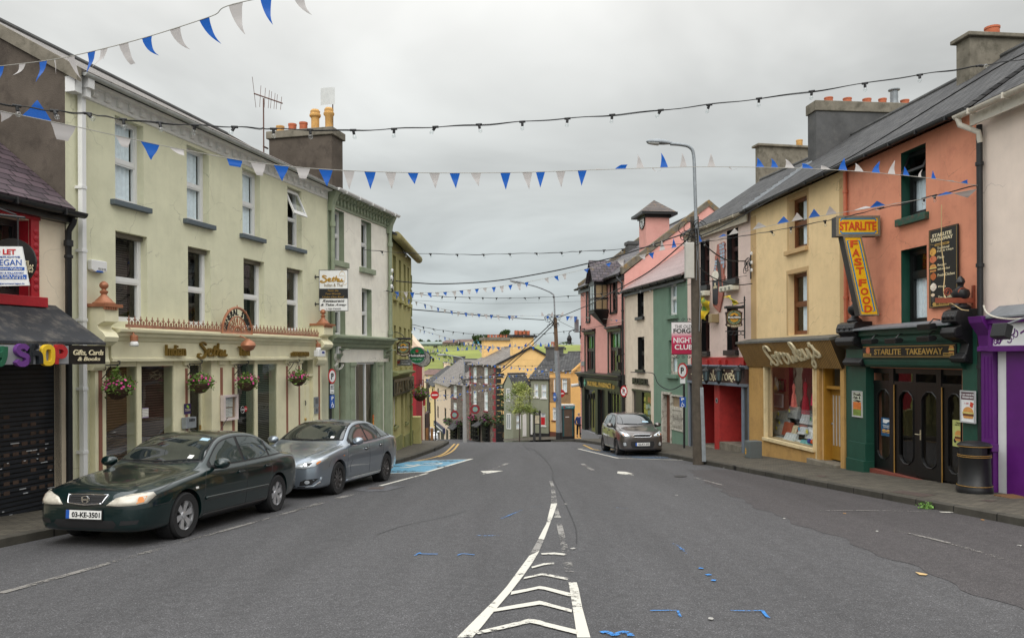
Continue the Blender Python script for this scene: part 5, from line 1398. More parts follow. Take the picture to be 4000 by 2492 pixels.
def bgr(t,cx,cz,w,h,y):
 G().ext([(cx+w*.5*cos(pi*i/10),cz+h*.05+h*.45*sin(pi*i/10))for i in rg(11)],y-.004,y).ext([(cx-w*.5,cz-h*.4),(cx-w*.4,cz-h*.5),(cx+w*.4,cz-h*.5),(cx+w*.5,cz-h*.4),(cx+w*.48,cz-h*.3),(cx-w*.48,cz-h*.3)],y-.004,y).put('burger_bun',M_bun,t)
 bx('burger_patty',M_patty,t,cx-w*.52,cx+w*.52,y-.005,y,cz-h*.29,cz-h*.1);bx('burger_salad',M_salad,t,cx-w*.56,cx+w*.56,y-.006,y,cz-h*.1,cz+h*.04)
def pizza(t,cx,cz,r,y,sq=1):G().ext([(cx+r*cos(2*pi*i/24),cz+r*sq*sin(2*pi*i/24))for i in rg(24)],y-.004,y).put('pizza_picture',M_pizza,t)
pizza(fs_,F.U('Y7',364,230,-.28),zs0_+hq*.62,hq*.3,y_);bgr(fs_,F.U('Y7',980,215,-.28),zs0_+hq*.62,hq*.5,hq*.6,y_)
for(a_,b_,zt2,zb2,nm)in((F.U('Y7',205,200,-.2),F.U('Y7',322,200,-.25),F.z('Y7',250,12,-.35),F.z('Y7',260,345,-.2),0),(F.U('Y7',985,200,-.25),F.U('Y7',1106,200,-.2),F.z('Y7',1040,-85,-.35),F.z('Y7',1060,322,-.2),1)):
 b_=max(b_,a_+.4);Hh=zt2-zb2
 c_=G().prs([(0,zb2),(-.12,zb2),(-.3,zb2+.03*Hh),(-.34,zb2+.1*Hh),(-.26,zb2+.2*Hh),(-.22,zb2+.36*Hh),(-.3,zb2+.42*Hh),(-.48,zb2+.48*Hh),(-.54,zb2+.56*Hh),(-.5,zb2+.66*Hh),(-.38,zb2+.7*Hh),(-.44,zb2+.74*Hh),(-.5,zb2+.76*Hh),(-.5,zt2-.16),(-.46,zt2-.05),(-.36,zt2),(0,zt2)],a_,b_,'x').put('console',Mor,tG,bev=.02)
 m_=(a_+b_)/2;k=G()
 for f_,r_ in((.58,.1),(.09,.06)):
  yv=-.5 if f_>.2 else-.3
  k.lth([(r_,a_-m_-.015),(r_*.8,a_-m_-.02),(r_*.8,b_-m_+.02),(r_,b_-m_+.015)],(m_,yv+r_*.8,zb2+f_*Hh),14,'x')
 for i in rg(3):k.lth([(.02,-.04),(.05,-.02),(.06,0)],(a_+(b_-a_)*(.2+.3*i),-.49,zb2+.85*Hh),10,'y')
 k.put('scroll',Mor,c_,smo=40)
 G().lth([(.17,0),(.19,.04),(.15,.08),(.1,.12),(.08,.17),(.14,.22),(.17,.3),(.15,.38),(.08,.42),(.05,.46),(.06,.5),(.085,.54),(.07,.6),(.02,.66)],(m_,-.22,zt2-.01),16).put('finial',Mor,c_,smo=40)
y_=.12;zthr=F.z('Y7',540,465,y_)
Mbd=mat('black_door_paint',sR(18,18,19),.3,.2,4,.15,15)
X_=lambda x:F.U('Y7',x,700,y_)
g=G()
for x0,x1 in((385,404),(535,566),(884,920)):g.box(X_(x0),X_(x1),y_-.06,y_+.06,-1,zdh)
g.box(X_(385),ub_,y_-.05,y_+.05,zthr-.03,zthr+.05);g.box(X_(404),ub_,y_-.03,y_+.03,zdh-.12,zdh-.003)
for x0 in(712,):g.box(X_(x0-12),X_(x0+12),y_-.03,y_+.03,zthr+.05,zdh-.12)
gr_=g.put('door_frame',Mbd,tG)
G().quad((X_(404),y_+.01,zthr+.05),(ub_,y_+.01,zthr+.05),(ub_,y_+.01,zdh-.12),(X_(404),y_+.01,zdh-.12)).put('fanlight',Msg,gr_)
M_gline=mat('gold_line_paint',sR(160,122,60))
g=G()
for x in(407,568,922):g.box(X_(x),X_(x)+.02,y_-.066,y_-.05,F.g(X_(x)),zthr-.03)
g.put('gold_line',M_gline,gr_)
def leaf(x0,x1,l0,l1,top,bot,handle=None,yo=0):
 a_,b_=X_(x0),X_(x1);c_,d2=X_(l0),X_(l1)
 z0_,z1_=F.g((a_+b_)/2)+.03,zthr-.03
 zt2,zb2=F.z('Y7',l0+25,top,y_),F.z('Y7',l0+25,bot,y_)
 w_=d2-c_;ch=w_*.34
 hole=[(c_,zb2+ch),(c_+w_*.1,zb2+ch*.5),(c_+ch,zb2),(d2-ch,zb2),(d2-w_*.1,zb2+ch*.5),(d2,zb2+ch),(d2,zt2-ch),(d2-w_*.1,zt2-ch*.5),(d2-ch,zt2),(c_+ch,zt2),(c_+w_*.1,zt2-ch*.5),(c_,zt2-ch)]
 outer=[(a_,z0_),(b_,z0_),(b_,z1_),(a_,z1_)]
 vv=[Ve(p)for p in outer+hole]
 r_=delaunay_2d_cdt(vv,[],[(0,1,2,3),tuple(rg(4,16))],1,1e-6)
 g=G()
 fs2=[]
 for f_ in r_[2]:
  cx_=sum((r_[0][i]for i in f_),Ve((0,0)))/len(f_)
  ins=False;j=len(hole)-1
  for i in rg(len(hole)):
   (xa,za_),(xb,zb3)=hole[i],hole[j]
   if(za_>cx_.y)!=(zb3>cx_.y)and cx_.x<(xb-xa)*(cx_.y-za_)/(zb3-za_)+xa:ins=not ins
   j=i
  if not ins:fs2.append(tuple(f_))
 g.add([(v.x,y_-.03+yo,v.y)for v in r_[0]],fs2)
 g.add([(x,y_-.03+yo,z)for x,z in hole]+[(x,y_+.01+yo,z)for x,z in hole],[(i,(i+1)%12,12+(i+1)%12,12+i)for i in rg(12)])
 dd=g.put('door',Mbd,tG)
 k=G();k.tub([(x,y_-.035+yo,z)for x,z in hole+hole[:1]],.016,6);k.put('moulding',Mbd,dd)
 G().poly([(x,y_+.005+yo,z)for x,z in hole]).put('pane',Msg,dd)
 if handle:
  hx,hz=F.Z('Y7',*handle,y_-.06)
  G().box(hx-.02,hx+.02,y_-.05,y_-.03,hz-.12,hz+.1).tub([(hx,y_-.05,hz),(hx,y_-.09,hz),(hx-.12,y_-.09,hz)],.011,6).put('handle',mat('pale_brass',sR(200,190,160),.3,.05,mtl=.6),dd)
leaf(411,533,440,533,510,1018)
leaf(571,729,600,706,524,1055)
leaf(731,883,768,884,530,1085,(743,845))
leaf(926,1060,962,1060,545,1130)
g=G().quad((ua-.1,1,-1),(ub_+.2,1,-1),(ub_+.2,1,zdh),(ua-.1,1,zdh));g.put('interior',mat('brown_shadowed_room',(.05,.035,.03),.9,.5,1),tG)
G().box(ua,ub_,-.06,.12,-1,F.g((ua+ub_)/2)+.012).put('threshold',mat('red_tile',sR(120,60,48),.7),tG)
for i,(x,yy,oo)in en(((355,160,-.62),(530,155,-.62),(770,140,-.62),(775,50,-.62))):
 u,zq=F.Z('Y7',x,yy,oo)
 t=F.th('floodlight',['black trough lamp at the drainpipe end of the green fascia','black trough lamp second along the green fascia','black trough lamp above the end of the word TAKEAWAY','black lamp lying on top of the green shopfront cornice'][i],'lamp',u,oo,zq,'lamps over the green fascia')
 G().prs([(-.02,-.06),(.14,-.04),(.17,.03),(.1,.07),(-.04,.05)],-.2,.2,'x').put('housing',Mbt,t,bev=.01)
 G().tub([(0,.1,.05),(0,.2,.16),(0,.35,.14)],.014,6).put('arm',Mbt,t)
g=G();pts=[F.Z('Y6',x,y,-.12-.25*max(0,(y-500)/450))+(-.12-.25*max(0,(y-500)/450),)for x,y in((1205,0),(1203,200),(1206,420),(1222,560),(1235,700),(1225,850),(1255,950),(1310,975),(1400,1030),(1470,1040))]
t=tag(g.tub(sm2([F.w(p[0],p[2],p[1])for p in pts],4),.009,5).put('loose_cable',mat('cream_cable',sR(206,180,130),.6)),'loose cream cable dangling across the menu board','cable')
r=F.rct('Y6',1078,1365,257,1020,-.06)
def d_(t,w,h,y):
 g=G();T=lambda s,x0,x1,z0,z1,**k:adt(g,s,w*x0,w*x1,h*z0,h*z1,y-.001,.005,**k)
 T('STARLITE',.13,.8,.895,.94,bold=.03);T('TAKEAWAY',.07,.85,.84,.885,bold=.03)
 T('Traditional',.31,.72,.735,.765);T('Fish & Chips',.31,.86,.69,.725);T('Pizza',.32,.55,.615,.65);T('Burgers',.32,.62,.515,.55);T('100% Irish Beef',.32,.74,.47,.495);T('Fresh Chicken',.32,.9,.39,.425);T('Wraps',.33,.6,.24,.275);T('Tea / Coffee',.33,.85,.11,.145)
 g.put('lettering',Mcr,t)
 b=G();b.prs([(w*.2,h*.795),(w*.23,h*.81),(w*.7,h*.81),(w*.73,h*.795),(w*.7,h*.78),(w*.23,h*.78)],y-.003,y,'y');b.prs([(w*.12,h*.045),(w*.16,h*.07),(w*.7,h*.07),(w*.74,h*.045),(w*.7,h*.02),(w*.16,h*.02)],y-.003,y,'y');b.put('gold_label',Mgo,t)
 k=G();adt(k,'Established 1972',w*.26,w*.66,h*.787,h*.803,y-.004,.003);adt(k,'066 9761296',w*.26,w*.66,h*.03,h*.06,y-.004,.003);k.put('lettering',Mbb,t)
 l=G();l.tub([(w*.04,y,h*.015),(w*.04,y,h*.985),(w*.96,y,h*.985),(w*.96,y,h*.015),(w*.04,y,h*.015)],.004,5);l.tub([(w*.04,y,h*.82),(w*.18,y,h*.8)],.003,5);l.put('gold_line',Mgo,t)
 leaf_=lambda cx,cz,rx,rz,m,nm:G().ext([(w*cx+w*rx*cos(2*pi*i/20)*(1+.08*sin(i*3)),h*cz+h*rz*sin(2*pi*i/20)*(1+.08*cos(i*5)))for i in rg(20)],y-.004,y).put(nm,m,t)
 leaf_(.15,.715,.115,.05,mat('chips_print',sR(222,170,80),.6,.3,12,dirt=sR(150,90,40),dsc=14,damt=.9),'chips_picture')
 leaf_(.155,.62,.125,.045,M_pizza,'pizza_picture');bgr(t,w*.155,h*.51,w*.22,h*.1,y)
 leaf_(.16,.4,.1,.045,mat('chicken_print',sR(190,104,50),.6,.3,12,dirt=sR(110,50,24),dsc=14,damt=.8),'chicken_picture')
 leaf_(.16,.265,.11,.05,mat('wrap_print',sR(226,216,200),.6,.3,12,dirt=sR(190,60,40),dsc=9,damt=.9),'wrap_picture')
 G().ext([(w*.1,h*.075),(w*.18,h*.075),(w*.21,h*.16),(w*.07,h*.16)],y-.003,y).put('cup_picture',mat('cup_print',sR(64,62,60)),t);leaf_(.14,.165,.07,.02,mat('coffee_print',sR(224,200,170)),'coffee_picture')
pla('menu_board','tall black menu board with gold lettering on the orange wall','menu board',F,r,-.03,Mbb,.03,draw=d_)
Yp=18.5
p_a,p_b=at('Y6',172,115,Yp),at('Y6',594,305,Yp)
t=thg('fast_food_sign','yellow lightbox sign STARLITE with slanted FAST FOOD arm below','sign',(p_a.x,Yp,p_b.z),0)
w_,h_=p_b.x-p_a.x,p_a.z-p_b.z
M_sigy=mat('sign_yellow',sR(226,178,20),.35,.1,2,dirt=sR(196,150,16),dsc=2,damt=.4);M_sigr=mat('sign_orange_red',sR(196,74,28),.4,.08);M_sigb=mat('sign_sky_blue',sR(36,124,170),.4,.08)
M_sigm=mat('sign_metal',sR(120,112,96),.5,.2,5,dirt=sR(70,64,50),dsc=5);M_sigd=mat('sign_dark_side',sR(58,56,54),.6,.2)
b1=bx('upper_box',M_sigd,t,0,w_,0,.3,0,h_)
g=G();f=.045;g.box(-.01,w_+.01,-.02,.02,-.01,f).box(-.01,w_+.01,-.02,.02,h_-f,h_+.01).box(-.01,f,-.02,.02,f,h_-f).box(w_-f,w_+.01,-.02,.02,f,h_-f);g.put('frame',M_sigm,b1)
bx('face',M_sigy,b1,f,w_-f,-.008,0,f,h_-f)
g=G();
for s_ in(0,1):
 zz=(lambda k:h_*(k if s_==0 else 1-k))
 g.skr([(w_*.08,zz(.24)),(w_*.12,zz(.13)),(w_*.88,zz(.13)),(w_*.92,zz(.24))],.035,-.014,-.008,0)
g.put('blue_line',M_sigb,b1)
text(b1,'STARLITE',w_*.06,w_*.92,h_*.28,h_*.72,-.012,M_sigr,.008,bold=.03)
q_=[at('Y6',x,y,Yp)for x,y in((232,312),(415,312),(590,1090),(400,1090))]
L=lambda p:(p.x-p_a.x,p.z-p_b.z)
pq=[L(p)for p in q_]
b2=G().ext(pq[::-1],0,.26).put('slanted_box',M_sigd,t)
def bi(a,b):
 x0=pq[0][0]+(pq[3][0]-pq[0][0])*b;x1=pq[1][0]+(pq[2][0]-pq[1][0])*b
 return(x0+(x1-x0)*a,pq[0][1]+(pq[3][1]-pq[0][1])*b)
G().ext([bi(.08,.985),bi(.92,.985),bi(.92,.015),bi(.08,.015)],-.008,0).put('face',M_sigy,b2)
g=G()
for e_ in([(0,0),(.08,0),(.08,1),(0,1)],[(.92,0),(1,0),(1,1),(.92,1)],[(.08,0),(.92,0),(.92,.015),(.08,.015)],[(.08,.985),(.92,.985),(.92,1),(.08,1)]):g.ext([bi(*p)for p in e_][::-1],-.02,.015)
g.put('frame',M_sigm,b2)
g=G();g.skr([bi(.3,.055),bi(.18,.055),bi(.18,.945),bi(.3,.945)],.03,-.013,-.008,0);g.skr([bi(.7,.055),bi(.82,.055),bi(.82,.945),bi(.7,.945)],.03,-.013,-.008,0);g.put('blue_line',M_sigb,b2)
g=G()
for ch,y0_,y1_ in(('F',.05,.14),('A',.16,.255),('S',.275,.37),('T',.39,.48),('F',.54,.63),('O',.65,.74),('O',.76,.855),('D',.87,.96)):
 a_=bi(.3,(y0_+y1_)/2);b_=bi(.7,(y0_+y1_)/2)
 adt(g,ch,a_[0],b_[0],bi(0,y1_)[1],bi(0,y0_)[1],-.012,.008,bold=.03)
g.put('lettering',M_sigr,b2)
g=G();xw=F.p0.x+(F.p0.y-Yp)*.11-p_a.x
g.box(w_-.05,xw+.05,.1,.16,h_*.75,h_*.85);g.tub([(pq[2][0]-.05,.1,pq[2][1]+.06),(xw+.05,.1,pq[2][1]+.02)],.014,6);g.put('bracket',mat('rusty_bracket',sR(140,70,48),.8,.3,8),t)
u,zq=F.Z('Y6',1556,940,-0)
t=F.th('scroll_bracket','rusty red scrolled iron bracket above the right carved console','bracket',u-.08,-.02,zq)
g=G();g.box(-.03,.03,-.02,.02,-.45,.3);g.box(-.02,.02,-.8,0,-.05,.05)
for c_ in(-.25,-.55):g.tub([(0,c_+.09*(1-i/22)*cos(i*.6),.16+.09*(1-i/22)*sin(i*.6))for i in rg(18)],.014,5)
g.put('arm',MATS['rusty_bracket'],t);bx('junction_box',MATS['rusty_bracket'],t,-.06,.06,-.2,-.02,-.5,-.2)
M_fr=mat('aluminium_frame',sR(196,198,200),.35,.05,mtl=.3)
def frame_(t,w,h,y,f=.03):
 G().box(0,w,y-.015,y,0,f).box(0,w,y-.015,y,h-f,h).box(0,f,y-.015,y,f,h-f).box(w-f,w,y-.015,y,f,h-f).put('frame',M_fr,t)
def d_(t,w,h,y):
 frame_(t,w,h,y)
 g=G();adt(g,'Fresh',w*.14,w*.84,h*.82,h*.92,y-.002,.004,bold=.03);adt(g,'Fish &',w*.14,w*.84,h*.7,h*.8,y-.002,.004,bold=.03);adt(g,'Chips',w*.14,w*.84,h*.57,h*.68,y-.002,.004,bold=.03);g.put('lettering',Mbb,t)
 G().box(w*.08,w*.92,y-.003,y,h*.3,h*.58).put('fish_picture',mat('fish_print',sR(206,120,50),.6,.3,6,dirt=sR(190,60,30),dsc=8),t)
 G().box(w*.08,w*.92,y-.0035,y,h*.06,h*.3).put('peas_picture',mat('peas_print',sR(120,140,60),.6,.3,12,dirt=sR(40,36,24),dsc=8),t)
pla('poster','framed Fresh Fish & Chips poster on the green pilaster','poster',F,F.rct('Y7',243,317,521,711,p0-.02),p0-.002,mat('pale_sage_sheet',sR(206,212,190),.6),.012,draw=d_)
def d_(t,w,h,y):
 frame_(t,w,h,y)
 G().box(w*.06,w*.94,y-.003,y,h*.72,h*.94).put('banner',mat('plum_print',sR(84,44,56),.6),t)
 g=G();adt(g,'IT JUST TASTES BETTER',w*.1,w*.9,h*.84,h*.9,y-.004,.003,bold=.02);adt(g,'WITH SECRET SAUCE',w*.14,w*.86,h*.76,h*.82,y-.004,.003,bold=.02);g.put('lettering',Mwb,t)
 bgr(t,w*.52,h*.32,w*.68,h*.36,y);G().ext([(w*.62,h*.52),(w*.8,h*.47),(w*.88,h*.62),(w*.68,h*.66)],y-.004,y).put('sauce_sachet',mat('sachet_red',sR(200,70,50)),t)
 text(t,'1.50',w*.3,w*.55,h*.58,h*.63,y-.002,Mrd,.003)
pla('poster','framed white burger poster on the green wall above the litter bin','poster',F,F.rct('Y7',1057,1169,517,752,p0-.02),p0-.05,Mwb,.012,draw=d_)
def d_(t,w,h,y):
 G().ext([(w*.2,h*.72),(w*.55,h*.7),(w*.7,h*.78),(w*.85,h*.8),(w*.85,h*.9),(w*.2,h*.92)],y-.002,y).put('badge',Mwb,t)
 g=G();adt(g,'GRAB A HALF',w*.2,w*.85,h*.55,h*.61,y-.002,.003);adt(g,'TIME SNACK!',w*.25,w*.85,h*.46,h*.52,y-.002,.003);g.put('lettering',Mwb,t)
 bgr(t,w*.3,h*.28,w*.36,h*.2,y);bgr(t,w*.72,h*.28,w*.36,h*.2,y)
pla('poster','blue half time snack poster inside the takeaway side window','poster',F,F.rct('Y7',458,531,716,850,y_),y_+0,mat('poster_blue',sR(40,84,120),.5,.2,3),.004,draw=d_)
def d_(t,w,h,y):
 g=G();adt(g,'Chicken',w*.35,w*.9,h*.86,h*.93,y-.002,.003);adt(g,'Fillet Burger',w*.25,w*.98,h*.78,h*.84,y-.002,.003);g.put('lettering',Mbb,t)
 bgr(t,w*.6,h*.42,w*.7,h*.4,y);G().disc((w*.25,y-.003,h*.22),w*.14).put('dip_pot',Mbk,t)
pla('poster','green and yellow chicken burger poster inside the takeaway door','poster',F,F.rct('Y7',985,1062,734,928,y_),y_+0,mat('poster_lime',sR(190,196,120),.5,.3,3),.004,draw=d_)
zE2=F.z('Y8',1760,770,-.35)
tF=hou('oatmeal_house','oatmeal rendered house with white gutter and purple shopfront',F,uG1,uF1,zE2+.05,7.5,M_fcr,[],gab=(yR,zR-.2),zb=-2,itr=0)
roof(tF,Mst,uG1+.3,uF1,-.26,zE2,yR,zR,7.5)
Mcu=mat('cream_gutter',sR(206,200,186),.5,.1,6,dirt=sR(150,140,120),dsc=6)
gtr(tF,Mcu,uG1-.12,uF1,-.36,zE2-.02,.08)
bx('fascia_board',Mcu,tF,uG1+.12,uF1,-.24,-.2,zE2-.28,zE2-.06)
g=G();g.tub([(uG1-.05,-.36,zE2-.08),(uG1-.02,-.34,zE2-.22),(pu+.02,-.12,zE2-.42),(pu+.02,-.09,zE2-.62)],.055,10);g.put('swan_neck',Mcu,tF,smo=40)
M_pur=mat('purple_paint',sR(92,28,112),.4,.12,3,.15,15)
py=-.15;X_=lambda x,o=py:F.U('Y7',x,700,o)
a_,b_=X_(1196),X_(1283)
zP=F.z('Y6',1560,1100,-.3)
zf1_,zf0_=F.z('Y6',1690,1172,-.25),F.z('Y6',1690,1392,-.25)
zcap=F.z('Y7',1215,230,py);zmid0,zmid1=F.z('Y7',1215,960,py),F.z('Y7',1215,905,py)
g=G();g.box(a_,b_,py,0,-2,zcap);g.prs([(0,zcap),(py-.06,zcap),(py-.06,zcap+.08),(py-.02,zcap+.1),(py-.05,zcap+.3),(py-.22,zP-.12),(py-.25,zP),(0,zP)],a_-.03,b_+.03,'x');g.box(a_-.03,b_+.03,py-.05,0,zmid0,zmid1)
for i in rg(3):g.box(a_+.07+i*.09,a_+.1+i*.09,py-.012,py,zmid1+.1,zcap-.1)
g.box(b_+.02,uF1,-.26,0,zf0_-.1,zf0_-0);g.box(b_+.02,uF1,-.28,0,zf1_,zf1_+.1);g.box(b_+.02,b_+.1,-.26,0,zf0_,zf1_)
c_,d2=X_(1388,-.1),X_(1398,-.1)
g.box(c_,c_+.5,-.12,0,zf0_-3.2,zf0_-.1)
g.put('shopfront',M_pur,tF,bev=.008)
bd=bx('sign_board',Mwb,tF,b_+.1,uF1,-.22,-.01,zf0_,zf1_)
g=G();rn=RN(4)
for i in rg(26):
 cx,cz=b_+.16+rn.random()**1.4*.5,zf0_+.08+rn.random()*(zf1_-zf0_-.2);s=.05+.06*rn.random();a0=rn.random()*6;sg=rn.choice((-1,1))
 g.tub([(cx+s*(1-k/15)*cos(a0+sg*k*.5),-.222,cz+s*(1-k/15)*sin(a0+sg*k*.5))for k in rg(12)],[.012*(1-k/14)for k in rg(12)],5)
g.skr([(b_+.78,zf0_+.22),(b_+.95,zf0_+.32),(b_+1.15,zf0_+.55)],.03,-.226,-.221,4)
adt(g,'Hair',b_+.95,b_+1.7,zf0_+.2,zf0_+.58,-.223,.006,shear=.3)
g.put('scrollwork',M_pur,bd)
bx('side_panel',Mwb,tF,b_+.02,c_,-.06,0,-2,zf0_-.1)
d0=c_+.5
dz2=F.z('Y7',1450,432,-0)
bx('door_frame',M_pur,tF,d0,d0+.1,-.1,.04,-2,zf0_-.1)
dp=G().box(d0+.1,d0+1.1,-.03,0,-2,dz2)
for i in rg(5):dp.box(d0+.18,d0+.6,-.05,-.03,F.g(d0)+.25+i*.36,F.g(d0)+.52+i*.36)
dp.put('door',M_pur,tF,bev=.008)
bx('transom',M_pur,tF,d0+.1,d0+1.1,-.09,0,dz2,dz2+.07)
G().box(d0+.12,d0+1.1,-.03,-.002,dz2+.07,zf0_-.1).put('fanlight',mat('pale_blind',sR(200,190,176)),tF)
G().hxa([(a_+.3,-.32,zf1_+.1),(uF1,-.32,zf1_+.1),(uF1,-.002,zf1_+.14),(a_+.3,-.002,zf1_+.14)],[(a_+.3,-.32,zf1_+.13),(uF1,-.32,zf1_+.13),(uF1,-.002,zf1_+.34),(a_+.3,-.002,zf1_+.34)]).put('lead_top',Mle,tF)
u,zq=F.Z('Y6',1815,1240,-.75)
t=F.th('floodlight','square black floodlight on an arm over the purple shopfront','lamp',u,-.75,zq,'lamps over the green fascia')
del t['group']
G().hxa([(-.17,-.14,-.1),(.17,-.14,-.1),(.17,0,-.16),(-.17,0,-.16)],[(-.17,-.08,.14),(.17,-.08,.14),(.17,.06,.08),(-.17,.06,.08)]).put('housing',Mbt,t,bev=.015)
G().tub([(0,0,.1),(.1,.3,.22),(.35,.6,.32)],.015,6).put('arm',Mle,t)
t=tag(G().tub(sm2([F.w(*((lambda p:(p[0],-.34,p[1]))(F.Z('Y6',x,y,-.34))))for x,y in((1618,990),(1640,1050),(1690,1090),(1780,1115),(1900,1125),(2030,1115))],5),.016,6).put('loose_cable',mat('white_cable',sR(206,200,186),.6)),'thick white cable drooping over the purple shopfront top','cable')
p=gat('W2',2345,410,.12);t=thg('door_mat','brown coir doormat in front of the purple door','doormat',p,F.rz)
G().box(-.1,1.4,-.28,.28,0,.02).put('mat',mat('coir',sR(112,80,48),.95,.3,20,.8,80),t)
# pale pink nightclub house
pI1=onR(2935);pI0=(6.98,31)
FI=Fac(pI0,pI1);F=FI;uI=FI.len
zEi=F.z('Y2',1500,425,-.25)
M_ppk=pls('pale_pink_plaster',sR(214,190,178),.14,dirt=sR(186,160,148),damt=.35)
wa=(F.U('Y4',342,300),F.U('Y4',432,300),F.z('Y4',342,555),F.z('Y4',345,112))
wb=(F.U('Y4',604,300),F.U('Y4',716,300),F.z('Y4',604,495),F.z('Y4',604,8))
wc=(F.U('Y4',352,1000),F.U('Y4',433,1000),F.z('Y4',352,1192),F.z('Y4',352,740))
wd=(F.U('Y4',604,1000),F.U('Y4',714,1000),F.z('Y4',604,1180),F.z('Y4',604,760))
zfa=F.z('Y5',500,490,-.15)
e0,e1=F.U('Y5',296,800,0),F.U('Y5',748,800,0)
zR2=F.z('Y2',1740,115,3.2)
tI=hou('pink_nightclub','pale pink house with dark windows over a brown nightclub signboard and red porch',F,0,uI,zEi,7,M_ppk,[(*wa,.3),(*wb,.3),(*wc,.3),(*wd,.3),(e0,e1,-1.5,zfa,1.2)],gab=(3.2,zR2-.05),zb=-2,itr=0)
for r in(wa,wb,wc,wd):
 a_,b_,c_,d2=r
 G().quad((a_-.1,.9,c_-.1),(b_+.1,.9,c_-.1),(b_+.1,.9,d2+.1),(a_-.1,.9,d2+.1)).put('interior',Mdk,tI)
roof(tI,Mst,0,uI,-.2,zEi,3.2,zR2,7)
for i in rg(80):
 cu=1.6-i*.05;cy=ofp(F,cu,'Y8',125,1200,-1,7)
 if F.z('Y8',125,1285,cy)<zEi+(cy+.2)*(zR2-zEi)/3.4+.07:break
chm(tI,cu-.35,cy,zEi+.4,F.z('Y8',125,1062,cy),.35,3,Mcm,.12,.1,pots=[(.5,.68,.14,.3,M_buff,0)])
M_cgr=mat('weathered_cream_gutter',sR(184,176,158),.7,.2,5,dirt=sR(120,112,96),dsc=6)
gtr(tI,M_cgr,0,uI-.1,-.26,zEi-0,.08)
bx('fascia_board',M_cgr,tI,0,uI,-.14,-.1,zEi-.32,zEi-.05)
M_dwin=mat('dark_red_timber',sR(58,34,30),.45,.2,5)
for r in(wa,wb,wc,wd):wnd(tI,r,.24,M_dwin,.62,.07,Mbt,.05,.18,ctn=[(.45,.95,.98,.05)]if r in(wa,wb)else None,pj=.14)
rvl(tI,(wa,wb,wc,wd),Mbt)
for r in(wa,wb):
 u=(r[0]+r[1])/2
 t=thg('floodlight','long cream floodlight under the dark window '+('nearer the timber pole'if r is wa else'nearer the yellow house'),'lamp',F.w(u,-.16,r[2]-.32),F.rz)
 w_=(r[1]-r[0])*.62
 G().box(-w_,w_,-.12,.14,-.09,.1).put('housing',mat('cream_metal',sR(200,196,178),.5,.1),t,bev=.03)
 k=G()
 for s_ in(-.6,0,.55):k.lth([(.05,-.135),(.05,-.12)],(w_*s_,0,0),12,'y')
 k.put('lens',mat('dim_lens',sR(120,120,112),.3),t)
Mrf=mat('nightclub_red',sR(168,40,36),.6,.15,4,.2,20,dirt=sR(120,26,26),dsc=3,damt=.5)
Mbg=mat('blue_grey_paint',sR(108,118,130),.55,.12,4)
M_cho=mat('chocolate_board',sR(72,52,46),.6,.15,3)
zr1,zr0=F.z('Y5',600,240,-.05),F.z('Y5',600,322,-.15)
s0,s1=F.U('Y5',216,420,-.16),F.U('Y5',836,420,-.16)
s1=min(s1,uI-.02)
gR=G().box(s0+.1,uI-.01,-.06,-.002,zr0,zr1)
for x in(410,525,590,770):gR.box(F.U('Y5',x,300,-.1)-.05,F.U('Y5',x,300,-.1)+.05,-.14,-.06,zr0+.02,zr0+.2)
gR.put('red_band',Mrf,tI,bev=.01)
zs1,zs0=F.z('Y5',600,352,-.18),F.z('Y5',600,492,-.18)
g=G();g.prs([(-.002,zs1),(-.2,zs1),(-.28,zr0-.03),(-.28,zr0),(-.002,zr0+.02)],s0-.05,uI-.01,'x');g.box(s0,s1,-.2,-.002,zs0-.1,zs0)
for x0,x1 in((222,240),(262,290),(745,768),(808,838)):
 a_=F.U('Y5',x0,800,-.12);b_=min(F.U('Y5',x1,800,-.12),uI-.02);g.box(a_,b_,-.12,.02,-2,zs0-.1)
g.put('shopfront',Mbg,tI,bev=.008)
g=G()
for x0,x1 in((240,262),(768,808)):g.box(F.U('Y5',x0,800,-.08),F.U('Y5',x1,800,-.08),-.08,.02,-2,zs0-.1)
g.put('pilaster_panel',mat('charcoal_panel',sR(62,62,62),.6,.2),tI)
bd=bx('sign_board',M_cho,tI,s0+.02,s1-.02,-.17,-.01,zs0,zs1)
FORGE={'t':[[(250,405),(300,400)],[(275,372),(268,440),(285,462),(300,455)]],'h':[[(310,365),(308,462)],[(308,425),(330,410),(340,430),(336,462)]],'e1':[[(378,415),(358,425),(352,450),(368,466),(386,458)],[(354,438),(380,436)]],'o':[[(445,395),(430,420),(436,455),(450,460),(458,430),(445,395)]],'l':[[(470,360),(468,460),(478,464)]],'d':[[(490,352),(505,400),(510,440),(497,462),(484,440),(490,415),(508,412)]],'f':[[(558,366),(558,466)],[(556,372),(580,362),(575,378)],[(540,412),(576,408)]],'o2':[[(600,395),(584,425),(590,458),(604,462),(612,430),(600,395)]],'r':[[(625,395),(625,462)],[(625,405),(642,398),(640,420),(628,428)],[(630,430),(646,462)]],'g':[[(648,370),(668,374)],[(665,374),(648,420),(662,418),(668,440),(655,462),(645,470),(660,482)]],'e2':[[(694,398),(676,412),(672,440),(684,466),(700,460)],[(674,430),(696,424)]]}
g=G();i=0
for k_,ss in FORGE.items():
 for s_ in ss:
  pp=[F.Z('Y5',x,y,-.175)for x,y in s_]
  g.skr(pp,.035,-.182-.0005*i,-.171,4);i+=1
g.put('lettering',Mcr,bd)
zg_=F.g(1.8)
g=G();g.quad((e0+.01,.01,-1.5),(e0+.01,1.19,-1.5),(e0+.01,1.19,zfa),(e0+.01,.01,zfa));g.quad((e1-.01,.01,-1.5),(e1-.01,1.19,-1.5),(e1-.01,1.19,zfa),(e1-.01,.01,zfa))
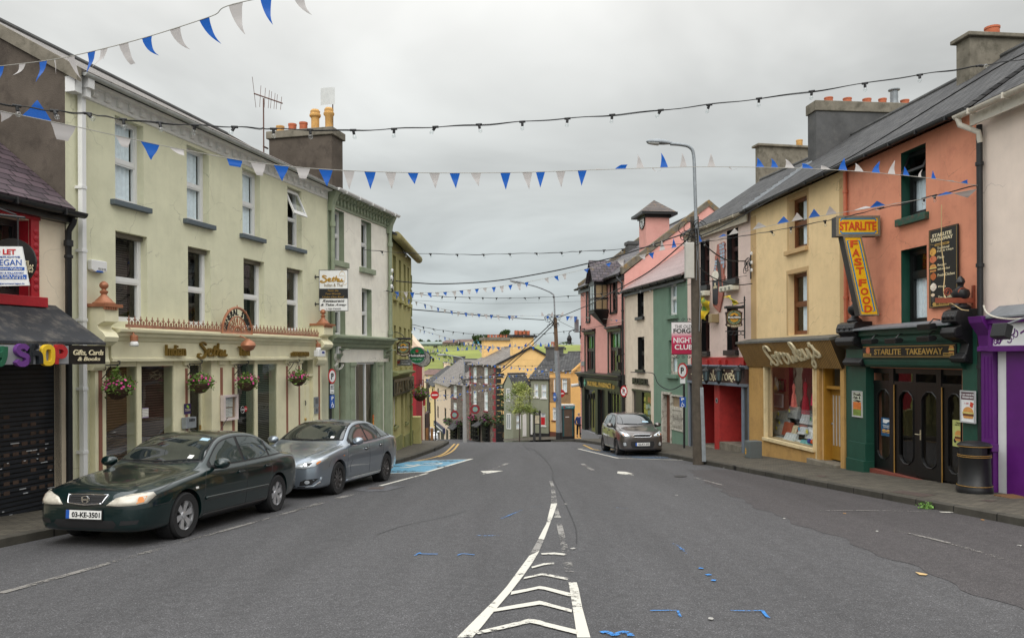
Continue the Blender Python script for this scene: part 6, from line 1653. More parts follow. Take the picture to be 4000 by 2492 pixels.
g.quad((e0,1.19,-1.5),(e1,1.19,-1.5),(e1,1.19,zfa),(e0,1.19,zfa));g.quad((e0,0,zfa-.003),(e1,0,zfa-.003),(e1,1.2,zfa-.003),(e0,1.2,zfa-.003))
p0_,p1_=F.U('Y5',478,800,0),F.U('Y5',530,800,0)
g.put('porch_wall',mat('deep_porch_red',sR(150,26,28),.8,.15,4,.3,40),tI)
G().hxa([(p0_,0,-1.5),(p1_,0,-1.5),(p1_+.3,1.15,-1.5),(p0_+.15,1.15,-1.5)],[(p0_,0,zfa-.01),(p1_,0,zfa-.01),(p1_+.3,1.15,zfa-.01),(p0_+.15,1.15,zfa-.01)]).put('porch_pillar',Mrf,tI,bev=.02)
G().box(e0+.01,p0_-.01,-.02,1.18,-1.5,F.g(e0)+.12).box(p1_+.02,e1-.01,-.02,1.18,-1.5,F.g(e1)+.2).put('porch_step',Mcm,tI,bev=.01)
pm=F.Z('Y5',500,665,-.02)
t=F.th('wall_plaque','small round metal plaque on the red porch pillar','plaque',pm[0],-.012,pm[1]);G().lth([(.1,0),(.1,.01)],(0,-.005,0),20,'y').put('disc',Mgv,t);G().lth([(.05,0),(.05,.006)],(0,-.012,0),16,'y').put('boss',Mbb,t)
for i,x in en((400,523,713)):
 c_=F.Z('Y5',x,420,-.36)
 t=F.th('wall_lantern',['black lantern over the red porch, between the pole and the middle lantern','black lantern between the words old and forge','black lantern at the end of the word forge'][i],'lantern',c_[0],-.36,c_[1],'lanterns on the nightclub signboard')
 k=G();k.lth([(.02,.34),(.03,.3),(.05,.27),(.16,.2),(.17,.17),(.13,.17)],(0,0,0),6);k.lth([(.09,-.2),(.1,-.18),(.06,-.24),(.02,-.3)],(0,0,0),6)
 for j in rg(6):
  a0=j*pi/3;k.tub([(.13*cos(a0),.13*sin(a0),.17),(.085*cos(a0),.085*sin(a0),-.18)],.012,5)
 k.tub([(0,0,.3),(0,.1,.38),(0,.19,.3),(0,.19,-.1)],.014,6);k.put('frame',Mbp,t)
 G().lth([(.12,.165),(.08,-.175)],(0,0,0),6).put('glass',mat('lantern_glass',sR(84,100,104),.15,.1),t)
y_=-.06;pts=[(506,142),(540,128),(572,112),(580,130),(572,160),(582,190),(574,225),(580,260),(572,300),(580,345),(570,380),(566,430),(578,455),(566,560),(562,640),(526,808),(466,742),(462,620),(458,480),(470,395),(486,330),(484,262),(500,215)]
uv=[F.Z('Y4',x,y,y_)for x,y in pts]
t=F.th('painted_cutout','painted cut-out board of stones, brick and a pint of stout on the pink wall','mural board',uv[0][0],y_,uv[14][1])
L_=lambda x,y:(F.U('Y4',x,y,y_)-uv[0][0],F.Z('Y4',x,y,y_)[1]-uv[14][1])
G().ext([L_(*p)for p in pts][::-1],0,.05).put('board',mat('cutout_brick_red',sR(158,96,82),.6,.2,5,stk=.3),t)
g=G();rn=RN(3)
for i,(x,y,w,h)in en([(528,135,30,26),(556,122,24,22),(530,165,24,26),(556,150,22,30),(532,196,26,30),(560,186,22,30),(536,232,24,30),(562,222,20,30),(540,266,22,28),(562,258,18,34),(542,300,20,30),(562,298,18,34),(562,336,16,34),(474,380,22,18),(478,352,22,20),(484,322,22,22),(486,296,20,20)]):
 g.ext([L_(x+w*a,y+h*b)for a,b in((.1,.95),(.9,1),(1,.4),(.8,0),(.15,.05),(0,.6))],-.006-.0003*i,0)
g.put('painted_stones',mat('painted_stone_blue',sR(150,168,184),.6,.3,6),t)
G().ext([L_(*p)for p in[(494,300),(512,270),(540,330),(556,560),(540,600),(520,480),(514,400)]][::-1],-.004,0).put('painted_figure',mat('painted_dark_coat',sR(58,54,54),.6,.3,6),t)
G().ext([L_(*p)for p in[(462,490),(520,492),(514,720),(500,735),(478,733),(466,715)]][::-1],-.012,0).put('painted_stout',mat('painted_stout',sR(34,36,44),.5,.1),t)
G().ext([L_(492+32*cos(2*pi*i/20),445+48*sin(2*pi*i/20))for i in rg(20)],-.014,0).put('painted_head',mat('painted_foam',sR(222,216,200),.6,.15,5),t)
k=G();a_,b_=L_(472,568),L_(510,552);adt(k,'GUINNESS',a_[0],b_[0],a_[1]-.03,a_[1]+.06,-.013,.004);
k.ext([L_(*p)for p in[(484,520),(494,514),(496,545),(488,552)]][::-1],-.016,-.012);k.put('lettering',MATS['cream_lettering'],t)
M_fg=bkm('green_gold_cloth',sR(226,186,30),sR(10,120,66),sR(226,186,30),.17,.16,0,'xz',1,.8,0,var=.1)
def cloth(name,lbl,F,pts,y,bulge,w=None):
 ps=[F.Z('Y4',x,yy,y)for x,yy in pts];n=len(ps)//2;t=F.th(name,lbl,'flag',ps[0][0],y,ps[n][1],'green and gold flags on the pink wall')
 top,bot=ps[:n],ps[n:];g=G()
 Lp=lambda p:(p[0]-ps[0][0],p[1]-ps[n][1])
 def fn(a,b):
  k=a*(n-1);i=min(int(k),n-2);f_=k-i
  A=Ve(Lp(top[i])).lerp(Ve(Lp(top[i+1])),f_);B=Ve(Lp(bot[i])).lerp(Ve(Lp(bot[i+1])),f_);p=A.lerp(B,b)
  return(p.x,bulge*sin(a*7+b*5)-.05*sin(b*9),p.y)
 g.grid(16,16,fn);g.put('cloth',M_fg,t,smo=1)
 return t
cloth('county_flag','crumpled green and gold chequered flag beside the timber pole',FI,[(338,655),(372,652),(400,680),(426,700),(345,880),(368,870),(392,884),(416,880)],-.25,.07)
cloth('county_flag','small green and gold flag draped over the cider sign',FI,[(583,645),(630,640),(660,668),(700,700),(590,660),(640,668),(668,738),(715,735)],-.55,.05)
r=F.rct('Y4',420,452,825,910,-.3)
t=F.th('flag_box','small brass wall lamp box beneath the crumpled flag','lamp',r[0],-.3,r[2]);G().box(0,r[1]-r[0],0,.3,0,r[3]-r[2]).put('housing',mat('brass_box',sR(150,132,96),.5,.1),t,bev=.02)
# cream, green and pink houses up to the corner
k0=ray(2269,CY).x;Yk=(6.98+.16*31)/(k0+.16)
FJ=Fac((k0*Yk,Yk),(6.975,31.03));F=FJ
uP=F.u('Y2',607);uK=F.u('Y2',889);uJ=FJ.len
zEk=F.z('Y2',700,1072,-.25)
M_sea=pls('sea_green_plaster',sR(104,134,114),.2,dirt=sR(112,150,120),damt=.35)
M_ivo=pls('ivory_plaster',sR(214,198,176),.16,dirt=sR(190,172,146),damt=.4)
M_pnk=pls('rose_plaster',sR(216,152,140),.06,dirt=sR(204,126,116),damt=.3)
gj=(F.U('Y2',1038,1200),F.U('Y2',1117,1200),F.z('Y2',1040,1345),F.z('Y2',1040,1040))
gj2=(F.U('Y3',958,450),F.U('Y3',1036,450),F.z('Y3',960,608),F.z('Y3',960,302))
gd=(F.U('Y3',908,1000),F.U('Y3',984,1000),-2,F.z('Y3',908,785))
gg_=(F.U('Y3',986,900),F.U('Y3',1092,900),F.z('Y3',986,1108),F.z('Y3',986,790))
yk=3.2;zRk=F.z('Y2',1195,690,yk)
tJ=hou('green_house','narrow sea green house with sash windows and white railing in its old shop window',F,uK,uJ,zEk,6.5,M_sea,[(*gj,.22),(*gj2,.22),(*gd,.25),(*gg_,.15)],gab=(yk,zRk-.05),zb=-2.5)
M_old=mat('chipped_white_wood',sR(190,186,174),.7,.15,6,.2,20,dirt=sR(96,78,62),dsc=7,damt=.8)
wnd(tJ,gj,.16,Mpv,.55,.06,M_sea,.14,.16,ctn=[(.1,.9,.98,.02)],pj=.12)
wnd(tJ,gj2,.16,M_old,.55,.06,M_sea,.14,.16,ctn=[(.1,.9,.98,.02)],pj=.12)
d=G();a_,b_,c_,d2=gd;d.box(a_-.1,a_+.06,-.05,.2,-2,d2+.1);d.box(b_-.06,b_+.04,-.05,.2,-2,d2+.1);d.box(a_+.06,b_-.06,-.05,.2,d2,d2+.1);df=d.put('door_frame',M_old,tJ)
G().box(a_+.06,b_-.06,.15,.2,-2,d2).put('door',mat('red_brown_door',sR(110,62,44),.6,.2,4,stk=.3),df)
a_,b_,c_,d2=gg_;w_=G();zm=c_+(d2-c_)*.62
for x0,x1,z0_,z1_ in((a_,a_+.07,c_,d2),(b_-.07,b_,c_,d2),(a_+.07,b_-.07,d2-.07,d2),(a_+.07,b_-.07,c_,c_+.08),(a_+.07,b_-.07,zm-.06,zm+.06)):w_.box(x0,x1,-.03,.08,z0_,z1_)
wf=w_.put('window',M_old,tJ)
k=G()
for i in rg(10):
 x=a_+.12+i*(b_-a_-.24)/9;k.lth([(.015,0),(.028,(zm-c_)*.25),(.015,(zm-c_)*.45),(.03,(zm-c_)*.7),(.02,zm-c_-.1)],(x,-.01,c_+.06),6)
k.put('railing',M_old,wf);G().quad((a_,.05,zm),(b_,.05,zm),(b_,.05,d2),(a_,.05,d2)).put('blind',mat('tan_blind',sR(140,124,100),.8),wf)
G().quad((a_,.1,c_),(b_,.1,c_),(b_,.1,zm),(a_,.1,zm)).put('backing',Mdk,wf)
wk=(F.U('Y2',733,1200),F.U('Y2',792,1200),F.z('Y2',735,1360),F.z('Y2',735,1104))
wk2=(F.U('Y3',678,400),F.U('Y3',737,400),F.z('Y3',680,565),F.z('Y3',680,272))
sk=(F.U('Y3',626,900),F.U('Y3',797,900),-2,F.z('Y3',626,738))
tK=hou('ivory_house','ivory house with two black windows and a notice filled shop window',F,uP,uK,zEk,6.5,M_ivo,[(*wk,.25),(*wk2,.25),(*sk,.2)],gab=(yk,zRk-.05),zb=-2.5)
for r in(wk,wk2):
 wnd(tK,r,.18,Mbt,.5,.09,Mbt,.12,.14,pj=.12)
rvl(tK,(wk,wk2),Mbt)
M_zinc=bkm('pinkish_slate_roof',sR(160,142,140),sR(148,130,128),sR(96,82,80),3,.16,.012,'xz',1.6,.5,.9,var=.15)
roof(tK,M_zinc,uP,uK,-.2,zEk,yk,zRk,6.5);roof(tJ,M_zinc,uK,uJ-.05,-.2,zEk,yk,zRk,6.5)
gtr(tK,Mbp,uP-.1,uK,-.27,zEk-.02,.09,bks=True);gtr(tJ,Mbp,uK,uJ-.1,-.27,zEk-.02,.09)
bx('fascia_board',Mbt,tK,uP+.02,uK,-.12,0,zEk-.25,zEk-.05);bx('fascia_board',Mbt,tJ,uK,uJ-.05,-.12,0,zEk-.25,zEk-.05)
pipe(tK,Mbp,uP+.05,-.12,-2.5,zEk-.1,.06,collars=5)
a_,b_,c_,d2=sk;um=F.U('Y3',712,900)
d=G();d.box(a_,um-.05,.1,.16,-2,d2);d.box(um-.05,um+.04,0,.2,-2,d2);d.box(a_,b_,-.02,.06,d2-.1,d2-.002);df=d.put('shopfront',Mbt,tK)
bx('stall_riser',M_ivo,df,um+.04,b_,-.02,.1,-2,F.g(b_)+.45)
G().quad((um+.04,.06,-2),(b_,.06,-2),(b_,.06,d2-.1),(um+.04,.06,d2-.1)).put('pane',Msg,df)
G().quad((um,.6,-2),(b_+.3,.6,-2),(b_+.3,.6,d2),(um,.6,d2)).put('backing',Mmi,df)
rn=RN(8);k=G();cols=[G()for _ in rg(4)]
nn=0
for i in rg(4):
 for j in rg(7):
  x=um+.1+i*(b_-um-.2)/4;z=F.g(b_)+.55+j*.28+rn.uniform(-.04,.04)
  if z+.24<d2-.15 and rn.random()<.85:cols[rn.choice((0,0,0,1,2,3))].box(x,x+(b_-um-.3)/4,.08,.083,z,z+rn.uniform(.18,.26));nn+=1
for c_,cl in zip(cols,(sR(214,214,210),sR(226,210,90),sR(160,180,200),sR(196,80,70))):c_.put('window_notices',mat('notice_paper_%d'%int(cl[2]*100),cl,.8,.15,8),df)
g=G();a_=F.Z('Y3',635,680,-.06);b_=F.Z('Y3',776,680,-.06)
text(tK,'MULVIHILL',a_[0],b_[0],F.z('Y3',636,697,-.06),F.z('Y3',636,640,-.06),-.04,Mbt,.07,bold=.02)
zEp=F.z('Y2',400,985,-.3)
yp=ofp(F,uP,'Y2',1432,262,0,7);zRp=F.z('Y2',1432,262,yp)
r1=(F.U('Y2',472,1100),F.U('Y2',527,1100),F.z('Y2',472,1312),F.z('Y2',472,1010))
r3=(F.U('Y3',204,400),F.U('Y3',286,400),F.z('Y3',205,580),F.z('Y3',205,250));r4=(F.U('Y3',416,400),F.U('Y3',522,400),r3[2],r3[3])
zpf=F.z('Y3',350,748,-.1)
r5=(F.U('Y2',235,1200),F.U('Y2',262,1200),r1[2]-.25,r1[3]-.05)
tP=hou('rose_pharmacy','rose pink corner pharmacy with clock tower, black oriel window and black shopfront',F,0,uP,zEp,2*yp,M_pnk,[(*r1,.2),(*r3,.2),(*r4,.2),(*r5,.2),(.25,uP-.35,-2.4,zpf,.25)],gab=(yp,zRp),zb=-3)
roof(tP,Msb,.15,uP-.3,-.25,zEp,yp,zRp-.15,2*yp)
dzp=(zRp-zEp)/yp
for e0_,e1_ in((uP-.32,uP+.06),(-.1,.22)):
 g=G()
 g.hxa([(e0_,-.1,zEp-0),(e1_,-.1,zEp-0),(e1_,yp,zRp-.02),(e0_,yp,zRp-.02)],[(e0_,-.15,zEp+.35),(e1_,-.15,zEp+.35),(e1_,yp,zRp+.3),(e0_,yp,zRp+.3)])
 g.hxa([(e0_,yp,zRp-.02),(e1_,yp,zRp-.02),(e1_,2*yp,zEp),(e0_,2*yp,zEp)],[(e0_,yp,zRp+.3),(e1_,yp,zRp+.3),(e1_,2*yp,zEp+.3),(e0_,2*yp,zEp+.3)])
 g.put('coping',mat('lichened_coping',sR(104,98,86),.9,.3,4,.4,30,dirt=sR(160,122,46),dsc=3,damt=.6),tP)
gtr(tP,Mbp,-.15,uP-.1,-.32,zEp,.09)
bx('eaves_board',Mbt,tP,0,uP-.05,-.15,0,zEp-.3,zEp-.05)
g=G();g.tub([(uP-.25,-.32,zEp-.05),(uP-.1,-.32,zEp-.25),(uP+.05,-.15,zEp-.45),(uP+.05,-.15,zEp-.9)],.06,8);g.put('swan_neck',Mbp,tP)
g=G()
for i in rg(16):
 z=-1+i*.5
 if z>.3 and z<zEp-.5:g.box(-.02,.28 if i%2 else .18,-.03,0,z,z+.42)
g.put('quoin',M_pnk,tP,bev=.01)
for r,ml in((r1,0),(r3,1),(r4,1),(r5,0)):
 a_,b_,c_,d2=r
 wnd(tP,r,.14,Mbt,.58 if ml else .5,.08,Mbt,.1,.1,mull=ml,pj=.08)
 g=G();f_=.14;g.box(a_-f_,a_,-.05,0,c_,d2);g.box(b_,b_+f_,-.05,0,c_,d2);g.box(a_-f_,b_+f_,-.05,0,d2,d2+.06)
 if ml:
  g.prs([(0,d2),(-.06,d2),(-.08,d2+.12),(-.22,d2+.2),(-.22,d2+.27),(0,d2+.3)],a_-f_-.08,b_+f_+.08,'x')
  G().quad((a_,.2,c_+(d2-c_)*.6),(b_,.2,c_+(d2-c_)*.6),(b_,.2,d2),(a_,.2,d2)).put('green_poster',mat('lime_panel',sR(60,150,40)),tP)
 g.put('window_surround',Mbt,tP)
o0,o1=F.U('Y2',263,1150,-.75),F.U('Y2',312,1150,-.75)
oy=ofp(F,o1,'Y2',312,1150,-3,.5)
zo0,zo1=F.z('Y2',312,1305,oy),F.z('Y2',312,1040,oy);zoa=F.z('Y2',268,822,oy);zoe=F.z('Y2',312,1002,oy)
oc=(o0+o1)/2
g=G();fw=.1
for(x,y)in((o0,oy),(o1,oy)):g.box(x-fw/2,x+fw/2,y-fw/2,y+fw/2,zo0,zo1)
for x in(o0,o1):g.box(x-.04,x+.04,oy,-.005,zo0-.05,zo0+.15);g.box(x-.04,x+.04,oy,-.005,zo1,zoe);g.box(x-.04,x+.04,oy*.45,oy*.5,zo0,zo1);g.box(x-.03,x+.03,oy*.95,0,(zo0+zo1)/2-.05,(zo0+zo1)/2+.05)
g.box(o0,o1,oy-.05,oy+.05,zo0-.05,zo0+.15);g.box(o0,o1,oy-.05,oy+.05,zo1,zoe);g.box(oc-.04,oc+.04,oy-.03,oy+.03,zo0,zo1);g.box(o0,o1,oy-.035,oy+.035,(zo0+zo1)/2-.05,(zo0+zo1)/2+.05)
g.poly([(o0,oy,zoe),(o1,oy,zoe),(oc,oy,zoa-.05)])
orl=g.put('oriel',Mbt,tP)
G().quad((o0,oy-.01,zo0),(o1,oy-.01,zo0),(o1,oy-.01,zo1),(o0,oy-.01,zo1)).put('pane',mat('pale_pane',sR(168,178,176),.15,.1),orl)
G().quad((o1+.01,oy,zo0),(o1+.01,-.1,zo0),(o1+.01,-.1,zo1),(o1+.01,oy,zo1)).put('pane',mat('buff_blind_pane',sR(150,130,100),.25,.1),orl)
zcone=F.z('Y2',370,1465,-.1)
G().add([(o0-.1,oy-.05,zo0),(o1+.1,oy-.05,zo0),(o1+.1,-.005,zo0),(o0-.1,-.005,zo0),(oc,-.02,zcone),(o0-.15,oy-.1,zo0+.08),(o1+.15,oy-.1,zo0+.08),(o1+.15,-.005,zo0+.08),(o0-.15,-.005,zo0+.08)],[(0,1,4),(1,2,4),(2,3,4),(3,0,4),(0,1,6,5),(1,2,7,6),(2,3,8,7),(3,0,5,8),(5,6,7,8)]).put('oriel_bracket',Mbt,orl)
yb_=(zoa-zEp)/dzp+.3
ybe=max(.1,(zoe-zEp)/dzp+.3)
rr_=G()
for s_,xe in((-1,o0-.25),(1,o1+.25)):
 rr_.add([(xe,oy-.2,zoe-.05),(oc,oy-.2,zoa),(oc,yb_,zoa),(xe,ybe,zoe-.05),(xe,oy-.2,zoe+.02),(oc,oy-.2,zoa+.08),(oc,yb_,zoa+.08),(xe,ybe,zoe+.02)],[(0,1,2,3),(4,5,6,7),(0,1,5,4),(3,2,6,7),(0,3,7,4)])
rr_.put('oriel_roof',bkm('dormer_slate',sR(92,82,88),sR(66,60,66),sR(28,27,29),.3,.22,.014,'yz',1.4,.5,.9,var=.3,lic=sR(120,100,60)),orl)
ut_=uP-1.35;yt_=ofp(F,ut_,'Y2',818,500,-1,6)
zt1,zt0=F.z('Y2',818,322,yt_),zEp
tw=abs(F.U('Y2',748,500,yt_)-ut_)
yd=ofp(F,ut_,'Y2',1045,500,0,9)-yt_
tow=bx('clock_tower',M_pnk,tP,ut_-tw,ut_,yt_,yt_+yd,zt0,zt1)
za_=F.z('Y2',897,205,yt_+yd/2);ov=.28
g=G();g.add([(ut_-tw-ov,yt_-ov,zt1),(ut_+ov,yt_-ov,zt1),(ut_+ov,yt_+yd+ov,zt1),(ut_-tw-ov,yt_+yd+ov,zt1),(ut_-tw/2,yt_+yd/2,za_)],[(0,1,4),(1,2,4),(2,3,4),(3,0,4),(0,3,2,1)])
g.put('tower_roof',bkm('mossy_slate',sR(96,86,80),sR(76,70,68),sR(34,32,31),.25,.16,.014,'xz',1.3,.6,.9,var=.3,lic=sR(170,126,44)),tow)
G().box(ut_-tw-ov-.06,ut_+ov+.06,yt_-ov-.06,yt_+yd+ov+.06,zt1-.16,zt1-.02).box(ut_-tw-.08,ut_+.08,yt_-.08,yt_+yd+.08,zt1-.28,zt1-.16).put('tower_eaves',Mbt,tow)
cz=F.z('Y2',783,420,yt_);cr=abs(F.z('Y2',783,348,yt_)-cz)
ck=G().lth([(cr,-.03),(cr,0)],(ut_-tw/2,yt_,cz),32,'y').put('clock',Mwb,tow)
g=G();g.tub([(ut_-tw/2+cr*cos(i*pi/16),yt_-.03,cz+cr*sin(i*pi/16))for i in rg(33)],.03,6)
for i in rg(12):
 a=i*pi/6;g.tub([(ut_-tw/2+cr*.72*cos(a),yt_-.036,cz+cr*.72*sin(a)),(ut_-tw/2+cr*.9*cos(a),yt_-.036,cz+cr*.9*sin(a))],.018,4)
g.put('clock_ring',Mbk,ck)
G().tub([(ut_-tw/2,yt_-.045,cz),(ut_-tw/2-cr*.55,yt_-.045,cz+cr*.12)],.022,5).tub([(ut_-tw/2,yt_-.045,cz),(ut_-tw/2+cr*.1,yt_-.045,cz-cr*.7)],.018,5).put('clock_hands',Mbk,ck)
c0=F.Z('Y2',480,740,yp*.7)
chm(tP,.3,yp*.62,zEp+1,F.z('Y2',500,705,yp*.7),.7,1.2,Msm,.06,.2)
zc1,zc0_=F.z('Y3',350,610,-.35),F.z('Y3',350,655,-.2)
g=G();g.prs([(-.002,zpf),(-.12,zpf),(-.14,zc0_),(-.24,zc0_+.08),(-.26,zc1-.14),(-.38,zc1-.08),(-.38,zc1),(-.002,zc1+.05)],-.12,uP-.02,'x')
X_=lambda x:F.U('Y3',x,900,-.1)
for x0,x1 in((168,194),(290,312),(384,406),(518,548)):g.box(X_(x0),min(X_(x1),uP-.02),-.1,.1,-2.4,zpf)
for x0,x1 in((194,290),(406,518)):
 for i in rg(1,4):
  x=X_(x0)+(X_(x1)-X_(x0))*i/4;g.lth([(.03,0),(.03,1.6),(.06,1.75),(.06,2)],(x,-.02,F.g(x)+.65),6)
 g.box(X_(x0),X_(x1),-.05,.05,zpf-.12,zpf)
sp=g.put('shopfront',Mbt,tP)
M_gran=mat('grey_granite',sR(132,132,134),.7,.15,20)
k=G()
for x0,x1 in((166,330),(400,550)):k.box(X_(x0),min(X_(x1),uP-.02),-.13,.1,-3,F.g(X_(x0))+.62)
k.put('plinth',M_gran,sp)
for x0,x1 in((194,290),(406,518)):G().quad((X_(x0),.04,-2.4),(X_(x1),.04,-2.4),(X_(x1),.04,zpf),(X_(x0),.04,zpf)).put('pane',Msg,sp)
bx('door',Mbt,sp,X_(312),X_(384),.12,.2,-2.4,zpf)
for x0 in(165,520):G().prs([(0,zpf-.1),(-.2,zpf-.05),(-.24,zc0_-.3),(-.3,zc0_-.2),(-.3,zc0_),(0,zc0_)],X_(x0),X_(x0)+.3,'x').put('console',Mbt,sp,bev=.02)
a_,b_=F.U('Y3',222,700,-.15),F.U('Y3',438,715,-.15);zl0,zl1=F.z('Y3',222,710,-.15),F.z('Y3',222,668,-.15)
M_gold2=mat('bright_gold',sR(206,168,78),.4,.1,mtl=.2)
g=G();adt(g,'MULVIHILL PHARMACY',a_,b_,zl0,zl1,-.15,.02,bold=.02);adt(g,'LTD',b_+.15,F.U('Y3',466,728,-.15),zl0,zl0+(zl1-zl0)*.7,-.15,.02);g.put('lettering',M_gold2,sp)
x=F.Z('Y3',196,685,-.15);G().box(x[0]-.06,x[0]+.06,-.17,-.14,x[1]-.2,x[1]+.2).box(x[0]-.17,x[0]-.06,-.17,-.14,x[1]-.06,x[1]+.06).box(x[0]+.06,x[0]+.17,-.17,-.14,x[1]-.06,x[1]+.06).put('pharmacy_cross',mat('cross_green',sR(110,180,150)),sp)
p=F.w(-.1,-.5,F.z('Y3',130,260,-.4))
t=F.th('corner_lantern','black lantern on a curved arm at the pharmacy corner','lamp',0,0,F.z('Y3',170,240,0))
g=G();g.tub(sm2([(0,-.02,.1),(-.1,-.4,.25),(-.1,-.7,.1),(-.1,-.7,-.1)],4),.03,6);g.lth([(.02,0),(.1,-.1),(.13,-.2),(.16,-.22),(.13,-.45),(.16,-.5),(.04,-.6)],(-.1,-.7,-.05),10);g.box(-.06,.1,-.06,0,-.3,.5);g.put('lamp',Mbp,t)
t=F.th('alarm_siren','grey loudspeaker box on a bracket above the corner lantern','siren',-.05,-.25,F.z('Y3',140,175,-.2));G().box(-.1,.1,-.12,.12,-.35,.45).box(-.05,.05,-.05,.05,.45,.62).put('box',Mgv,t,bev=.02)
t=F.th('security_camera','white security camera under the pharmacy cornice','camera',-.1,-.3,F.z('Y3',142,716,-.3));G().tub([(0,-.3,0),(0,.15,.05)],.1,10).tub([(0,.1,0),(.05,.3,.1)],.03,6).put('housing',Mpv,t)
r=F.rct('Y3',168,195,492,530,-.02);pla('street_name_plate','small grey street name plate on the rose pink corner','sign',F,r,-.035,Mgv,.02)
t=F.th('speaker','black box pair fixed beside the far pharmacy window','speaker',F.U('Y3',522,500),-.02,F.z('Y3',522,570,-.1));G().box(0,.25,-.2,0,0,.4).box(0,.25,-.2,0,.75,1.1).box(.1,.14,-.05,0,.4,.75).put('box',Mbt,t)
# beyond the crest of the hill
def pd(px,Y,z='Y1'):
 r=ray(q(z,px,0)[0],CY).x;return(r*Y,Y)
Mso=bkm('rubble_stone',sR(128,112,98),sR(90,80,72),sR(120,112,102),.34,.17,.03,'xz',1,.9,.6,var=.45,offset=.37,lic=sR(70,62,56))
Mgw=pls('golden_plaster',sR(236,190,110),.06)
Mbw=mat('black_quoin',sR(30,30,32),.6,.15)
M_redq=mat('red_quoin',sR(140,36,48),.6,.15)
Mws=mat('white_sash',sR(228,228,226),.5,.05)
def W_(t,F,x0,x1,yt,yb,frame=None,sill=None,z='Y1',ml=0,rail=.5,cur=True,fw=.09):
 r=F.rct(z,x0,x1,yt,yb)
 wnd(t,r,.1,frame or Mws,rail,fw,sill,.08,.1,ctn=[(.05,.95,.98,.02)]if cur else None,mull=ml)
 return r
def opsof(F,lst,z='Y1',d=.14):return[(*F.rct(z,*w),d)for w in lst]
FS=Fac(pd(858,79.5),pd(1182,72));F=FS
zes=F.z('Y1',1170,540)
wl_=[(901,941,556,740),(1030,1073,558,752),(901,941,826,1002),(1030,1073,844,1070)]
ys_,zrs_=3.4,F.z('Y1',1300,330,3.4)
tS=hou('stone_shop','rubble stone shop with red and black quoins and a golden gable end',F,0,FS.len,zes,6.6,Mso,opsof(F,wl_),zb=-4,gab=(ys_,zrs_),gam=Mgw,itr=True)
roof(tS,Msw,-.1,FS.len+.1,-.25,zes,ys_,zrs_,6.8)
for w in wl_:W_(tS,F,*w,sill=M_redq)
k=G();kr_=G()
for i in rg(20):
 z=-2+i*.5;w_=.7 if i%2 else .4
 if z<zes-.4:
  kr_.box(FS.len-w_*1.3-.25,FS.len-.25-0,-.03,0,z,z+.4);kr_.box(.02,w_*.7,-.03,0,z,z+.4)
  k.hxa([(FS.len-.25,-.05,z),(FS.len+.03,-.05,z),(FS.len+.03,w_*1,z),(FS.len-.25,0,z)],[(FS.len-.25,-.05,z+.42),(FS.len+.03,-.05,z+.42),(FS.len+.03,w_*1,z+.42),(FS.len-.25,0,z+.42)])
k.put('black_quoin',Mbw,tS);kr_.put('red_quoin',M_redq,tS)
g=G();e_=FS.len+.05
g.hxa([(e_,-.3,zes-.1),(e_+.12,-.3,zes-.1),(e_+.12,ys_,zrs_-.1),(e_,ys_,zrs_-.1)],[(e_,-.3,zes+.1),(e_+.12,-.3,zes+.1),(e_+.12,ys_,zrs_+.1),(e_,ys_,zrs_+.1)])
g.hxa([(e_,ys_,zrs_-.1),(e_+.12,ys_,zrs_-.1),(e_+.12,6.9,zes-.1),(e_,6.9,zes-.1)],[(e_,ys_,zrs_+.1),(e_+.12,ys_,zrs_+.1),(e_+.12,6.9,zes+.1),(e_,6.9,zes+.1)])
g.put('barge_board',Mbw,tS)
cy1=ofp(F,FS.len,'Y1',1372,250,0,6);cy2=ofp(F,FS.len,'Y1',1618,250,0,9)
zc=F.z('Y1',1372,178,cy1)
chm(tS,FS.len-.75,cy1,zes+.5,zc,.76,cy2-cy1,Mgw,.22,.2,capm=Mbw,pots=[(.5,.22,.17,.42,Mtr,0),(.5,.42,.17,.42,Mtr,0),(.5,.6,.17,.4,Mtr,0),(.5,.8,.17,.42,Mtr,0)])
cy3=ofp(F,1,'Y1',1032,300,-2,6);cy4=ofp(F,1,'Y1',1375,300,0,12)
chm(tS,.2,cy3,zes,F.z('Y1',1032,205,cy3),.8,cy4-cy3,Mgw,.2,.3,capm=Mcm,pots=[(.5,.2+i*.105,.13,.3,Mtr,0)for i in rg(8)])
M_bwn=mat('black_small_panes',sR(26,26,28),.4,.1)
def bow(t,F,x0,x1,yt,yb):
 r=F.rct('Y1',x0,x1,yt,yb,-.1);a,b,c,d=r
 g=G();n=4
 for i in rg(n+1):u=a+(b-a)*i/n;g.box(u-.05,u+.05,-.35 if 0<i<n else-.2,-.05,c,d)
 for i in rg(5):z=c+(d-c)*i/4;g.box(a,b,-.3,-.1,z-.035,z+.035)
 w=g.put('shop_window',M_bwn,t);G().quad((a,-.2,c),(b,-.2,c),(b,-.2,d),(a,-.2,d)).put('pane',Msg,w);G().quad((a,-.08,c),(b,-.08,c),(b,-.08,d),(a,-.08,d)).put('backing',Mmi,w)
 return r
bow(tS,F,878,975,1198,1390);bow(tS,F,1022,1086,1225,1420)
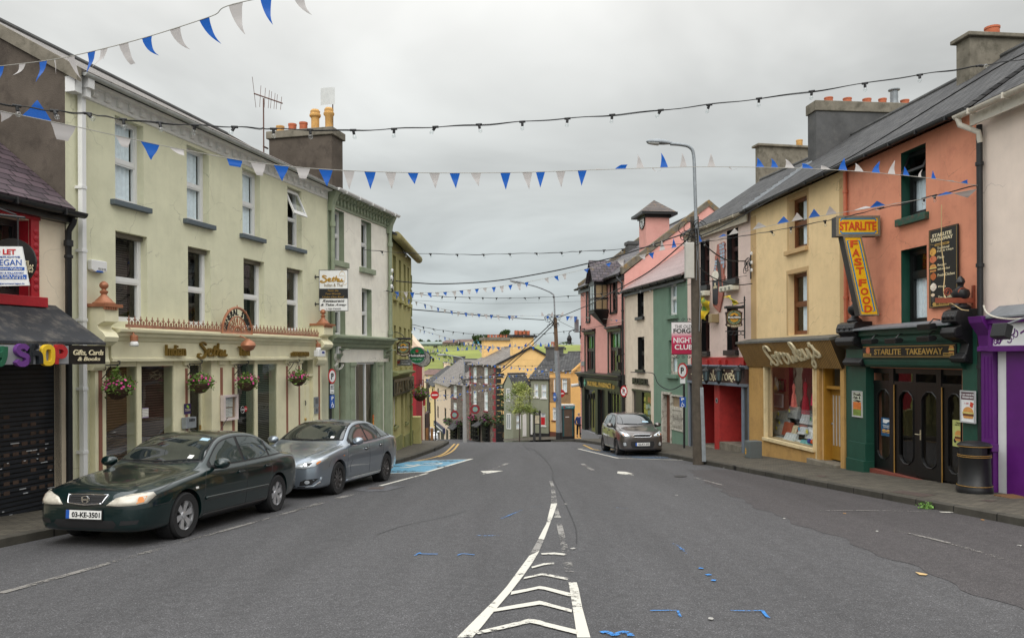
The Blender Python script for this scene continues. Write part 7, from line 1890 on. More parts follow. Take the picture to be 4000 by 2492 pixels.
def fbox(lbl,F,x0,x1,yt,yb,seed,col=Mpp):
 r=F.rct('Y1',x0,x1,yt,yb,-.3);rn=RN(seed)
 t=F.th('flower_box',lbl,'flower box',(r[0]+r[1])/2,-.3,(r[2]+r[3])/2,'flower boxes on the stone fronts')
 w_=(r[1]-r[0])/2;hh=(r[3]-r[2])/2
 bx('box',Mwk,t,-w_*.8,w_*.8,-.12,.25,-hh*.4,-hh*.1)
 g=G();lfc(g,(0,0,0),1,260,.14,rn,(w_,.35,hh),.2);g.put('foliage',Mld,t);g=G();lfc(g,(w_*.2,-.1,hh*.2),.95,60,.09,rn,(w_*.8,.36,hh*.8),.6);g.put('flowers',col,t)
fbox('trailing flower box on the stone wall under the nearer round sign',F,985,1118,1085,1235,2)
fbox('green flower box between the two stone fronts',F,845,940,1110,1190,3,M_pink)
def canopy(t,F,x0,x1,yt,yb):
 r=F.rct('Y1',x0,x1,yt,yb,-.5);G().hxa([(r[0],-.9,r[2]),(r[1],-.9,r[2]),(r[1],0,r[3]),(r[0],0,r[3])],[(r[0],-.9,r[2]+.08),(r[1],-.9,r[2]+.08),(r[1],0,r[3]+.08),(r[0],0,r[3]+.08)]).put('canopy',Mst,t)
canopy(tS,F,925,990,1190,1250)
F2=Fac(pd(634,88),pd(857,79.6));F=F2
ze2=F.z('Y1',740,772)
wl2=[(667,706,774,915),(770,800,782,935),(667,706,970,1060),(772,800,985,1150)]
tS2=hou('small_stone_house','lower rubble stone house with white sashes down the hill',F,0,F2.len,ze2,6,Mso,opsof(F,wl2),zb=-4.5,gab=(3,ze2+2.2))
roof(tS2,Msw,0,F2.len-.05,-.25,ze2,3,ze2+2.2,6)
for w in wl2:W_(tS2,F,*w,sill=M_redq)
bow(tS2,F,642,702,1262,1405);bow(tS2,F,738,782,1255,1415)
canopy(tS2,F,636,705,1195,1275)
fbox('hanging green flower box on the lower stone house',F,555,660,1135,1225,4);fbox('small green flower box right of the lower canopy',F,700,775,1175,1240,5)
c0=F.w(0,2,0)
chm(tS2,.2,1.6,ze2+.5,F.z('Y1',665,487,2),.8,2.2,Msm,.1,.2);chm(tS2,F2.len-1.1,2.2,ze2+1,F.z('Y1',880,462,3),.9,2.4,mat('ivy_grown_stack',sR(74,68,52),.95,.4,4,.5,20),.1,.3)
F3=Fac(pd(448,106),pd(632,88.2));F=F3
ze3=F.z('Y1',540,765)
Mct=pls('cream_terrace',sR(222,198,168),.2)
wl3=[(478,496,800,900),(565,586,818,935),(477,494,1010,1150),(562,584,1030,1145)]
tC3=hou('cream_terrace','long cream terrace house with dark windows and a blue shop sign',F,0,F3.len,ze3,7,Mct,opsof(F,wl3),zb=-6,gab=(3.4,ze3+3))
roof(tC3,Msw,0,F3.len,-.25,ze3,3.4,ze3+3.1,7)
for w in wl3:W_(tC3,F,*w,frame=Mbw,cur=0)
r=F.rct('Y1',447,562,1185,1240,-.1);sg=G().box(r[0],r[1],-.25,0,r[2],r[3]).put('shop_sign',mat('navy_board',sR(32,40,80)),tC3);bx('sign_panel',Mwb,sg,r[0]+1.2,r[1]-1,-.27,-.25,r[2]+.2,r[3]-.3)
for x0,x1,yy in((448,505,1250),(522,556,1268),(584,606,1284)):r=F.rct('Y1',x0,x1,yy,1430,-.02);bx('door',Mbw,tC3,r[0],r[1],-.05,0,r[2],r[3])
F4=Fac(pd(345,128),pd(446,106.3));F=F4
ze4=F.z('Y1',400,765)
wl4=[(382,400,960,1090),(415,430,800,900)]
t4=hou('yellow_terrace','pale yellow terrace house far down the hill',F,0,F4.len,ze4,7,pls('straw_plaster',sR(230,200,140),.1),opsof(F,wl4),zb=-7,gab=(3.4,ze4+2.6))
roof(t4,Mst,0,F4.len,-.25,ze4,3.4,ze4+2.6,7)
for w in wl4:W_(t4,F,*w,frame=Mbw,cur=0)
chm(t4,F4.len-.8,2.6,ze4+1.5,ze4+4.2,.8,1.6,Msm)
def fhs(name,lbl,x0,x1,ye,yr,D,wall,rm,d=8,ch=True,z='Y1',flo=4.5):
 F=Fac(pd(x0,D+1.5,z),pd(x1,D,z));ze=F.z(z,(x0+x1)/2,ye);zr=F.z(z,(x0+x1)/2,yr,d/2)
 t=hou(name,lbl,F,0,F.len,ze,d,wall,[],zb=ze-flo,gab=(d/2,zr-.05),itr=0)
 roof(t,rm,-.3,F.len+.3,-.3,ze,d/2,zr,d+.3)
 w=F.len
 n=max(1,int(w/4))
 for i in rg(n):
  for k in(0,):
   u=(i+.5)*w/n;bx('window',Mbw,t,u-.5,u+.5,-.06,0,ze-2.2,ze-.7)
 if ch:chm(t,w*.85,d/2-.5,zr-.6,zr+1.2,.9,.9,Mct)
 return t
Mrs=bkm('rust_tile_roof',sR(122,96,88),sR(100,80,74),sR(60,50,48),.35,.3,.02,'xz',1.6,.9,.5,var=.3)
fhs('valley_house','rust tiled house roof in the valley with a cream chimney',262,480,650,585,142,Mct,Mrs)
fhs('valley_house','dark slated roof in the valley behind the lamp post',470,640,668,588,130,Mct,Mst)
M_barn=mat('barn_cladding',sR(96,108,100),.8,.1);M_barnr=mat('barn_roof',sR(120,134,126),.7,.1)
fhs('farm_barn','long low green grey barn on the skyline',205,532,284,257,430,M_barn,M_barnr,24,False,flo=4.5)
fhs('farm_barn','stone farm shed with brown roof on the skyline',540,690,268,240,418,Mso,Mrs,14,False,flo=4.5)
fhs('farm_barn','darker farm shed next to the cream farmhouse',680,812,262,232,424,M_barn,Mrs,14,False,flo=4.5)
fhs('farmhouse','cream gabled farmhouse on the skyline',806,890,252,230,420,Mct,Mrs,9,True,flo=4.5)
p=A1(995,290,418);t=thg('blue_trailer','small bright blue farm trailer on the skyline','trailer',(p.x,p.y,tz(p.x,p.y)));G().box(-4,4,-1.5,1.5,.8,3.4).put('body',mat('cyan_paint',sR(60,140,180),.6),t);g=G();[g.lth([(.5,-1.6),(.5,-1.2)],(x,0,.5),12,'y')for x in(-2,2)];g.put('wheel',Mbk,t)
def tree(lbl,z,x,ybase,ytop,wpx,D,seed,leaf=None,grp='trees on the skyline',n=900,dense=.2):
 rn=RN(seed);s=ZT[z][2]/FPX*D
 p=at(z,x,ybase,D);H=(ybase-ytop)*s;w_=wpx*s/2
 gzv=tz(p.x,p.y)
 t=thg('tree',lbl,'tree',(p.x,p.y,gzv),0,grp)
 H=max(H+(p.z-gzv),H*.8)
 g=G();g.tub([(0,0,-.5),(.02*H,0,H*.35),(0,.01,H*.75)],[H*.035,H*.025,H*.008],7)
 for i in rg(6):
  a=rn.random()*6.28;h0=H*(.25+.3*rn.random());g.tub([(0,0,h0),(w_*.5*cos(a),w_*.5*sin(a),h0+H*.22)],[H*.014,H*.004],5)
 g.put('trunk',Mwd,t)
 c=G()
 for i in rg(9):
  a=rn.random()*6.28;r_=w_*(.2+.5*rn.random());lfc(c,(r_*cos(a),r_*sin(a),H*(.38+.48*rn.random())),1,n//9,H*.07,rn,(w_*.5,w_*.5,H*.2),dense)
 c.put('crown',leaf or Mld,t)
for i,(x,yb,yt,w,D,lab)in en([(235,262,222,60,470,'round dark tree at the end of the skyline beside the olive pub'),(285,262,222,60,468,'round dark tree behind the middle of the green grey barn'),(322,262,238,40,466,'low bush behind the green grey barn'),(380,262,226,70,470,'spreading tree alone behind the barn'),(462,266,236,44,472,'small pale tree behind the far end of the barn'),(512,268,234,44,455,'thin tree between the barn and stone shed'),(930,270,180,80,400,'gnarled windswept tree beside the cream farmhouse'),(985,275,176,90,396,'tall dark tree leaning over the blue trailer'),(1045,275,172,90,394,'tall dark tree nearest the golden chimney'),(1235,250,138,70,395,'light tree showing over the row of chimney pots'),(1285,250,116,110,398,'broad light tree over the golden chimneys'),(1430,250,126,80,398,'loose tree just behind the black capped chimney'),(1490,250,126,90,400,'dense tree behind the black capped chimney'),(1965,318,272,60,440,'hedge tree just past the lamp column on the skyline'),(2005,318,264,60,442,'hedge tree in the middle of the far clump'),(2050,318,276,60,440,'hedge tree nearest the grey chimney')]):
 tree(lab,'Y1',x,yb,yt,w,D,40+i)
M_hedge=Mld
g=G();rn=RN(12)
for(x0,y0,D0,x1,y1,D1,hh)in((380,438,330,660,470,300,1.6),(430,300,405,1030,300,400,1.2),(640,590,262,1000,600,255,1.5),(1920,322,420,2110,322,415,1.5)):
 A,B=A1(x0,y0,D0),A1(x1,y1,D1);n=int((B-A).length/2)
 for i in rg(n):
  p=A.lerp(B,i/n);lfc(g,(p.x,p.y,tz(p.x,p.y)+hh*.5),1,10,.5,rn,(1.4,1.2,hh*.7),.1)
tag(g.put('hedgerow',Mld),'scrubby hedgerows crossing the green fields','hedge',kind='stuff')
for i,(x,y,D,b)in en(((600,552,270,1),(628,556,268,1),(578,548,272,1),(454,335,385,0),(1985,370,350,1),(430,518,290,0))):
 p=A1(x,y,D)
 d=gat('Y1',x,y+4,0);X,Y=p.x,p.y
 t=thg('cow',['black and white cow grazing in the middle of the three','black and white cow at the front of the three','black and white cow at the back of the three','lone dark cow high in the field','black and white cow in the field beyond the slate roofs','lone dark cow low in the field behind the round beer signs'][i],'cow',(X,Y,tz(X,Y)),.3*i,'cows in the far field')
 mm=mat('cow_hide',sR(30,28,28),.8,0,dirt=sR(225,222,216),dsc=.9,damt=1)if b else mat('dark_hide',sR(40,34,32),.8)
 g=G();g.tub([(-1.1,0,1.15),(-.9,0,1.1),(0,0,1),(.7,0,1.05),(.95,0,1.1),(1.15,0,.95),(1.4,0,.55),(1.6,0,.25)],[.1,.36,.42,.38,.3,.2,.17,.1],10)
 for sx in(-.8,.65):
  for sy in(-.2,.2):g.tub([(sx,sy,.95),(sx+.04,sy,.5),(sx,sy,0)],[.15,.09,.07],6)
 g.tub([(-1.1,0,1.2),(-1.25,0,.7),(-1.22,0,.45)],[.04,.03,.05],5)
 g.put('body',mm,t,smo=1)
M_gg=pls('grey_green_plaster',sR(140,144,122),.12)
cr_=(.06,64.5);tv=Ve((.75,.66)).normalized()
p1_=(cr_[0]+tv.x*1.9,cr_[1]+tv.y*1.9)
FQ=Fac(cr_,p1_);F=FQ
zeq=F.z('Y1',1400,775)
wq=[(1411,1471,1112,1290)]
kq=1.15
tQ=hou('corner_cottage','grey green corner cottage with steep gable and white windows behind the young tree',F,0,F.len,zeq,kq,M_gg,opsof(F,wq),zb=-3,gab=(kq*.5,F.z('Y1',1320,645,kq*.5)),itr=0)
roof(tQ,Mst,-.05,F.len,-.1,zeq,kq*.5,F.z('Y1',1320,640,kq*.5),kq+.08)
for w in wq:W_(tQ,F,*w,fw=.05)
r=F.rct('Y1',1487,1530,1110,1375,-.02);bx('door',Mws,tQ,r[0],r[1],-.04,0,r[2],r[3])
FQg=Fac((cr_[0]+F.n.x*kq,cr_[1]+F.n.y*kq),cr_)
for w in((1296,1340,806,962),(1298,1350,1100,1285)):
 r=FQg.rct('Y1',*w);A=F
 g=G();y0_,y1_=kq-r[0],kq-r[1];x_=-.03
 for a_,b_,c_,d2 in((y0_,y0_-.06,r[2],r[3]),(y1_+.06,y1_,r[2],r[3]),(y0_,y1_,r[2],r[2]+.08),(y0_,y1_,r[3]-.08,r[3]),((y0_+y1_)/2+.02,(y0_+y1_)/2-.02,r[2],r[3])):
  g.box(x_,0,b_,a_,c_+FQg.z0-F.z0,d2+FQg.z0-F.z0)
 w_=g.put('window',Mws,tQ);dz0=FQg.z0-F.z0;G().quad((-.012,y0_,r[2]+dz0),(-.012,y1_,r[2]+dz0),(-.012,y1_,r[3]+dz0),(-.012,y0_,r[3]+dz0)).put('pane',mat('curtained_pane',sR(150,156,156),.2,.2,6),w_)
tv2=Ve((.86,-.5)).normalized();p2_=(p1_[0]+tv2.x*1.88,p1_[1]+tv2.y*1.88)
FM=Fac(p1_,p2_);F=FM
zem=F.z('Y1',1680,705)
wm=[(1622,1670,752,908),(1706,1766,757,918),(1696,1755,1094,1245)]
tM=hou('grey_green_cottage','grey green cottage of two storeys with curtained windows and slate roof',F,0,F.len,zem,5,M_gg,opsof(F,wm),zb=-3,gab=(3.4,F.z('Y1',1800,420,3.4)-.05))
roof(tM,Mst,-.1,F.len+.05,-.15,zem,3.4,F.z('Y1',1800,415,3.4),5)
for w in wm:W_(tM,F,*w,sill=Mws,fw=.05,ml=1 if w[0]==1706 else 0)
r=F.rct('Y1',1576,1604,1112,1350,-.02);bx('door',Mws,tM,r[0],r[1],-.04,0,r[2],r[3])
pipe(tM,Mbp,.04,-.06,-2,zem,.04);pipe(tM,Mbp,F.len-.03,-.06,-2,zem,.04)
bx('plinth',Mbw,tM,.1,F.len,-.03,0,-3,F.z('Y1',1700,1335))
r=F.rct('Y1',1704,1750,1145,1235,.05);bx('window_poster',Mrd,tM,r[0],r[1],.03,.06,r[2],r[3])
chm(tM,.15,2.6,zem+1,F.z('Y1',1745,312,2.8),.9,1.7,Msm,.08,.16,pots=[(.5,.3,.15,.4,Mtr,0),(.5,.6,.15,.4,Mtr,0)])
FO=Fac(p2_,pd(2057,63.3));F=FO
zeo=F.z('Y1',1900,603)
M_orw=pls('amber_plaster',sR(236,178,88),.06)
wo=[(1848,1872,690,850),(1948,2011,690,852),(1838,1886,1030,1182)]
tO=hou('amber_house','amber painted house with a brown brick panel round its upper windows',F,0,F.len,zeo,5,M_orw,opsof(F,wo,d=.16),zb=-3,gab=(2.6,F.z('Y1',1950,392,2.6)-.05))
roof(tO,Mst,-.05,F.len+.2,-.2,zeo,2.6,F.z('Y1',1950,388,2.6),5.1)
a_,b_=F.U('Y1',1808,780),F.U('Y1',2052,780)
g=G();ctw(g,a_,b_,F.z('Y1',1810,970),F.z('Y1',1810,680),[(*F.rct('Y1',*w),.02)for w in wo[:2]],y=-.02);g.put('brick_panel',bkm('brown_brick',sR(150,114,74),sR(124,92,58),sR(170,150,120),.24,.09,.012,'xz',1,.9,.4,var=.2),tO)
for w in wo:W_(tO,F,*w,sill=mat('brown_sill',sR(104,62,48),.6),fw=.05,ml=1,rail=.72)
G().box(0,F.len,-.03,0,-3,F.z('Y1',1850,1318)).put('plinth',mat('brown_sill',()),tO)
g=G();e_=F.len;zro=F.z('Y1',1950,392,2.6)
g.hxa([(e_+.18,-.22,zeo-.12),(e_+.26,-.22,zeo-.12),(e_+.26,2.6,zro-.12),(e_+.18,2.6,zro-.12)],[(e_+.18,-.22,zeo+.05),(e_+.26,-.22,zeo+.05),(e_+.26,2.6,zro+.05),(e_+.18,2.6,zro+.05)]);g.put('barge_board',M_orw,tO)
c_=F.w(F.len+.3,3,0)
pc=A1(2130,350,69);t=chm(tO,F.len+.1,2.2,zeo+.8,F.z('Y1',2130,232,2.4),1.1,.8,mat('brown_stack',sR(92,80,74),.9,.3,3),.06,.14,pots=[(.3,.5,.13,.25,Mtr,0),(.7,.5,.13,.25,Mtr,0)])
t=fhs('side_street_house','pale green rendered wall and slate roof behind the phone box',2040,2400,1020,760,74,pls('pale_lime_plaster',sR(168,178,138),.1),Mst,6,False,flo=7)
g=G();g.poly([A1(1255,1425,62.5),A1(1600,1419,60),A1(1895,1405,58.5),A1(1960,1392,60),A1(1960,1362,68),A1(1800,1364,66.9),A1(1560,1380,65.3),A1(1372,1397,64.2),A1(1262,1402,65)])
tag(g.put('footpath',M_pave),kind='structure')
g=G();rn=RN(77)
p=A1(1240,1210,69)
t=thg('climbing_plant','dark climbing shrub against the golden gable beside a garden gate','shrub',(p.x,p.y,gz(p.x,p.y)))
h_=p.z-gz(p.x,p.y)
lfc(g,(0,0,h_+.1),1,260,.16,rn,(1,.5,.9),.2);lfc(g,(.1,0,h_+2.2),1,90,.15,rn,(.35,.3,1.4),.2);lfc(g,(.5,0,h_+1.4),1,60,.14,rn,(.6,.3,.5),.2);g.put('foliage',Mld,t);G().tub([(0,0,0),(.1,0,h_+2.5)],[.07,.02],6).put('stem',Mwd,t)
p0_,p1x=A1(1172,1300,66),A1(1262,1300,66)
t=thg('garden_gate','dark iron railing gate in the gap beside the stone shop','gate',(p0_.x,66,gz(p0_.x,66)))
g=G();zt9=A1(1200,1225,66).z-gz(p0_.x,66)
for i in rg(12):x=(p1x.x-p0_.x)*i/11;g.tub([(x,0,0),(x,0,zt9)],.025,5)
g.box(0,p1x.x-p0_.x,-.02,.02,zt9-.2,zt9-.14).box(0,p1x.x-p0_.x,-.02,.02,.4,.46);g.put('bars',Mbp,t)
# left of the far street: red off-licence
F=Fac((-15,46.6),pd(226,46));ze=F.z('Y1',225,520)
M_rw=pls('crimson_plaster',sR(160,34,42),.1)
tR=hou('red_off_licence','crimson painted shop end wall beyond the olive pub',F,0,F.len,ze,2,M_rw,[],zb=-3,gab=None,itr=0)
bx('parapet',M_rw,tR,-.02,F.len+.05,-.1,2,ze,ze+.15)
bx('cream_pier',Mct,tR,F.len-1.15,F.len-.72,-.12,-.01,-3,ze-.1)
F5=Fac((-16,52),pd(268,51))
tE=hou('cream_gabled_house','cream gabled house rising behind the crimson shop',F5,0,F5.len,F5.z('Y1',290,330),1.5,Mct,[],zb=-4,itr=0)
g=G();ze5=F5.z('Y1',290,330);g.ext([(0,ze5),(F5.len,ze5),(F5.len-1.2,ze5+1.4),(0,ze5+1.4)],0,1.5);g.put('gable',Mct,tE)
def hang(name,lbl,cat,z,x0,x1,yt,yb,D,m,draw=None,th=.05,rz=0,grp=None):
 a,b=at(z,x0,yb,D),at(z,x1,yt,D)
 t=thg(name,lbl,cat,(a.x,D,a.z),rz,grp);w,h=b.x-a.x,b.z-a.z
 bx('board',m,t,0,w,-th,0,0,h)
 if draw:draw(t,w,h,-th)
 return t
def vtext(t,s,u,z0,z1,cap,y,m,dep=.01):
 """a word turned to read downwards"""
 vs_,fs=txm(s,0,.02);xs=[p[0]for p in vs_];a,b=min(xs),max(xs);yy=[p[1]for p in vs_];c,d=min(yy),max(yy)
 G().add([(u+(p[1]-c)/(d-c)*cap,y-(p[2]+.5)*dep,z1-(p[0]-a)/(b-a)*(z1-z0))for p in vs_],fs).put('lettering',m,t)
def d_(t,w,h,y):
 G().box(0,w,y-.004,y,h*.2,h*.62).put('gold_panel',mat('amber_print',sR(206,140,50),.5,.2,3),t);vtext(t,'WINES',w*.12,h*.2,h*.76,w*.42,y-.006,Mwb);vtext(t,'Party On',w*.65,h*.35,h*.95,w*.2,y-.006,Mwb)
hang('wine_banner','brown and gold vertical banner reading WINES on the crimson shop','banner','Y1',262,318,702,908,46.5,mat('wine_brown',sR(110,44,40),.6),d_)
hang('shop_board','dark red board with black lettering below the wines banner','sign board','Y1',262,340,922,1010,52,mat('deep_red_board',sR(150,34,44),.6,.3,3),lambda t,w,h,y:vtext(t,'BAR',w*.3,h*.1,h*.9,w*.4,y-.004,Mbk))
hang('shop_board','tan wooden board hanging below the dark red board','sign board','Y1',270,340,1020,1100,53,mat('tan_board',sR(150,110,70),.7,.2,3),lambda t,w,h,y:G().box(w*.1,w*.9,y-.01,y,h*.1,h*.9).put('panel',mat('tan_panel',sR(170,132,90),.7),t))
F=Fac(pd(262,64),pd(345,100));
t=thg('dark_shopfront','dark cluttered shopfront beyond the crimson wall','building',(pd(262,56)[0]-1.2,56,A1(262,1110,56).z),0);w_=pd(335,56)[0]-pd(262,56)[0]+1.2
G().box(0,w_,0,3,-5,0).put('wall',mat('mottled_dark_front',sR(50,38,36),.8,.4,2,dirt=sR(120,60,40),dsc=1.4,damt=.6),t);bx('fascia',Mbb,t,.8,w_+.05,-.2,0,-.7,-.2);text(t,'Bar',1.3,w_-.3,-.62,-.28,-.21,Mcr,.02);k=G();[k.box(1.3+i*.35,1.5+i*.35,-.05,0,-2.6,-1)for i in rg(3)];k.put('window',mat('amber_pane',sR(150,110,70),.3,.3,3),t)  # wall: dark base colour with random reddish brown blotches
# cars
Mty=mat('tyre_rubber',sR(30,30,31),.85,.2,20)
M_alloy=mat('alloy_wheel',sR(208,208,210),.28,.05,mtl=.7)
Mal=mat('dark_alloy',sR(120,118,118),.35,.05,mtl=.8)
Mcc=mat('chrome',sR(215,217,220),.12,0,mtl=1)
Mcx=mat('car_black_plastic',sR(22,22,23),.55,.1)
Mcg=mat('car_glass',(.012,.017,.018),.02,0,spec=.9,coat=.6)
Msi=mat('car_side_glass',(.03,.042,.04),.03,0,spec=.8,coat=.4)
M_lamp=mat('headlamp_lens',sR(196,190,176),.08,.15,20,coat=.8)
Mlm=mat('clear_headlamp',sR(190,196,200),.08,.2,25,coat=.8,mtl=.3)
Mam=mat('amber_lens',sR(210,130,60),.15,.1,coat=.6)
Mpl=mat('number_plate',sR(226,226,222),.4,.03)
def cpt(name,col,mtl=.55):
 m=mat(name,col,.28,.03,2,mtl=mtl,coat=1)
 return m
def car(name,lbl,cat,sp,loc,rz,paint,grp='cars parked along the kerbs'):
 t=thg(name,lbl,cat,loc,rz,grp)
 Lc,T=sp['L'],sp
 g_=lambda k,x:sip(T[k],x)
 xs=[0,.015,.04,.08,.14,.22,.35,.5,.7,.85]+frg(1,Lc-.6,15)+[Lc-k for k in(.45,.34,.25,.17,.1,.05,.02,0)]
 def section(x):
  zb,w,zs,zt=g_('zb',x),g_('w',x),g_('zsh',x),g_('ztop',x)
  yc=min(g_('yc',x),w*.93);cr=g_('crown',x);zc=max(zt-cr,zs-.01)if zt-cr>zs else zt-cr
  zc=max(zc,zs+.008)
  ws,wn=w*sp.get('shw',.945),w*sp.get('shw',.945)-.035
  k=sp.get('crease',0)
  p=[(0,zb),(w*.8,zb),(w*.95,zb+.03),(w*.985,zb+.12),(w*.998,zb+(zs-zb)*.42),(w,zb+(zs-zb)*.62),(w*.985,zb+(zs-zb)*.84),(ws,zs-.012),(max(wn,yc),zs+.012)]
  y8,z8=p[-1]
  p+=[((y8+yc)/2+.012*(zc-zs),(z8+zc)/2),(yc,zc),(yc-.05*yc,zc+cr*.35),(yc*.6,zc+cr*.86),(0,zt)]
  return p
 sec=[section(x)for x in xs];m=len(sec[0]);vs_=[]
 for x,s_ in zip(xs,sec):
  row=[(x,y,z)for y,z in s_]
  vs_+=row+[(a,-b,c)for a,b,c in row[-2:0:-1]]
 n=2*m-2
 fs=[(i*n+j,i*n+(j+1)%n,(i+1)*n+(j+1)%n,(i+1)*n+j)for i in rg(len(xs)-1)for j in rg(n)]
 fs+=[tuple(rg(n-1,-1,-1)),tuple(rg((len(xs)-1)*n,len(xs)*n))]
 bm=bmesh.new()
 bv=[bm.verts.new(v)for v in vs_]
 for f in fs:bm.faces.new([bv[i]for i in f])
 bmesh.ops.recalc_face_normals(bm,faces=bm.faces)
 me=bpy.data.meshes.new('tmp');bm.to_mesh(me);bm.free()
 o=bpy.data.objects.new('tmp',me);COL.objects.link(o)
 o.modifiers.new('s','SUBSURF').levels=2
 cut=G()
 for wx in sp['wx']:
  for s_ in(-1,1):cut.lth([(sp['wr']*1.13,s_*(sp['hw']-.28)),(sp['wr']*1.13,s_*(sp['hw']+.3))],(wx,0,sp['wr']*1.02),40,'y')
 co_=cut.put('cut',None)
 bo=o.modifiers.new('b','BOOLEAN');bo.operation='DIFFERENCE';bo.object=co_;bo.solver='EXACT'
 dg=bpy.context.evaluated_depsgraph_get();dg.update()
 bmesh_=bpy.data.meshes.new_from_object(o.evaluated_get(dg))
 o.modifiers.remove(bo);dg.update()
 full=bpy.data.meshes.new_from_object(o.evaluated_get(dg))
 tree_=BVHTree.FromPolygons([v.co.copy()for v in full.vertices],[tuple(p.vertices)for p in full.polygons])
 bpy.data.objects.remove(o);bpy.data.objects.remove(co_)
 bmesh_.materials.clear();bmesh_.materials.append(paint)
 for p in bmesh_.polygons:p.use_smooth=True
 bmesh_.set_sharp_from_angle(angle=radians(35))
 body=bpy.data.objects.new('body',bmesh_);link(body,t)
 for wx in sp['wx']:
  for s_ in(-1,1):G().lth([(sp['wr']*1.12,s_*(sp['hw']-.27)),(sp['wr']*1.12,s_*(sp['hw']-.05))],(wx,0,sp['wr']*1.02),30,'y',cap=0).put('wheel_arch_liner',Mbk,body)
 def cast(o_,d):
  h=tree_.ray_cast(Ve(o_),Ve(d))
  return h
 def pch(name,poly,view,m,parent=t,off=.004,step=.05,smo=1,thick=0):
  """a piece following the body: outline drawn from the side (x,z), the front (y,z) or above (x,y), laid on the shell"""
  vv=[];n_=len(poly)
  for i in rg(n_):
   a,b=Ve(poly[i]),Ve(poly[(i+1)%n_]);k=max(1,int((b-a).length/step))
   vv+=[a.lerp(b,j/k)for j in rg(k)]
  nb=len(vv);x0,x1=min(v.x for v in vv),max(v.x for v in vv);y0,y1=min(v.y for v in vv),max(v.y for v in vv)
  def inside(p):
   r=False;j=n_-1
   for i in rg(n_):
    (xa,ya),(xb,yb)=poly[i],poly[j]
    if(ya>p[1])!=(yb>p[1])and p[0]<(xb-xa)*(p[1]-ya)/(yb-ya)+xa:r=not r
    j=i
   return r
  nx_,ny_=max(1,int((x1-x0)/step)),max(1,int((y1-y0)/step))
  for i in rg(1,nx_):
   for j in rg(1,ny_):
    p=(x0+(x1-x0)*i/nx_,y0+(y1-y0)*j/ny_)
    if inside(p):vv.append(Ve(p))
  r=delaunay_2d_cdt(vv,[],[tuple(rg(nb))],1,1e-5)
  out=[];bad=set()
  for i,v in en(r[0]):
   if view=='R':h=cast((v.x,-3,v.y),(0,1,0))
   elif view=='L':h=cast((v.x,3,v.y),(0,-1,0))
   elif view=='F':h=cast((-3,v.x,v.y),(1,0,0))
   elif view=='B':h=cast((Lc+3,v.x,v.y),(-1,0,0))
   else:h=cast((v.x,v.y,4),(0,0,-1))
   if h[0]is None:bad.add(i);out.append((0,0,0));continue
   d={'R':Ve((0,-1,0)),'L':Ve((0,1,0)),'F':Ve((-1,0,0)),'B':Ve((1,0,0)),'T':Ve((0,0,1))}[view]
   nn=h[1]if h[1].dot(d)>0 else-h[1]
   out.append(h[0]+nn*off)
  g=G();g.add(out,[tuple(f)for f in r[2]if not any(i in bad for i in f)])
  ob=g.put(name,m,parent,smo=smo)
  if thick:
   md=ob.modifiers.new('s','SOLIDIFY');md.thickness=thick;md.offset=1
  return ob
 def seam(pts,view,r=.0035,m=None,name='panel_gap',parent=None,off=0):
  P_=[]
  pp=[]
  for a,b in zip(pts,pts[1:]):
   k=max(1,int(hypot(b[0]-a[0],b[1]-a[1])/.04));pp+=[(a[0]+(b[0]-a[0])*j/k,a[1]+(b[1]-a[1])*j/k)for j in rg(k)]
  pp.append(pts[-1])
  for p in pp:
   h=cast((p[0],-3 if view=='R'else 3,p[1]),(0,1 if view=='R'else-1,0))if view in'RL'else cast((-3,p[0],p[1]),(1,0,0))if view=='F'else cast((p[0],p[1],4),(0,0,-1))
   if h[0]:P_.append(h[0]+h[1]*off)
  if len(P_)>1:G().tub(P_,r,5).put(name,m or Mbk,parent or body)
 belt=lambda x:g_('zsh',x)+.028
 def topz(x):
  zt,cr=g_('ztop',x),g_('crown',x);return max(zt-cr,g_('zsh',x)+.01)-.035
 xa,xb=sp['dlo']
 N_=40
 xs2=[xa+(xb-xa)*i/N_ for i in rg(N_+1)]
 lo=[(x,belt(x))for x in xs2 if topz(x)>belt(x)+.004];up_=[(x,topz(x))for x in xs2 if topz(x)>belt(x)+.004]
 for side in('R','L'):
  pch('window_surround',lo+up_[::-1],side,Mcx,off=.003)
  for(p,q2)in sp['win']:
   xx=[p+(q2-p)*i/16 for i in rg(17)]
   a=[(x,belt(x)+.018)for x in xx if topz(x)-.018>belt(x)+.022];b=[(x,topz(x)-.018)for x in xx if topz(x)-.018>belt(x)+.022]
   if len(a)>2:pch('side_window',a+b[::-1],side,Msi,off=.007)
  for pl in sp.get('seams',[]):seam(pl,side)
  for(x,z)in sp['handles']:
   h=cast((x,-3 if side=='R'else 3,z),(0,1 if side=='R'else-1,0))
   if h[0]:
    y=h[0].y;s_=-1 if side=='R'else 1
    G().box(x-.09,x+.09,y+s_*.012,y+s_*.038,z-.014,z+.014).put('door_handle',sp.get('hm',paint),t,bev=.008)
    G().box(x-.07,x+.07,y-.01,y+s_*.004,z-.03,z+.03).put('handle_recess',Mbk,t,bev=.01)
  if sp.get('mould'):
   x0,x1,z_=sp['mould'];pch('side_moulding',[(x0,z_-.022),(x1,z_-.016),(x1,z_+.022),(x0,z_+.022)],side,sp.get('mm',paint),off=.004,thick=.014)
  pch('sill_trim',[(sp['wx'][0]+.42,g_('zb',1.5)+.02),(sp['wx'][1]-.42,g_('zb',2.5)+.02),(sp['wx'][1]-.42,g_('zb',2.5)+.1),(sp['wx'][0]+.42,g_('zb',1.5)+.1)],side,sp.get('sill',paint),off=.004,thick=.02)
  mx_,mz_=sp['mirror'];s_=-1 if side=='R'else 1
  yb=g_('w',mx_)*.93
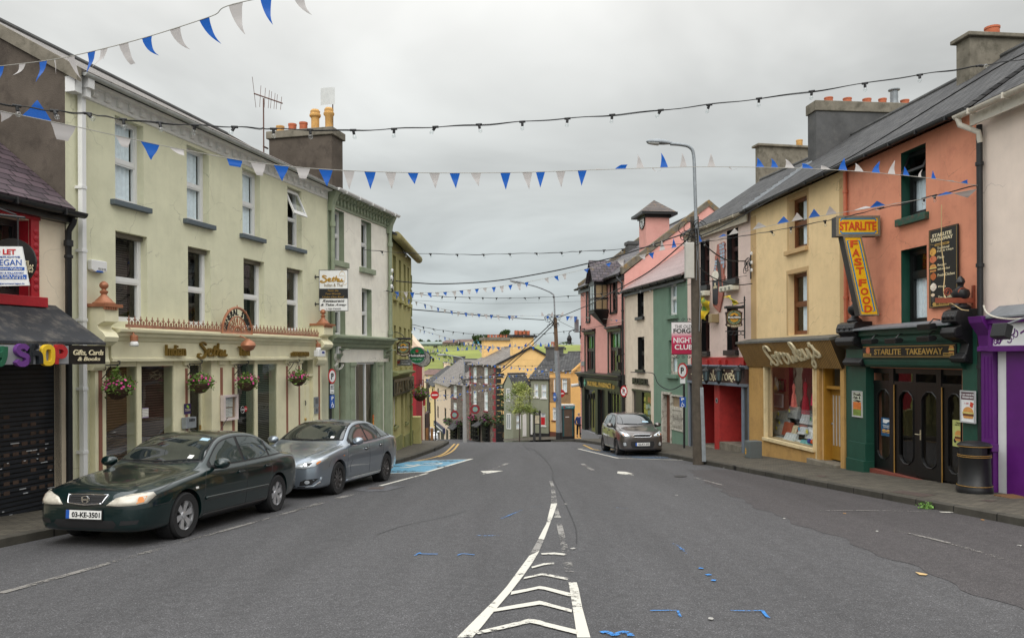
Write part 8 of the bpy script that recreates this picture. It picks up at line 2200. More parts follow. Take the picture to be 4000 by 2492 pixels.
  g=G();g.lth([(0,-.085),(.05,-.08),(.082,-.05),(.09,0),(.088,.03),(.078,.06),(0,.062)],(0,0,0),16,'x')
  g.v=[(x*1+mx_,s_*(yb+.135)+y*1.35,z*.92+mz_)for x,y,z in g.v]
  mo=g.put('door_mirror',paint,t,smo=1)
  G().tub([(mx_+.03,s_*(yb-.03),mz_-.06),(mx_,s_*(yb+.1),mz_-.05)],[.035,.03],8).put('mirror_arm',Mcx,mo)
 x0,x1=sp['ws'];nn=10
 hw=lambda x:g_('yc',x)*.955
 xx=[x0+(x1-x0)*i/nn for i in rg(nn+1)]
 front=[(x0+.13*(y/hw(x0))**2,y)for y in[hw(x0)*(1-2*i/12)for i in rg(13)]]
 sideL=[(x,-hw(x))for x in xx[2:]];sideR=[(x,hw(x))for x in xx[2:]][::-1]
 pch('windscreen_surround',front+sideL+sideR,'T',Mcx,off=.002)
 sh=lambda p:(p[0]+(.03 if p[0]<(x0+x1)/2 else-.03),p[1]*.965)
 wsx=pch('windscreen',[sh(p)for p in front+sideL+sideR],'T',Mcg,off=.006)
 for y0_,y1_ in((-.1,-.62),(.42,-.08)):
  seam([(x0+.05+.1*abs(y0_),y0_),(x0+.06+.13*(y1_/.7)**2,y1_)],'T',.009,Mbk,'wiper',wsx,.012)
 pch('tax_disc',[(x0+.16,-.5),(x0+.16,-.42),(x0+.23,-.42),(x0+.23,-.5)],'T',Mpl,wsx,off=.009)
 if'rw'in sp:
  a,b=sp['rw'];xx=[a+(b-a)*i/8 for i in rg(9)]
  pch('rear_window',[(x,-g_('yc',x)*.9)for x in xx]+[(x,g_('yc',x)*.9)for x in xx][::-1],'T',Mcg,off=.005)
 for s_ in(-1,1):seam([(sp['hood'],s_*g_('w',sp['hood'])*.62),(x0-.35,s_*g_('w',.8)*.78),(x0+.02,s_*g_('w',1)*.82)],'T')
 for wx in sp['wx']:
  for s_ in(-1,1):
   wy=s_*(sp['hw']-.115);r_=sp['wr'];rr=r_*sp.get('rim',.66)
   w=G()
   w.lth([(rr*.9,-.09),(r_*.93,-.1),(r_*.99,-.075),(r_,-.04),(r_,.04),(r_*.99,.075),(r_*.93,.1),(rr*1.02,.095),(rr*.98,.07)],(wx,wy,r_),40,'y',cap=0)
   ty=w.put('tyre',Mty,None,smo=40)
   wh=thg('wheel',None,None);wh.parent=t;ty.parent=wh
   am=sp.get('alloy',M_alloy);yo=wy+s_*.075
   g=G();g.lth([(rr*1,0),(rr*.93,-s_*.012),(rr*.88,-s_*.06)],(wx,yo,r_),40,'y',cap=0)
   ns=sp['spokes']
   for i in rg(ns):
    a0=2*pi*(i+.25)/ns
    for da in sp.get('split',(0,)):
     aa=a0+da;c_,s2=cos(aa),sin(aa);wd,wd2=sp['spw']
     pr=lambda rad,lat,y:(wx+rad*c_-lat*s2,y,r_+rad*s2+lat*c_)
     yi,yf=yo-s_*.035,yo-s_*.002
     g.add([pr(rr*.12,-wd,yi),pr(rr*.12,wd,yi),pr(rr*.95,wd2,yi),pr(rr*.95,-wd2,yi),pr(rr*.12,-wd,yo-s_*.018),pr(rr*.12,wd,yo-s_*.018),pr(rr*.95,wd2,yf),pr(rr*.95,-wd2,yf)],[(0,1,2,3),(4,5,6,7),(0,1,5,4),(1,2,6,5),(2,3,7,6),(3,0,4,7)])
   g.lth([(rr*.2,-s_*.03),(rr*.2,-s_*.004),(rr*.12,s_*0)],(wx,yo,r_),20,'y')
   g.put('rim',am,wh,smo=35)
   G().lth([(rr*.9,0),(rr*.9,.004)],(wx,yo-s_*.075,r_),30,'y').put('brake_disc',Mbk,wh)
 sp['front'](t,body,pch,seam,cast,paint)
 return t
def plo(t,cast,txt,z,w=.52,h=.11,x=None,tilt=0):
 x=x if x is not None else min(cast((-3,y,z),(1,0,0))[0].x for y in(-.25,0,.25))-.012
 p=thg('number_plate',None,None,(x,0,z));p.parent=t
 def tr(g):g.v=[(b,-a,c)for a,b,c in g.v];return g
 tr(G().box(-w/2,w/2,-.008,.02,-h/2,h/2)).put('plate',Mpl,p)
 fr=G();f=.012
 fr.box(-w/2-f,w/2+f,-.006,.02,h/2,h/2+f).box(-w/2-f,w/2+f,-.006,.02,-h/2-f*1.6,-h/2).box(-w/2-f,-w/2,-.006,.02,-h/2,h/2).box(w/2,w/2+f,-.006,.02,-h/2,h/2);tr(fr).put('plate_frame',Mcx,p)
 tr(G().box(-w/2,-w/2+.05,-.0095,-.008,-h/2,h/2)).put('euro_band',Mbu,p)
 tr(adt(G(),txt,-w*.33,w*.46,-h*.32,h*.3,-.0095,.003,bold=.025)).put('lettering',Mbb,p)
 return p
honda=dict(L=4.59,hw=.872,wr=.318,wx=(.93,3.6),rim=.7,spokes=6,spw=(.022,.03),split=(-.1,.1),dlo=(1.58,4.02),win=[(1.66,2.52),(2.6,3.36),(3.42,3.86)],ws=(1.42,2.14),rw=(3.42,3.92),hood=.2,zb=[(0,.34),(.03,.24),(.12,.19),(.4,.18),(4,.2),(4.4,.26),(4.55,.32),(4.59,.42)],w=[(0,.5),(.015,.57),(.04,.645),(.08,.705),(.14,.755),(.22,.79),(.35,.825),(.6,.857),(.93,.868),(1.5,.872),(3,.872),(3.7,.866),(4.1,.845),(4.3,.82),(4.42,.79),(4.5,.74),(4.55,.69),(4.59,.55)],zsh=[(0,.54),(.015,.575),(.04,.61),(.08,.64),(.14,.668),(.22,.69),(.5,.745),(.9,.81),(1.36,.87),(1.7,.895),(2.5,.91),(3.3,.935),(3.9,.955),(4.3,.935),(4.5,.89),(4.55,.84),(4.59,.7)],ztop=[(0,.56),(.015,.6),(.04,.645),(.08,.69),(.14,.735),(.22,.77),(.35,.8),(.5,.825),(.9,.885),(1.36,.945),(1.5,1),(1.7,1.14),(1.9,1.27),(2.1,1.365),(2.3,1.405),(2.6,1.43),(2.9,1.425),(3.15,1.4),(3.4,1.335),(3.65,1.21),(3.85,1.1),(4,1.04),(4.15,1.02),(4.3,1.01),(4.42,.985),(4.5,.95),(4.55,.88),(4.59,.72)],yc=[(0,.3),(.1,.5),(.3,.6),(1.3,.7),(1.5,.725),(1.8,.665),(2.1,.6),(2.5,.585),(3.1,.58),(3.4,.6),(3.8,.66),(4.1,.68),(4.5,.6),(4.59,.4)],crown=[(0,.015),(.2,.03),(1.2,.045),(1.5,.045),(2.1,.05),(3,.05),(3.6,.05),(4.2,.04),(4.59,.02)],seams=[[(1.36,.3),(1.34,.5),(1.4,.8),(1.5,.9)],[(2.52,.28),(2.56,.9)],[(3.42,.92),(3.36,.72),(3.26,.5),(3.18,.3)],[(1.36,.3),(3.18,.29)],[(.3,.53),(.55,.545),(.62,.6)],[(.18,.66),(.75,.8),(1.36,.885)]],handles=[(2.36,.8),(3.22,.825)],mould=(1.38,3.24,.5),mirror=(1.66,.985),sill=Mcx)
def honda_front(t,body,pch,seam,cast,paint):
 for s_ in(1,-1):
  pch('headlight',[(s_*.32,.55),(s_*.5,.545),(s_*.68,.555),(s_*.765,.575),(s_*.79,.66),(s_*.76,.7),(s_*.6,.685),(s_*.42,.635)],'F',M_lamp,off=.008,thick=.01)
  hl=pch('indicator',[(s_*.685,.575),(s_*.74,.59),(s_*.745,.66),(s_*.69,.65)],'F',Mam,off=.02)
  pch('lower_vent',[(s_*.5,.3),(s_*.7,.315),(s_*.72,.365),(s_*.52,.36)],'F',Mbk,off=.004)
 pch('intake',[(-.4,.25),(.4,.25),(.46,.31),(.42,.36),(-.42,.36),(-.46,.31)],'F',Mbk,off=.004)
 gl=pch('grille',[(-.25,.575),(0,.555),(.25,.575),(.29,.675),(-.29,.675)],'F',Mbk,off=.006)
 P_=[]
 for a,b in(((-.25,.575),(0,.553)),((0,.553),(.25,.575)),((.25,.575),(.29,.68)),((.29,.68),(-.29,.68)),((-.29,.68),(-.25,.575))):
  for j in rg(8):
   p=(a[0]+(b[0]-a[0])*j/8,a[1]+(b[1]-a[1])*j/8);h=cast((-3,p[0],p[1]),(1,0,0));P_.append(h[0]+Ve((-.012,0,0)))
 G().tub(P_+P_[:1],.012,6).put('chrome_surround',Mcc,gl,smo=1)
 for k in rg(3):seam([(-.25,.6+k*.022),(.25,.6+k*.022)],'F',.005,Mcx,'grille_bar',gl,.008)
 h=cast((-3,0,.62),(1,0,0))[0].x-.022
 g=G()
 for pts in([(-.045,.035),(-.032,-.035)],[(.045,.035),(.032,-.035)],[(-.038,0),(.038,0)]):g.skr([(x,z)for x,z in pts],.018,-.008,0,0)
 g.v=[(h+y,-x,z+.62)for x,y,z in g.v];g.put('badge',Mcc,gl)
 g=G();g.tub([(h,.058*cos(i*pi/10),.62+.046*sin(i*pi/10))for i in rg(21)],.005,5);g.put('badge_ring',Mcc,gl)
 plo(t,cast,'03-KE-3501',.43)
 seam([(-.74,.52),(-.4,.535),(.4,.535),(.74,.52)],'F',.0035,Mbk)
 pch('side_repeater',[(1.13,.66),(1.2,.66),(1.2,.69),(1.13,.69)],'R',Mpl,off=.006)
 pch('resident_permit',[(1.98,-.5),(1.98,-.36),(2.06,-.36),(2.06,-.5)],'T',mat('pale_blue_sticker',sR(160,190,206)),off=.009)
 G().tub([(3.15,0,1.4),(3.38,0,1.62)],.006,5).put('aerial',Mbk,t)
honda['front']=honda_front
def gfi(front,rear,wx,hw,sgn):
 a,b=Ve((front.x,front.y,0)),Ve((rear.x,rear.y,0));d=(b-a).normalized()
 nrm=Ve((-d.y,d.x,0))
 c=(a+b)/2-nrm*sgn*(hw-.115)
 o=c-d*(wx[0]+wx[1])/2
 return o,atan2(d.y,d.x),d
def plc(t,o,rz,d,L):
 t.location=(o.x,o.y,gz(o.x,o.y)+.004)
 e=Ve((o.x,o.y,0))+d*L
 pitch=atan2(gz(e.x,e.y)-gz(o.x,o.y),L)
 t.rotation_euler=(0,-pitch,rz)
o,rz,d=gfi(gat('S',706,2097),gat('S',1060,1997),honda['wx'],honda['hw'],-1)
t=car('parked_car','dark green saloon car with pale headlights parked nearest on the restaurant side','car',honda,(0,0,0),0,cpt('dark_green_paint',sR(4,32,32),.3))
plc(t,o,rz,d,honda['L'])
opel=dict(L=4.84,hw=.928,wr=.335,wx=(.96,3.7),rim=.72,spokes=10,spw=(.012,.026),alloy=Mal,dlo=(1.62,4.14),win=[(1.74,2.6),(2.68,3.44),(3.5,3.95)],ws=(1.4,2.3),rw=(3.6,4.2),hood=.22,shw=.955,zb=[(0,.3),(.03,.22),(.12,.18),(.4,.17),(4.2,.2),(4.6,.28),(4.84,.42)],w=[(0,.48),(.015,.57),(.04,.66),(.08,.735),(.14,.79),(.22,.835),(.35,.875),(.6,.908),(.95,.924),(1.5,.924),(2.4,.92),(3.2,.928),(3.8,.928),(4.2,.9),(4.5,.85),(4.7,.79),(4.78,.73),(4.84,.56)],zsh=[(0,.56),(.015,.6),(.04,.645),(.08,.685),(.14,.72),(.22,.75),(.5,.82),(.95,.9),(1.36,.95),(1.7,.97),(2.5,.985),(3.3,1.02),(3.9,1.05),(4.3,1.05),(4.6,1.03),(4.78,.97),(4.84,.8)],ztop=[(0,.58),(.015,.63),(.04,.69),(.08,.745),(.14,.79),(.22,.825),(.35,.86),(.5,.89),(.95,.965),(1.36,1.03),(1.5,1.085),(1.7,1.2),(1.9,1.31),(2.1,1.4),(2.3,1.455),(2.6,1.49),(2.9,1.497),(3.15,1.485),(3.4,1.45),(3.65,1.385),(3.85,1.315),(4.05,1.235),(4.25,1.165),(4.45,1.12),(4.6,1.1),(4.7,1.08),(4.78,1.03),(4.82,.93),(4.84,.82)],yc=[(0,.3),(.1,.52),(.3,.62),(1.3,.74),(1.5,.765),(1.8,.7),(2.2,.62),(2.6,.6),(3.2,.585),(3.6,.6),(4,.66),(4.4,.7),(4.7,.62),(4.84,.4)],crown=[(0,.015),(.2,.03),(1.2,.05),(1.5,.045),(2.1,.05),(3,.055),(3.8,.05),(4.4,.04),(4.84,.02)],seams=[[(1.4,.32),(1.36,.6),(1.44,.88),(1.54,.97)],[(2.6,.3),(2.63,.98)],[(3.52,1.02),(3.46,.8),(3.34,.52),(3.24,.32)],[(1.4,.32),(3.24,.31)],[(.5,.6),(.62,.74)],[(1.55,.4),(1.5,.55),(1.62,.66)]],handles=[(2.42,.86),(3.28,.9)],mirror=(1.72,1.06),hm=Mcc)
def opel_front(t,body,pch,seam,cast,paint):
 for s_ in(1,-1):
  pch('headlight',[(s_*.42,.6),(s_*.6,.585),(s_*.76,.63),(s_*.855,.735),(s_*.865,.79),(s_*.8,.775),(s_*.62,.715),(s_*.46,.665)],'F',Mlm,off=.008,thick=.008)
  pch('lamp_unit',[(s_*.56,.63),(s_*.68,.645),(s_*.72,.7),(s_*.6,.685)],'F',Mbk,off=.02);pch('projector',[(s_*.61+.03*cos(i*pi/8),.66+.025*sin(i*pi/8))for i in rg(16)],'F',Mcc,off=.026)
  pch('indicator',[(s_*.78,.665),(s_*.82,.715),(s_*.81,.735),(s_*.77,.7)],'F',Mam,off=.02)
  pch('fog_recess',[(s_*.5,.26),(s_*.72,.28),(s_*.82,.4),(s_*.62,.385),(s_*.52,.34)],'F',Mbk,off=.004)
  pch('fog_lamp',[(s_*.65+.045*cos(i*pi/8),.335+.035*sin(i*pi/8))for i in rg(16)],'F',Mlm,off=.012)
  seam([(s_*.46,.235),(s_*.74,.255),(s_*.83,.33),(s_*.845,.42)],'F',.012,Mcc,'chrome_strip',body,.008)
 gl=pch('grille',[(-.3,.5),(.3,.5),(.38,.64),(.34,.665),(-.34,.665),(-.38,.64)],'F',Mbk,off=.005)
 for k in rg(4):seam([(-.32-.015*k,.53+k*.036),(.32+.015*k,.53+k*.036)],'F',.009,Mcc,'grille_bar',gl,.01)
 pch('intake',[(-.42,.24),(.42,.24),(.4,.38),(-.4,.38)],'F',Mbk,off=.004)
 plo(t,cast,'141-KY-980',.45)
 h=cast((-3,0,.62),(1,0,0))[0].x-.02
 g=G();g.tub([(h,.055*cos(i*pi/12),.6+.055*sin(i*pi/12))for i in rg(25)],.007,6);g.tub([(h,.05,.605),(h,-.05,.595)],.009,5);g.put('badge',Mcc,gl)
 for sd in('R','L'):seam([(1.62,.995),(2.6,1.012),(3.4,1.045),(3.95,1.085)],sd,.008,Mcc,'chrome_strip',body,.004)
 pch('side_repeater',[(1.16,.77),(1.22,.775),(1.22,.795),(1.16,.79)],'R',Mam,off=.006)
opel['front']=opel_front
o,rz,d=gfi(gat('S',1318,1926),gat('S',1486,1880),opel['wx'],opel['hw'],-1)
t=car('parked_car','silver blue saloon car parked behind the dark green saloon','car',opel,(0,0,0),0,cpt('silver_blue_paint',sR(140,150,160),.7))
plc(t,o,rz,d,opel['L'])
kia=dict(L=3.6,hw=.798,wr=.292,wx=(.68,3.06),rim=.68,spokes=8,spw=(.014,.024),alloy=Mal,dlo=(1.12,3.32),win=[(1.26,2.02),(2.1,2.84),(2.92,3.2)],ws=(.92,1.62),rw=(3.3,3.5),hood=.16,shw=.95,zb=[(0,.26),(.03,.2),(.1,.17),(.4,.17),(3.2,.2),(3.5,.3),(3.6,.42)],w=[(0,.5),(.012,.57),(.03,.63),(.06,.675),(.11,.715),(.18,.742),(.3,.765),(.6,.79),(.85,.796),(2,.796),(2.9,.796),(3.2,.775),(3.42,.73),(3.5,.69),(3.55,.66),(3.6,.56)],zsh=[(0,.58),(.012,.64),(.03,.69),(.06,.73),(.11,.765),(.18,.79),(.45,.85),(.85,.91),(1.15,.945),(1.8,.965),(2.5,1),(3,1.05),(3.3,1.06),(3.5,1),(3.55,.93),(3.6,.75)],ztop=[(0,.6),(.012,.67),(.03,.73),(.06,.775),(.11,.81),(.18,.84),(.3,.875),(.45,.91),(.65,.955),(.85,.995),(1,1.07),(1.15,1.17),(1.3,1.265),(1.45,1.35),(1.62,1.42),(1.85,1.465),(2.1,1.482),(2.4,1.485),(2.7,1.475),(3,1.45),(3.2,1.42),(3.32,1.37),(3.42,1.26),(3.5,1.14),(3.55,1.03),(3.58,.95),(3.6,.8)],yc=[(0,.3),(.1,.5),(.3,.58),(.9,.66),(1.1,.675),(1.4,.61),(1.7,.555),(2.3,.545),(2.9,.54),(3.3,.55),(3.5,.56),(3.6,.4)],crown=[(0,.015),(.2,.03),(.8,.045),(1.1,.045),(1.7,.05),(3,.05),(3.4,.04),(3.6,.02)],seams=[[(1.08,.3),(1.05,.55),(1.1,.86),(1.18,.96)],[(2.02,.28),(2.06,.99)],[(2.96,1.05),(2.9,.8),(2.74,.52),(2.62,.31)],[(1.08,.3),(2.62,.3)],[(1.1,.78),(2,.82),(2.95,.88)]],handles=[(1.88,.84),(2.72,.89)],mirror=(1.22,1.03))
def kia_front(t,body,pch,seam,cast,paint):
 for s_ in(1,-1):
  pch('headlight',[(s_*.4,.66),(s_*.56,.645),(s_*.665,.68),(s_*.735,.8),(s_*.735,.845),(s_*.66,.83),(s_*.5,.76),(s_*.41,.71)],'F',Mlm,off=.007,thick=.008)
  pch('projector',[(s_*.56+.04*cos(i*pi/8),.715+.035*sin(i*pi/8))for i in rg(16)],'F',Mcc,off=.022);pch('indicator',[(s_*.63,.69),(s_*.67,.73),(s_*.66,.76),(s_*.62,.72)],'F',Mam,off=.02)
  pch('fog_recess',[(s_*.54,.33),(s_*.665,.33),(s_*.68,.48),(s_*.55,.49)],'F',Mbk,off=.004)
  pch('fog_lamp',[(s_*.56,.35),(s_*.645,.35),(s_*.655,.46),(s_*.57,.47)],'F',Mlm,off=.012)
 gl=pch('grille',[(-.28,.645),(.28,.645),(.33,.7),(.27,.725),(-.27,.725),(-.33,.7)],'F',Mbk,off=.006)
 seam([(-.32,.7),(-.27,.73),(0,.737),(.27,.73),(.32,.7)],'F',.008,Mcc,'chrome_surround',gl,.008);seam([(-.32,.69),(-.28,.645),(0,.638),(.28,.645),(.32,.69)],'F',.008,Mcc,'chrome_surround',gl,.008)
 h=cast((-3,0,.7),(1,0,0))[0].x-.02
 g=adt(G(),'KIA',-.04,.04,.685,.715,0,.008);g.v=[(h+y,-x,z)for x,y,z in g.v];g.put('badge',Mcc,gl)
 pch('intake',[(-.36,.27),(.36,.27),(.42,.38),(.39,.5),(-.39,.5),(-.42,.38)],'F',Mbk,off=.005)
 pch('lower_lip',[(-.6,.175),(.6,.175),(.6,.215),(-.6,.215)],'F',Mcx,off=.006)
 plo(t,cast,'152-KY-375',.4,.5,.11)
 pch('permit_sticker',[(1.08,-.5),(1.08,-.28),(1.15,-.28),(1.15,-.5)],'T',mat('pale_blue_sticker',()),off=.009)
kia['front']=kia_front
fl,fr_=gat('S',2411,1774),gat('S',2568,1779)
mid=Ve(((fl.x+fr_.x)/2+.05,(fl.y+fr_.y)/2+.1,0));d=Ve((-.085,1,0)).normalized()
o=mid-d*kia['wx'][0]
t=car('parked_car','grey brown small hatchback parked on the pharmacy side of the street','car',kia,(0,0,0),0,cpt('taupe_metal_paint',sR(100,95,92),.7))
plc(t,o,atan2(d.y,d.x),d,kia['L'])
sub=dict(honda);sub={k:v for k,v in honda.items()}
def sub_front(t,body,pch,seam,cast,paint):
 for s_ in(1,-1):
  pch('headlight',[(s_*.38,.6),(s_*.6,.585),(s_*.76,.63),(s_*.77,.7),(s_*.6,.69),(s_*.4,.655)],'F',Mlm,off=.008,thick=.008)
  pch('fog_lamp',[(s_*.58,.33),(s_*.7,.34),(s_*.7,.4),(s_*.58,.4)],'F',Mbk,off=.006)
 gl=pch('grille',[(-.26,.585),(.26,.585),(.31,.66),(-.31,.66)],'F',Mbk,off=.006)
 seam([(-.3,.625),(.3,.625)],'F',.012,Mcc,'grille_bar',gl,.01)
 pch('intake',[(-.42,.25),(.42,.25),(.45,.36),(-.45,.36)],'F',Mbk,off=.004)
 plo(t,cast,'05-KY-2210',.46)
sub['front']=sub_front
a=A1(384,1415,66)
t=car('white_car','white saloon car coming up the hill beyond the crest','car',sub,(0,0,0),0,cpt('white_paint',sR(222,224,226),.05),None)
d=Ve((-.2,1,0)).normalized();o=Ve((a.x,66,0))
plc(t,o,atan2(d.y,d.x),d,4.59)
# poles and lamps
def pole_lamp(name,lbl,pts,rr,m,lamp=None,grp=None,base=None):
 """pts: 3-D path from foot to arm end"""
 t=thg(name,lbl,'street lamp'if lamp else'pole',pts[0],0,grp)
 return t
def LP(p,o):return Ve(p)-Ve(o)
def lmh(t,a,b,m,name='lantern'):
 """flat luminaire from its arm end a to its tip b"""
 d=(b-a);L=d.length;x=d.normalized();up=Ve((0,0,1));y=up.cross(x).normalized();z=x.cross(y)
 g=G();n=14;rings=[(0,.03,.03),(.12,.05,.05),(.3,.09,.075),(.55,.12,.085),(.8,.11,.07),(.95,.07,.045),(1,.02,.01)]
 vs_=[]
 for f,w,h in rings:
  for j in rg(n):
   th=2*pi*j/n;vs_.append(a+x*L*f+y*w*L*1.4*cos(th)+z*h*L*1.6*sin(th)*(1 if sin(th)>0 else .55))
 g.add(vs_,[(i*n+j,i*n+(j+1)%n,(i+1)*n+(j+1)%n,(i+1)*n+j)for i in rg(len(rings)-1)for j in rg(n)]+[tuple(rg(n)),tuple(rg((len(rings)-1)*n,len(rings)*n))])
 h_=g.put(name,m,t,smo=60)
 q_=G();vs_=[]
 for f,w,h in rings[3:6]:
  for j in rg(n):
   th=2*pi*j/n;vs_.append(a+x*L*(f-.02)+y*w*L*1.2*cos(th)+z*(-.03*L+h*L*1.3*sin(th)*(.2 if sin(th)>0 else .75)))
 q_.add(vs_,[(i*n+j,i*n+(j+1)%n,(i+1)*n+(j+1)%n,(i+1)*n+j)for i in rg(2)for j in rg(n)]);q_.put('lens',mat('lamp_lens',sR(190,192,188),.2,.05),h_,smo=1)
b0=gat('Y5',322,1262,.1);Yq=b0.y;PQ=b0
t=thg('utility_pole','weathered timber pole carrying a tall street lamp beside the nightclub','street lamp',b0)
def q3(z,x,y,D=None,o=None):
 p=at(z,x,y,D or Yq);return p-(o if o is not None else b0)
top=q3('Y2',1293,372)
G().tub([(0,0,-.3),(0,0,0),top*.5,top],[.165,.16,.145,.125],14).put('timber_pole',Mwd,t,smo=40)
g=G();pa,pb=q3('Y5',352,1250),q3('Y5',342,535)
g.hxa([(pa.x-.09,-.14,0),(pa.x+.11,-.14,0),(pa.x+.11,-.05,0),(pa.x-.09,-.05,0)],[(pb.x-.07,-.14,pb.z),(pb.x+.06,-.14,pb.z),(pb.x+.06,-.05,pb.z),(pb.x-.07,-.05,pb.z)]);g.put('cable_guard',Mgv,t,bev=.01)
arm=[q3('Y2',1296,500),q3('Y2',1292,340),q3('Y2',1283,60),q3('D',1641,372),q3('D',1632,353),q3('D',1612,347),q3('D',1586,345)]
for v in arm:v.y-=.16
G().tub(sm2([tuple(v)for v in arm],5),.048,10).put('lamp_arm',Mgv,t,smo=1)
lmh(t,q3('D',1592,344)+Ve((0,-.16,0)),q3('D',1529,340)+Ve((0,-.16,0)),Mgv)
b9=q3('Y2',1250,985);G().box(b9.x-.2,b9.x+.06,-.3,-.12,b9.z,b9.z+1.05).put('fuse_box',mat('grey_plastic_box',sR(176,174,166),.5,.08),t,bev=.02)
g=G();rn=RN(2)
for i in rg(9):
 p=q3('Y2',1245,560);c_=Ve((p.x+rn.uniform(-.15,.25),-.2,p.z+rn.uniform(-.3,.3)));r_=rn.uniform(.12,.3)
 g.tub([c_+Ve((r_*cos(a),.08*sin(2*a),r_*.8*sin(a)))for a in[k*.45 for k in rg(13)]],.011,5)
g.put('coiled_wire',Mcb,t)
g=G()
for dx,y0_,y1_ in((.02,400,800),(-.03,500,1000),(.06,800,1500)):
 a_,b_=q3('Y2',1300,y0_),q3('Y2',1305,min(y1_,1500));g.tub([(a_.x+dx,-.17,a_.z),((a_.x+b_.x)/2+dx+.03,-.19,(a_.z+b_.z)/2),(b_.x+dx,-.17,b_.z)],.012,5)
g.put('cable',Mle,t)
Y2_=50;b2=A1(1918,1394,Y2_);g0=gz(b2.x,b2.y)-.3
t=thg('lamp_column','grey sleeved lamp column at the junction with a long curved arm','street lamp',b2);o2=b2
f=lambda z,x,y:q3(z,x,y,Y2_,o2)
G().tub([(0,0,-.6),(0,0,0),f('Y1',1905,700),f('Y1',1888,362)],[.2,.2,.165,.15],14).put('sleeve',Mgv,t,smo=40)
G().tub([(0,0,-.6),(0,0,0),f('Y1',1917,1325)],[.215,.215,.21],14).put('black_base',Mbw,t,smo=40)
G().tub([f('Y1',1888,370),f('Y1',1872,0),f('W4',2025,880)],[.125,.115,.105],12).put('timber_pole',mat('brown_timber_pole',sR(104,84,64),.9,.2,6),t,smo=40)
G().tub(sm2([tuple(f(*p))for p in(('W4',2024,900),('W4',2014,640),('W4',1985,592),('W4',1930,562),('W4',1800,512),('W4',1650,474))],5),.05,8).put('lamp_arm',Mgv,t,smo=1)
lmh(t,f('W4',1665,478),f('W4',1488,440),Mgv)
g=G();rn=RN(3)
for i in rg(22):
 p=f('W4',2000,925);c_=Ve((p.x+rn.uniform(-.45,.45),-.1,p.z+rn.uniform(-.35,.35)));r_=rn.uniform(.06,.2)
 g.tub([c_+Ve((r_*cos(a),.05*sin(a),r_*.8*sin(a)))for a in[k*.6 for k in rg(10)]],.014,4)
g.put('coiled_wire',Mcb,t)
Y3_=62;b3=A1(805,1420,Y3_)
t=thg('lamp_post','slender grey lamp post down the hill in front of the stone shop','street lamp',b3);f3=lambda x,y:q3('Y1',x,y,Y3_,b3)
G().tub([(0,0,-1.5),(0,0,0),f3(795,760),f3(792,640)],[.17,.165,.12,.11],12).put('post',mat('pale_concrete',sR(150,150,148),.8,.15,6),t,smo=40)
G().tub(sm2([tuple(f3(*p))for p in((795,700),(797,520),(785,470),(745,440),(580,412))],5),.035,8).put('lamp_arm',Mgv,t,smo=1)
lmh(t,f3(590,414),f3(478,412),Mgv)
g=G()
for i in rg(14):
 p=f3(785,700);c_=Ve((p.x+rn.uniform(-.3,.3),-.1,p.z+rn.uniform(-.5,.5)));r_=rn.uniform(.06,.22)
 g.tub([c_+Ve((r_*cos(a),.05*sin(a),r_*sin(a)))for a in[k*.6 for k in rg(10)]],.018,4)
g.tub([f3(812,1210),f3(812,800)],.04,6)
g.put('coiled_wire',Mcb,t)
b4=A1(378,1310,72)
t=thg('pole','thin dark pole standing before the yellow terrace down the hill','pole',b4);G().tub([(0,0,-1.5),q3('Y1',364,740,72,b4)],[.17,.12],8).put('shaft',Mwd,t);p=q3('Y1',364,800,72,b4);bx('fitting',Mbw,t,p.x-.08,p.x+.22,-.1,.1,p.z,p.z+.3)
# signs
def fitted(lbl,name,cat,p0,w,h,rz,m,th=.04,grp=None):
 t=thg(name,lbl,cat,p0,rz,grp);bx('board',m,t,0,w,0,th,0,h);return t
Ys=22;a,b=at('Z5',622,795,Ys),at('Z5',905,388,Ys);w,h=b.x-a.x,b.z-a.z
t=fitted('white and black restaurant board Sethu Indian & Thai projecting from the green house','restaurant_sign','sign',a,w,h,0,Mwb,.05)
bx('black_band',Mbb,t,.01,w-.01,-.004,0,h*.305,h*.545)
g=G();f_=.012
for x0,x1,z0,z1 in((0,w,0,f_),(0,w,h-f_,h),(0,f_,f_,h-f_),(w-f_,w,f_,h-f_)):g.box(x0,x1,-.006,0,z0,z1)
g.put('border',Mbb,t)
g=G();sethu(g,w*.05,w*.85,h*.66,h*.86,-.001,.008,.035);g.put('lettering',mat('sethu_gold',sR(170,130,40),.5,.1),t)
g=G();adt(g,'Indian & Thai',w*.18,w*.82,h*.59,h*.665,-.003,.005);g.put('lettering',M_olg,t)
g=G();adt(g,'Taste the',w*.3,w*.67,h*.475,h*.515,-.006,.005,shear=.35);adt(g,'Two Worlds',w*.22,w*.75,h*.4,h*.44,-.006,.005,shear=.35);adt(g,'Under One Roof',w*.12,w*.87,h*.32,h*.365,-.006,.005,shear=.35);g.put('lettering',MATS['sethu_gold'],t)
g=G();adt(g,'Restaurant',w*.12,w*.88,h*.215,h*.28,-.003,.005,shear=.35,bold=.02);adt(g,'& Take Away',w*.05,w*.95,h*.11,h*.18,-.003,.005,shear=.35,bold=.02);adt(g,'t. 066-9765430',w*.25,w*.75,h*.035,h*.075,-.003,.005);g.put('lettering',Mbb,t)
g=G();g.skr([(w*x,h*z)for x,z in((.7,.86),(.72,.92),(.78,.955),(.85,.945),(.89,.9),(.9,.82),(.88,.72),(.84,.66),(.87,.635),(.93,.645),(.955,.68))],.008,-.004,-.001,5);g.skr([(w*x,h*z)for x,z in((.74,.94),(.79,.97),(.83,.96))],.01,-.004,-.001,3);g.skr([(w*x,h*z)for x,z in((.7,.86),(.75,.85),(.79,.87),(.83,.84),(.86,.86))],.007,-.004,-.001,4);g.put('elephant_outline',Mgo,t)
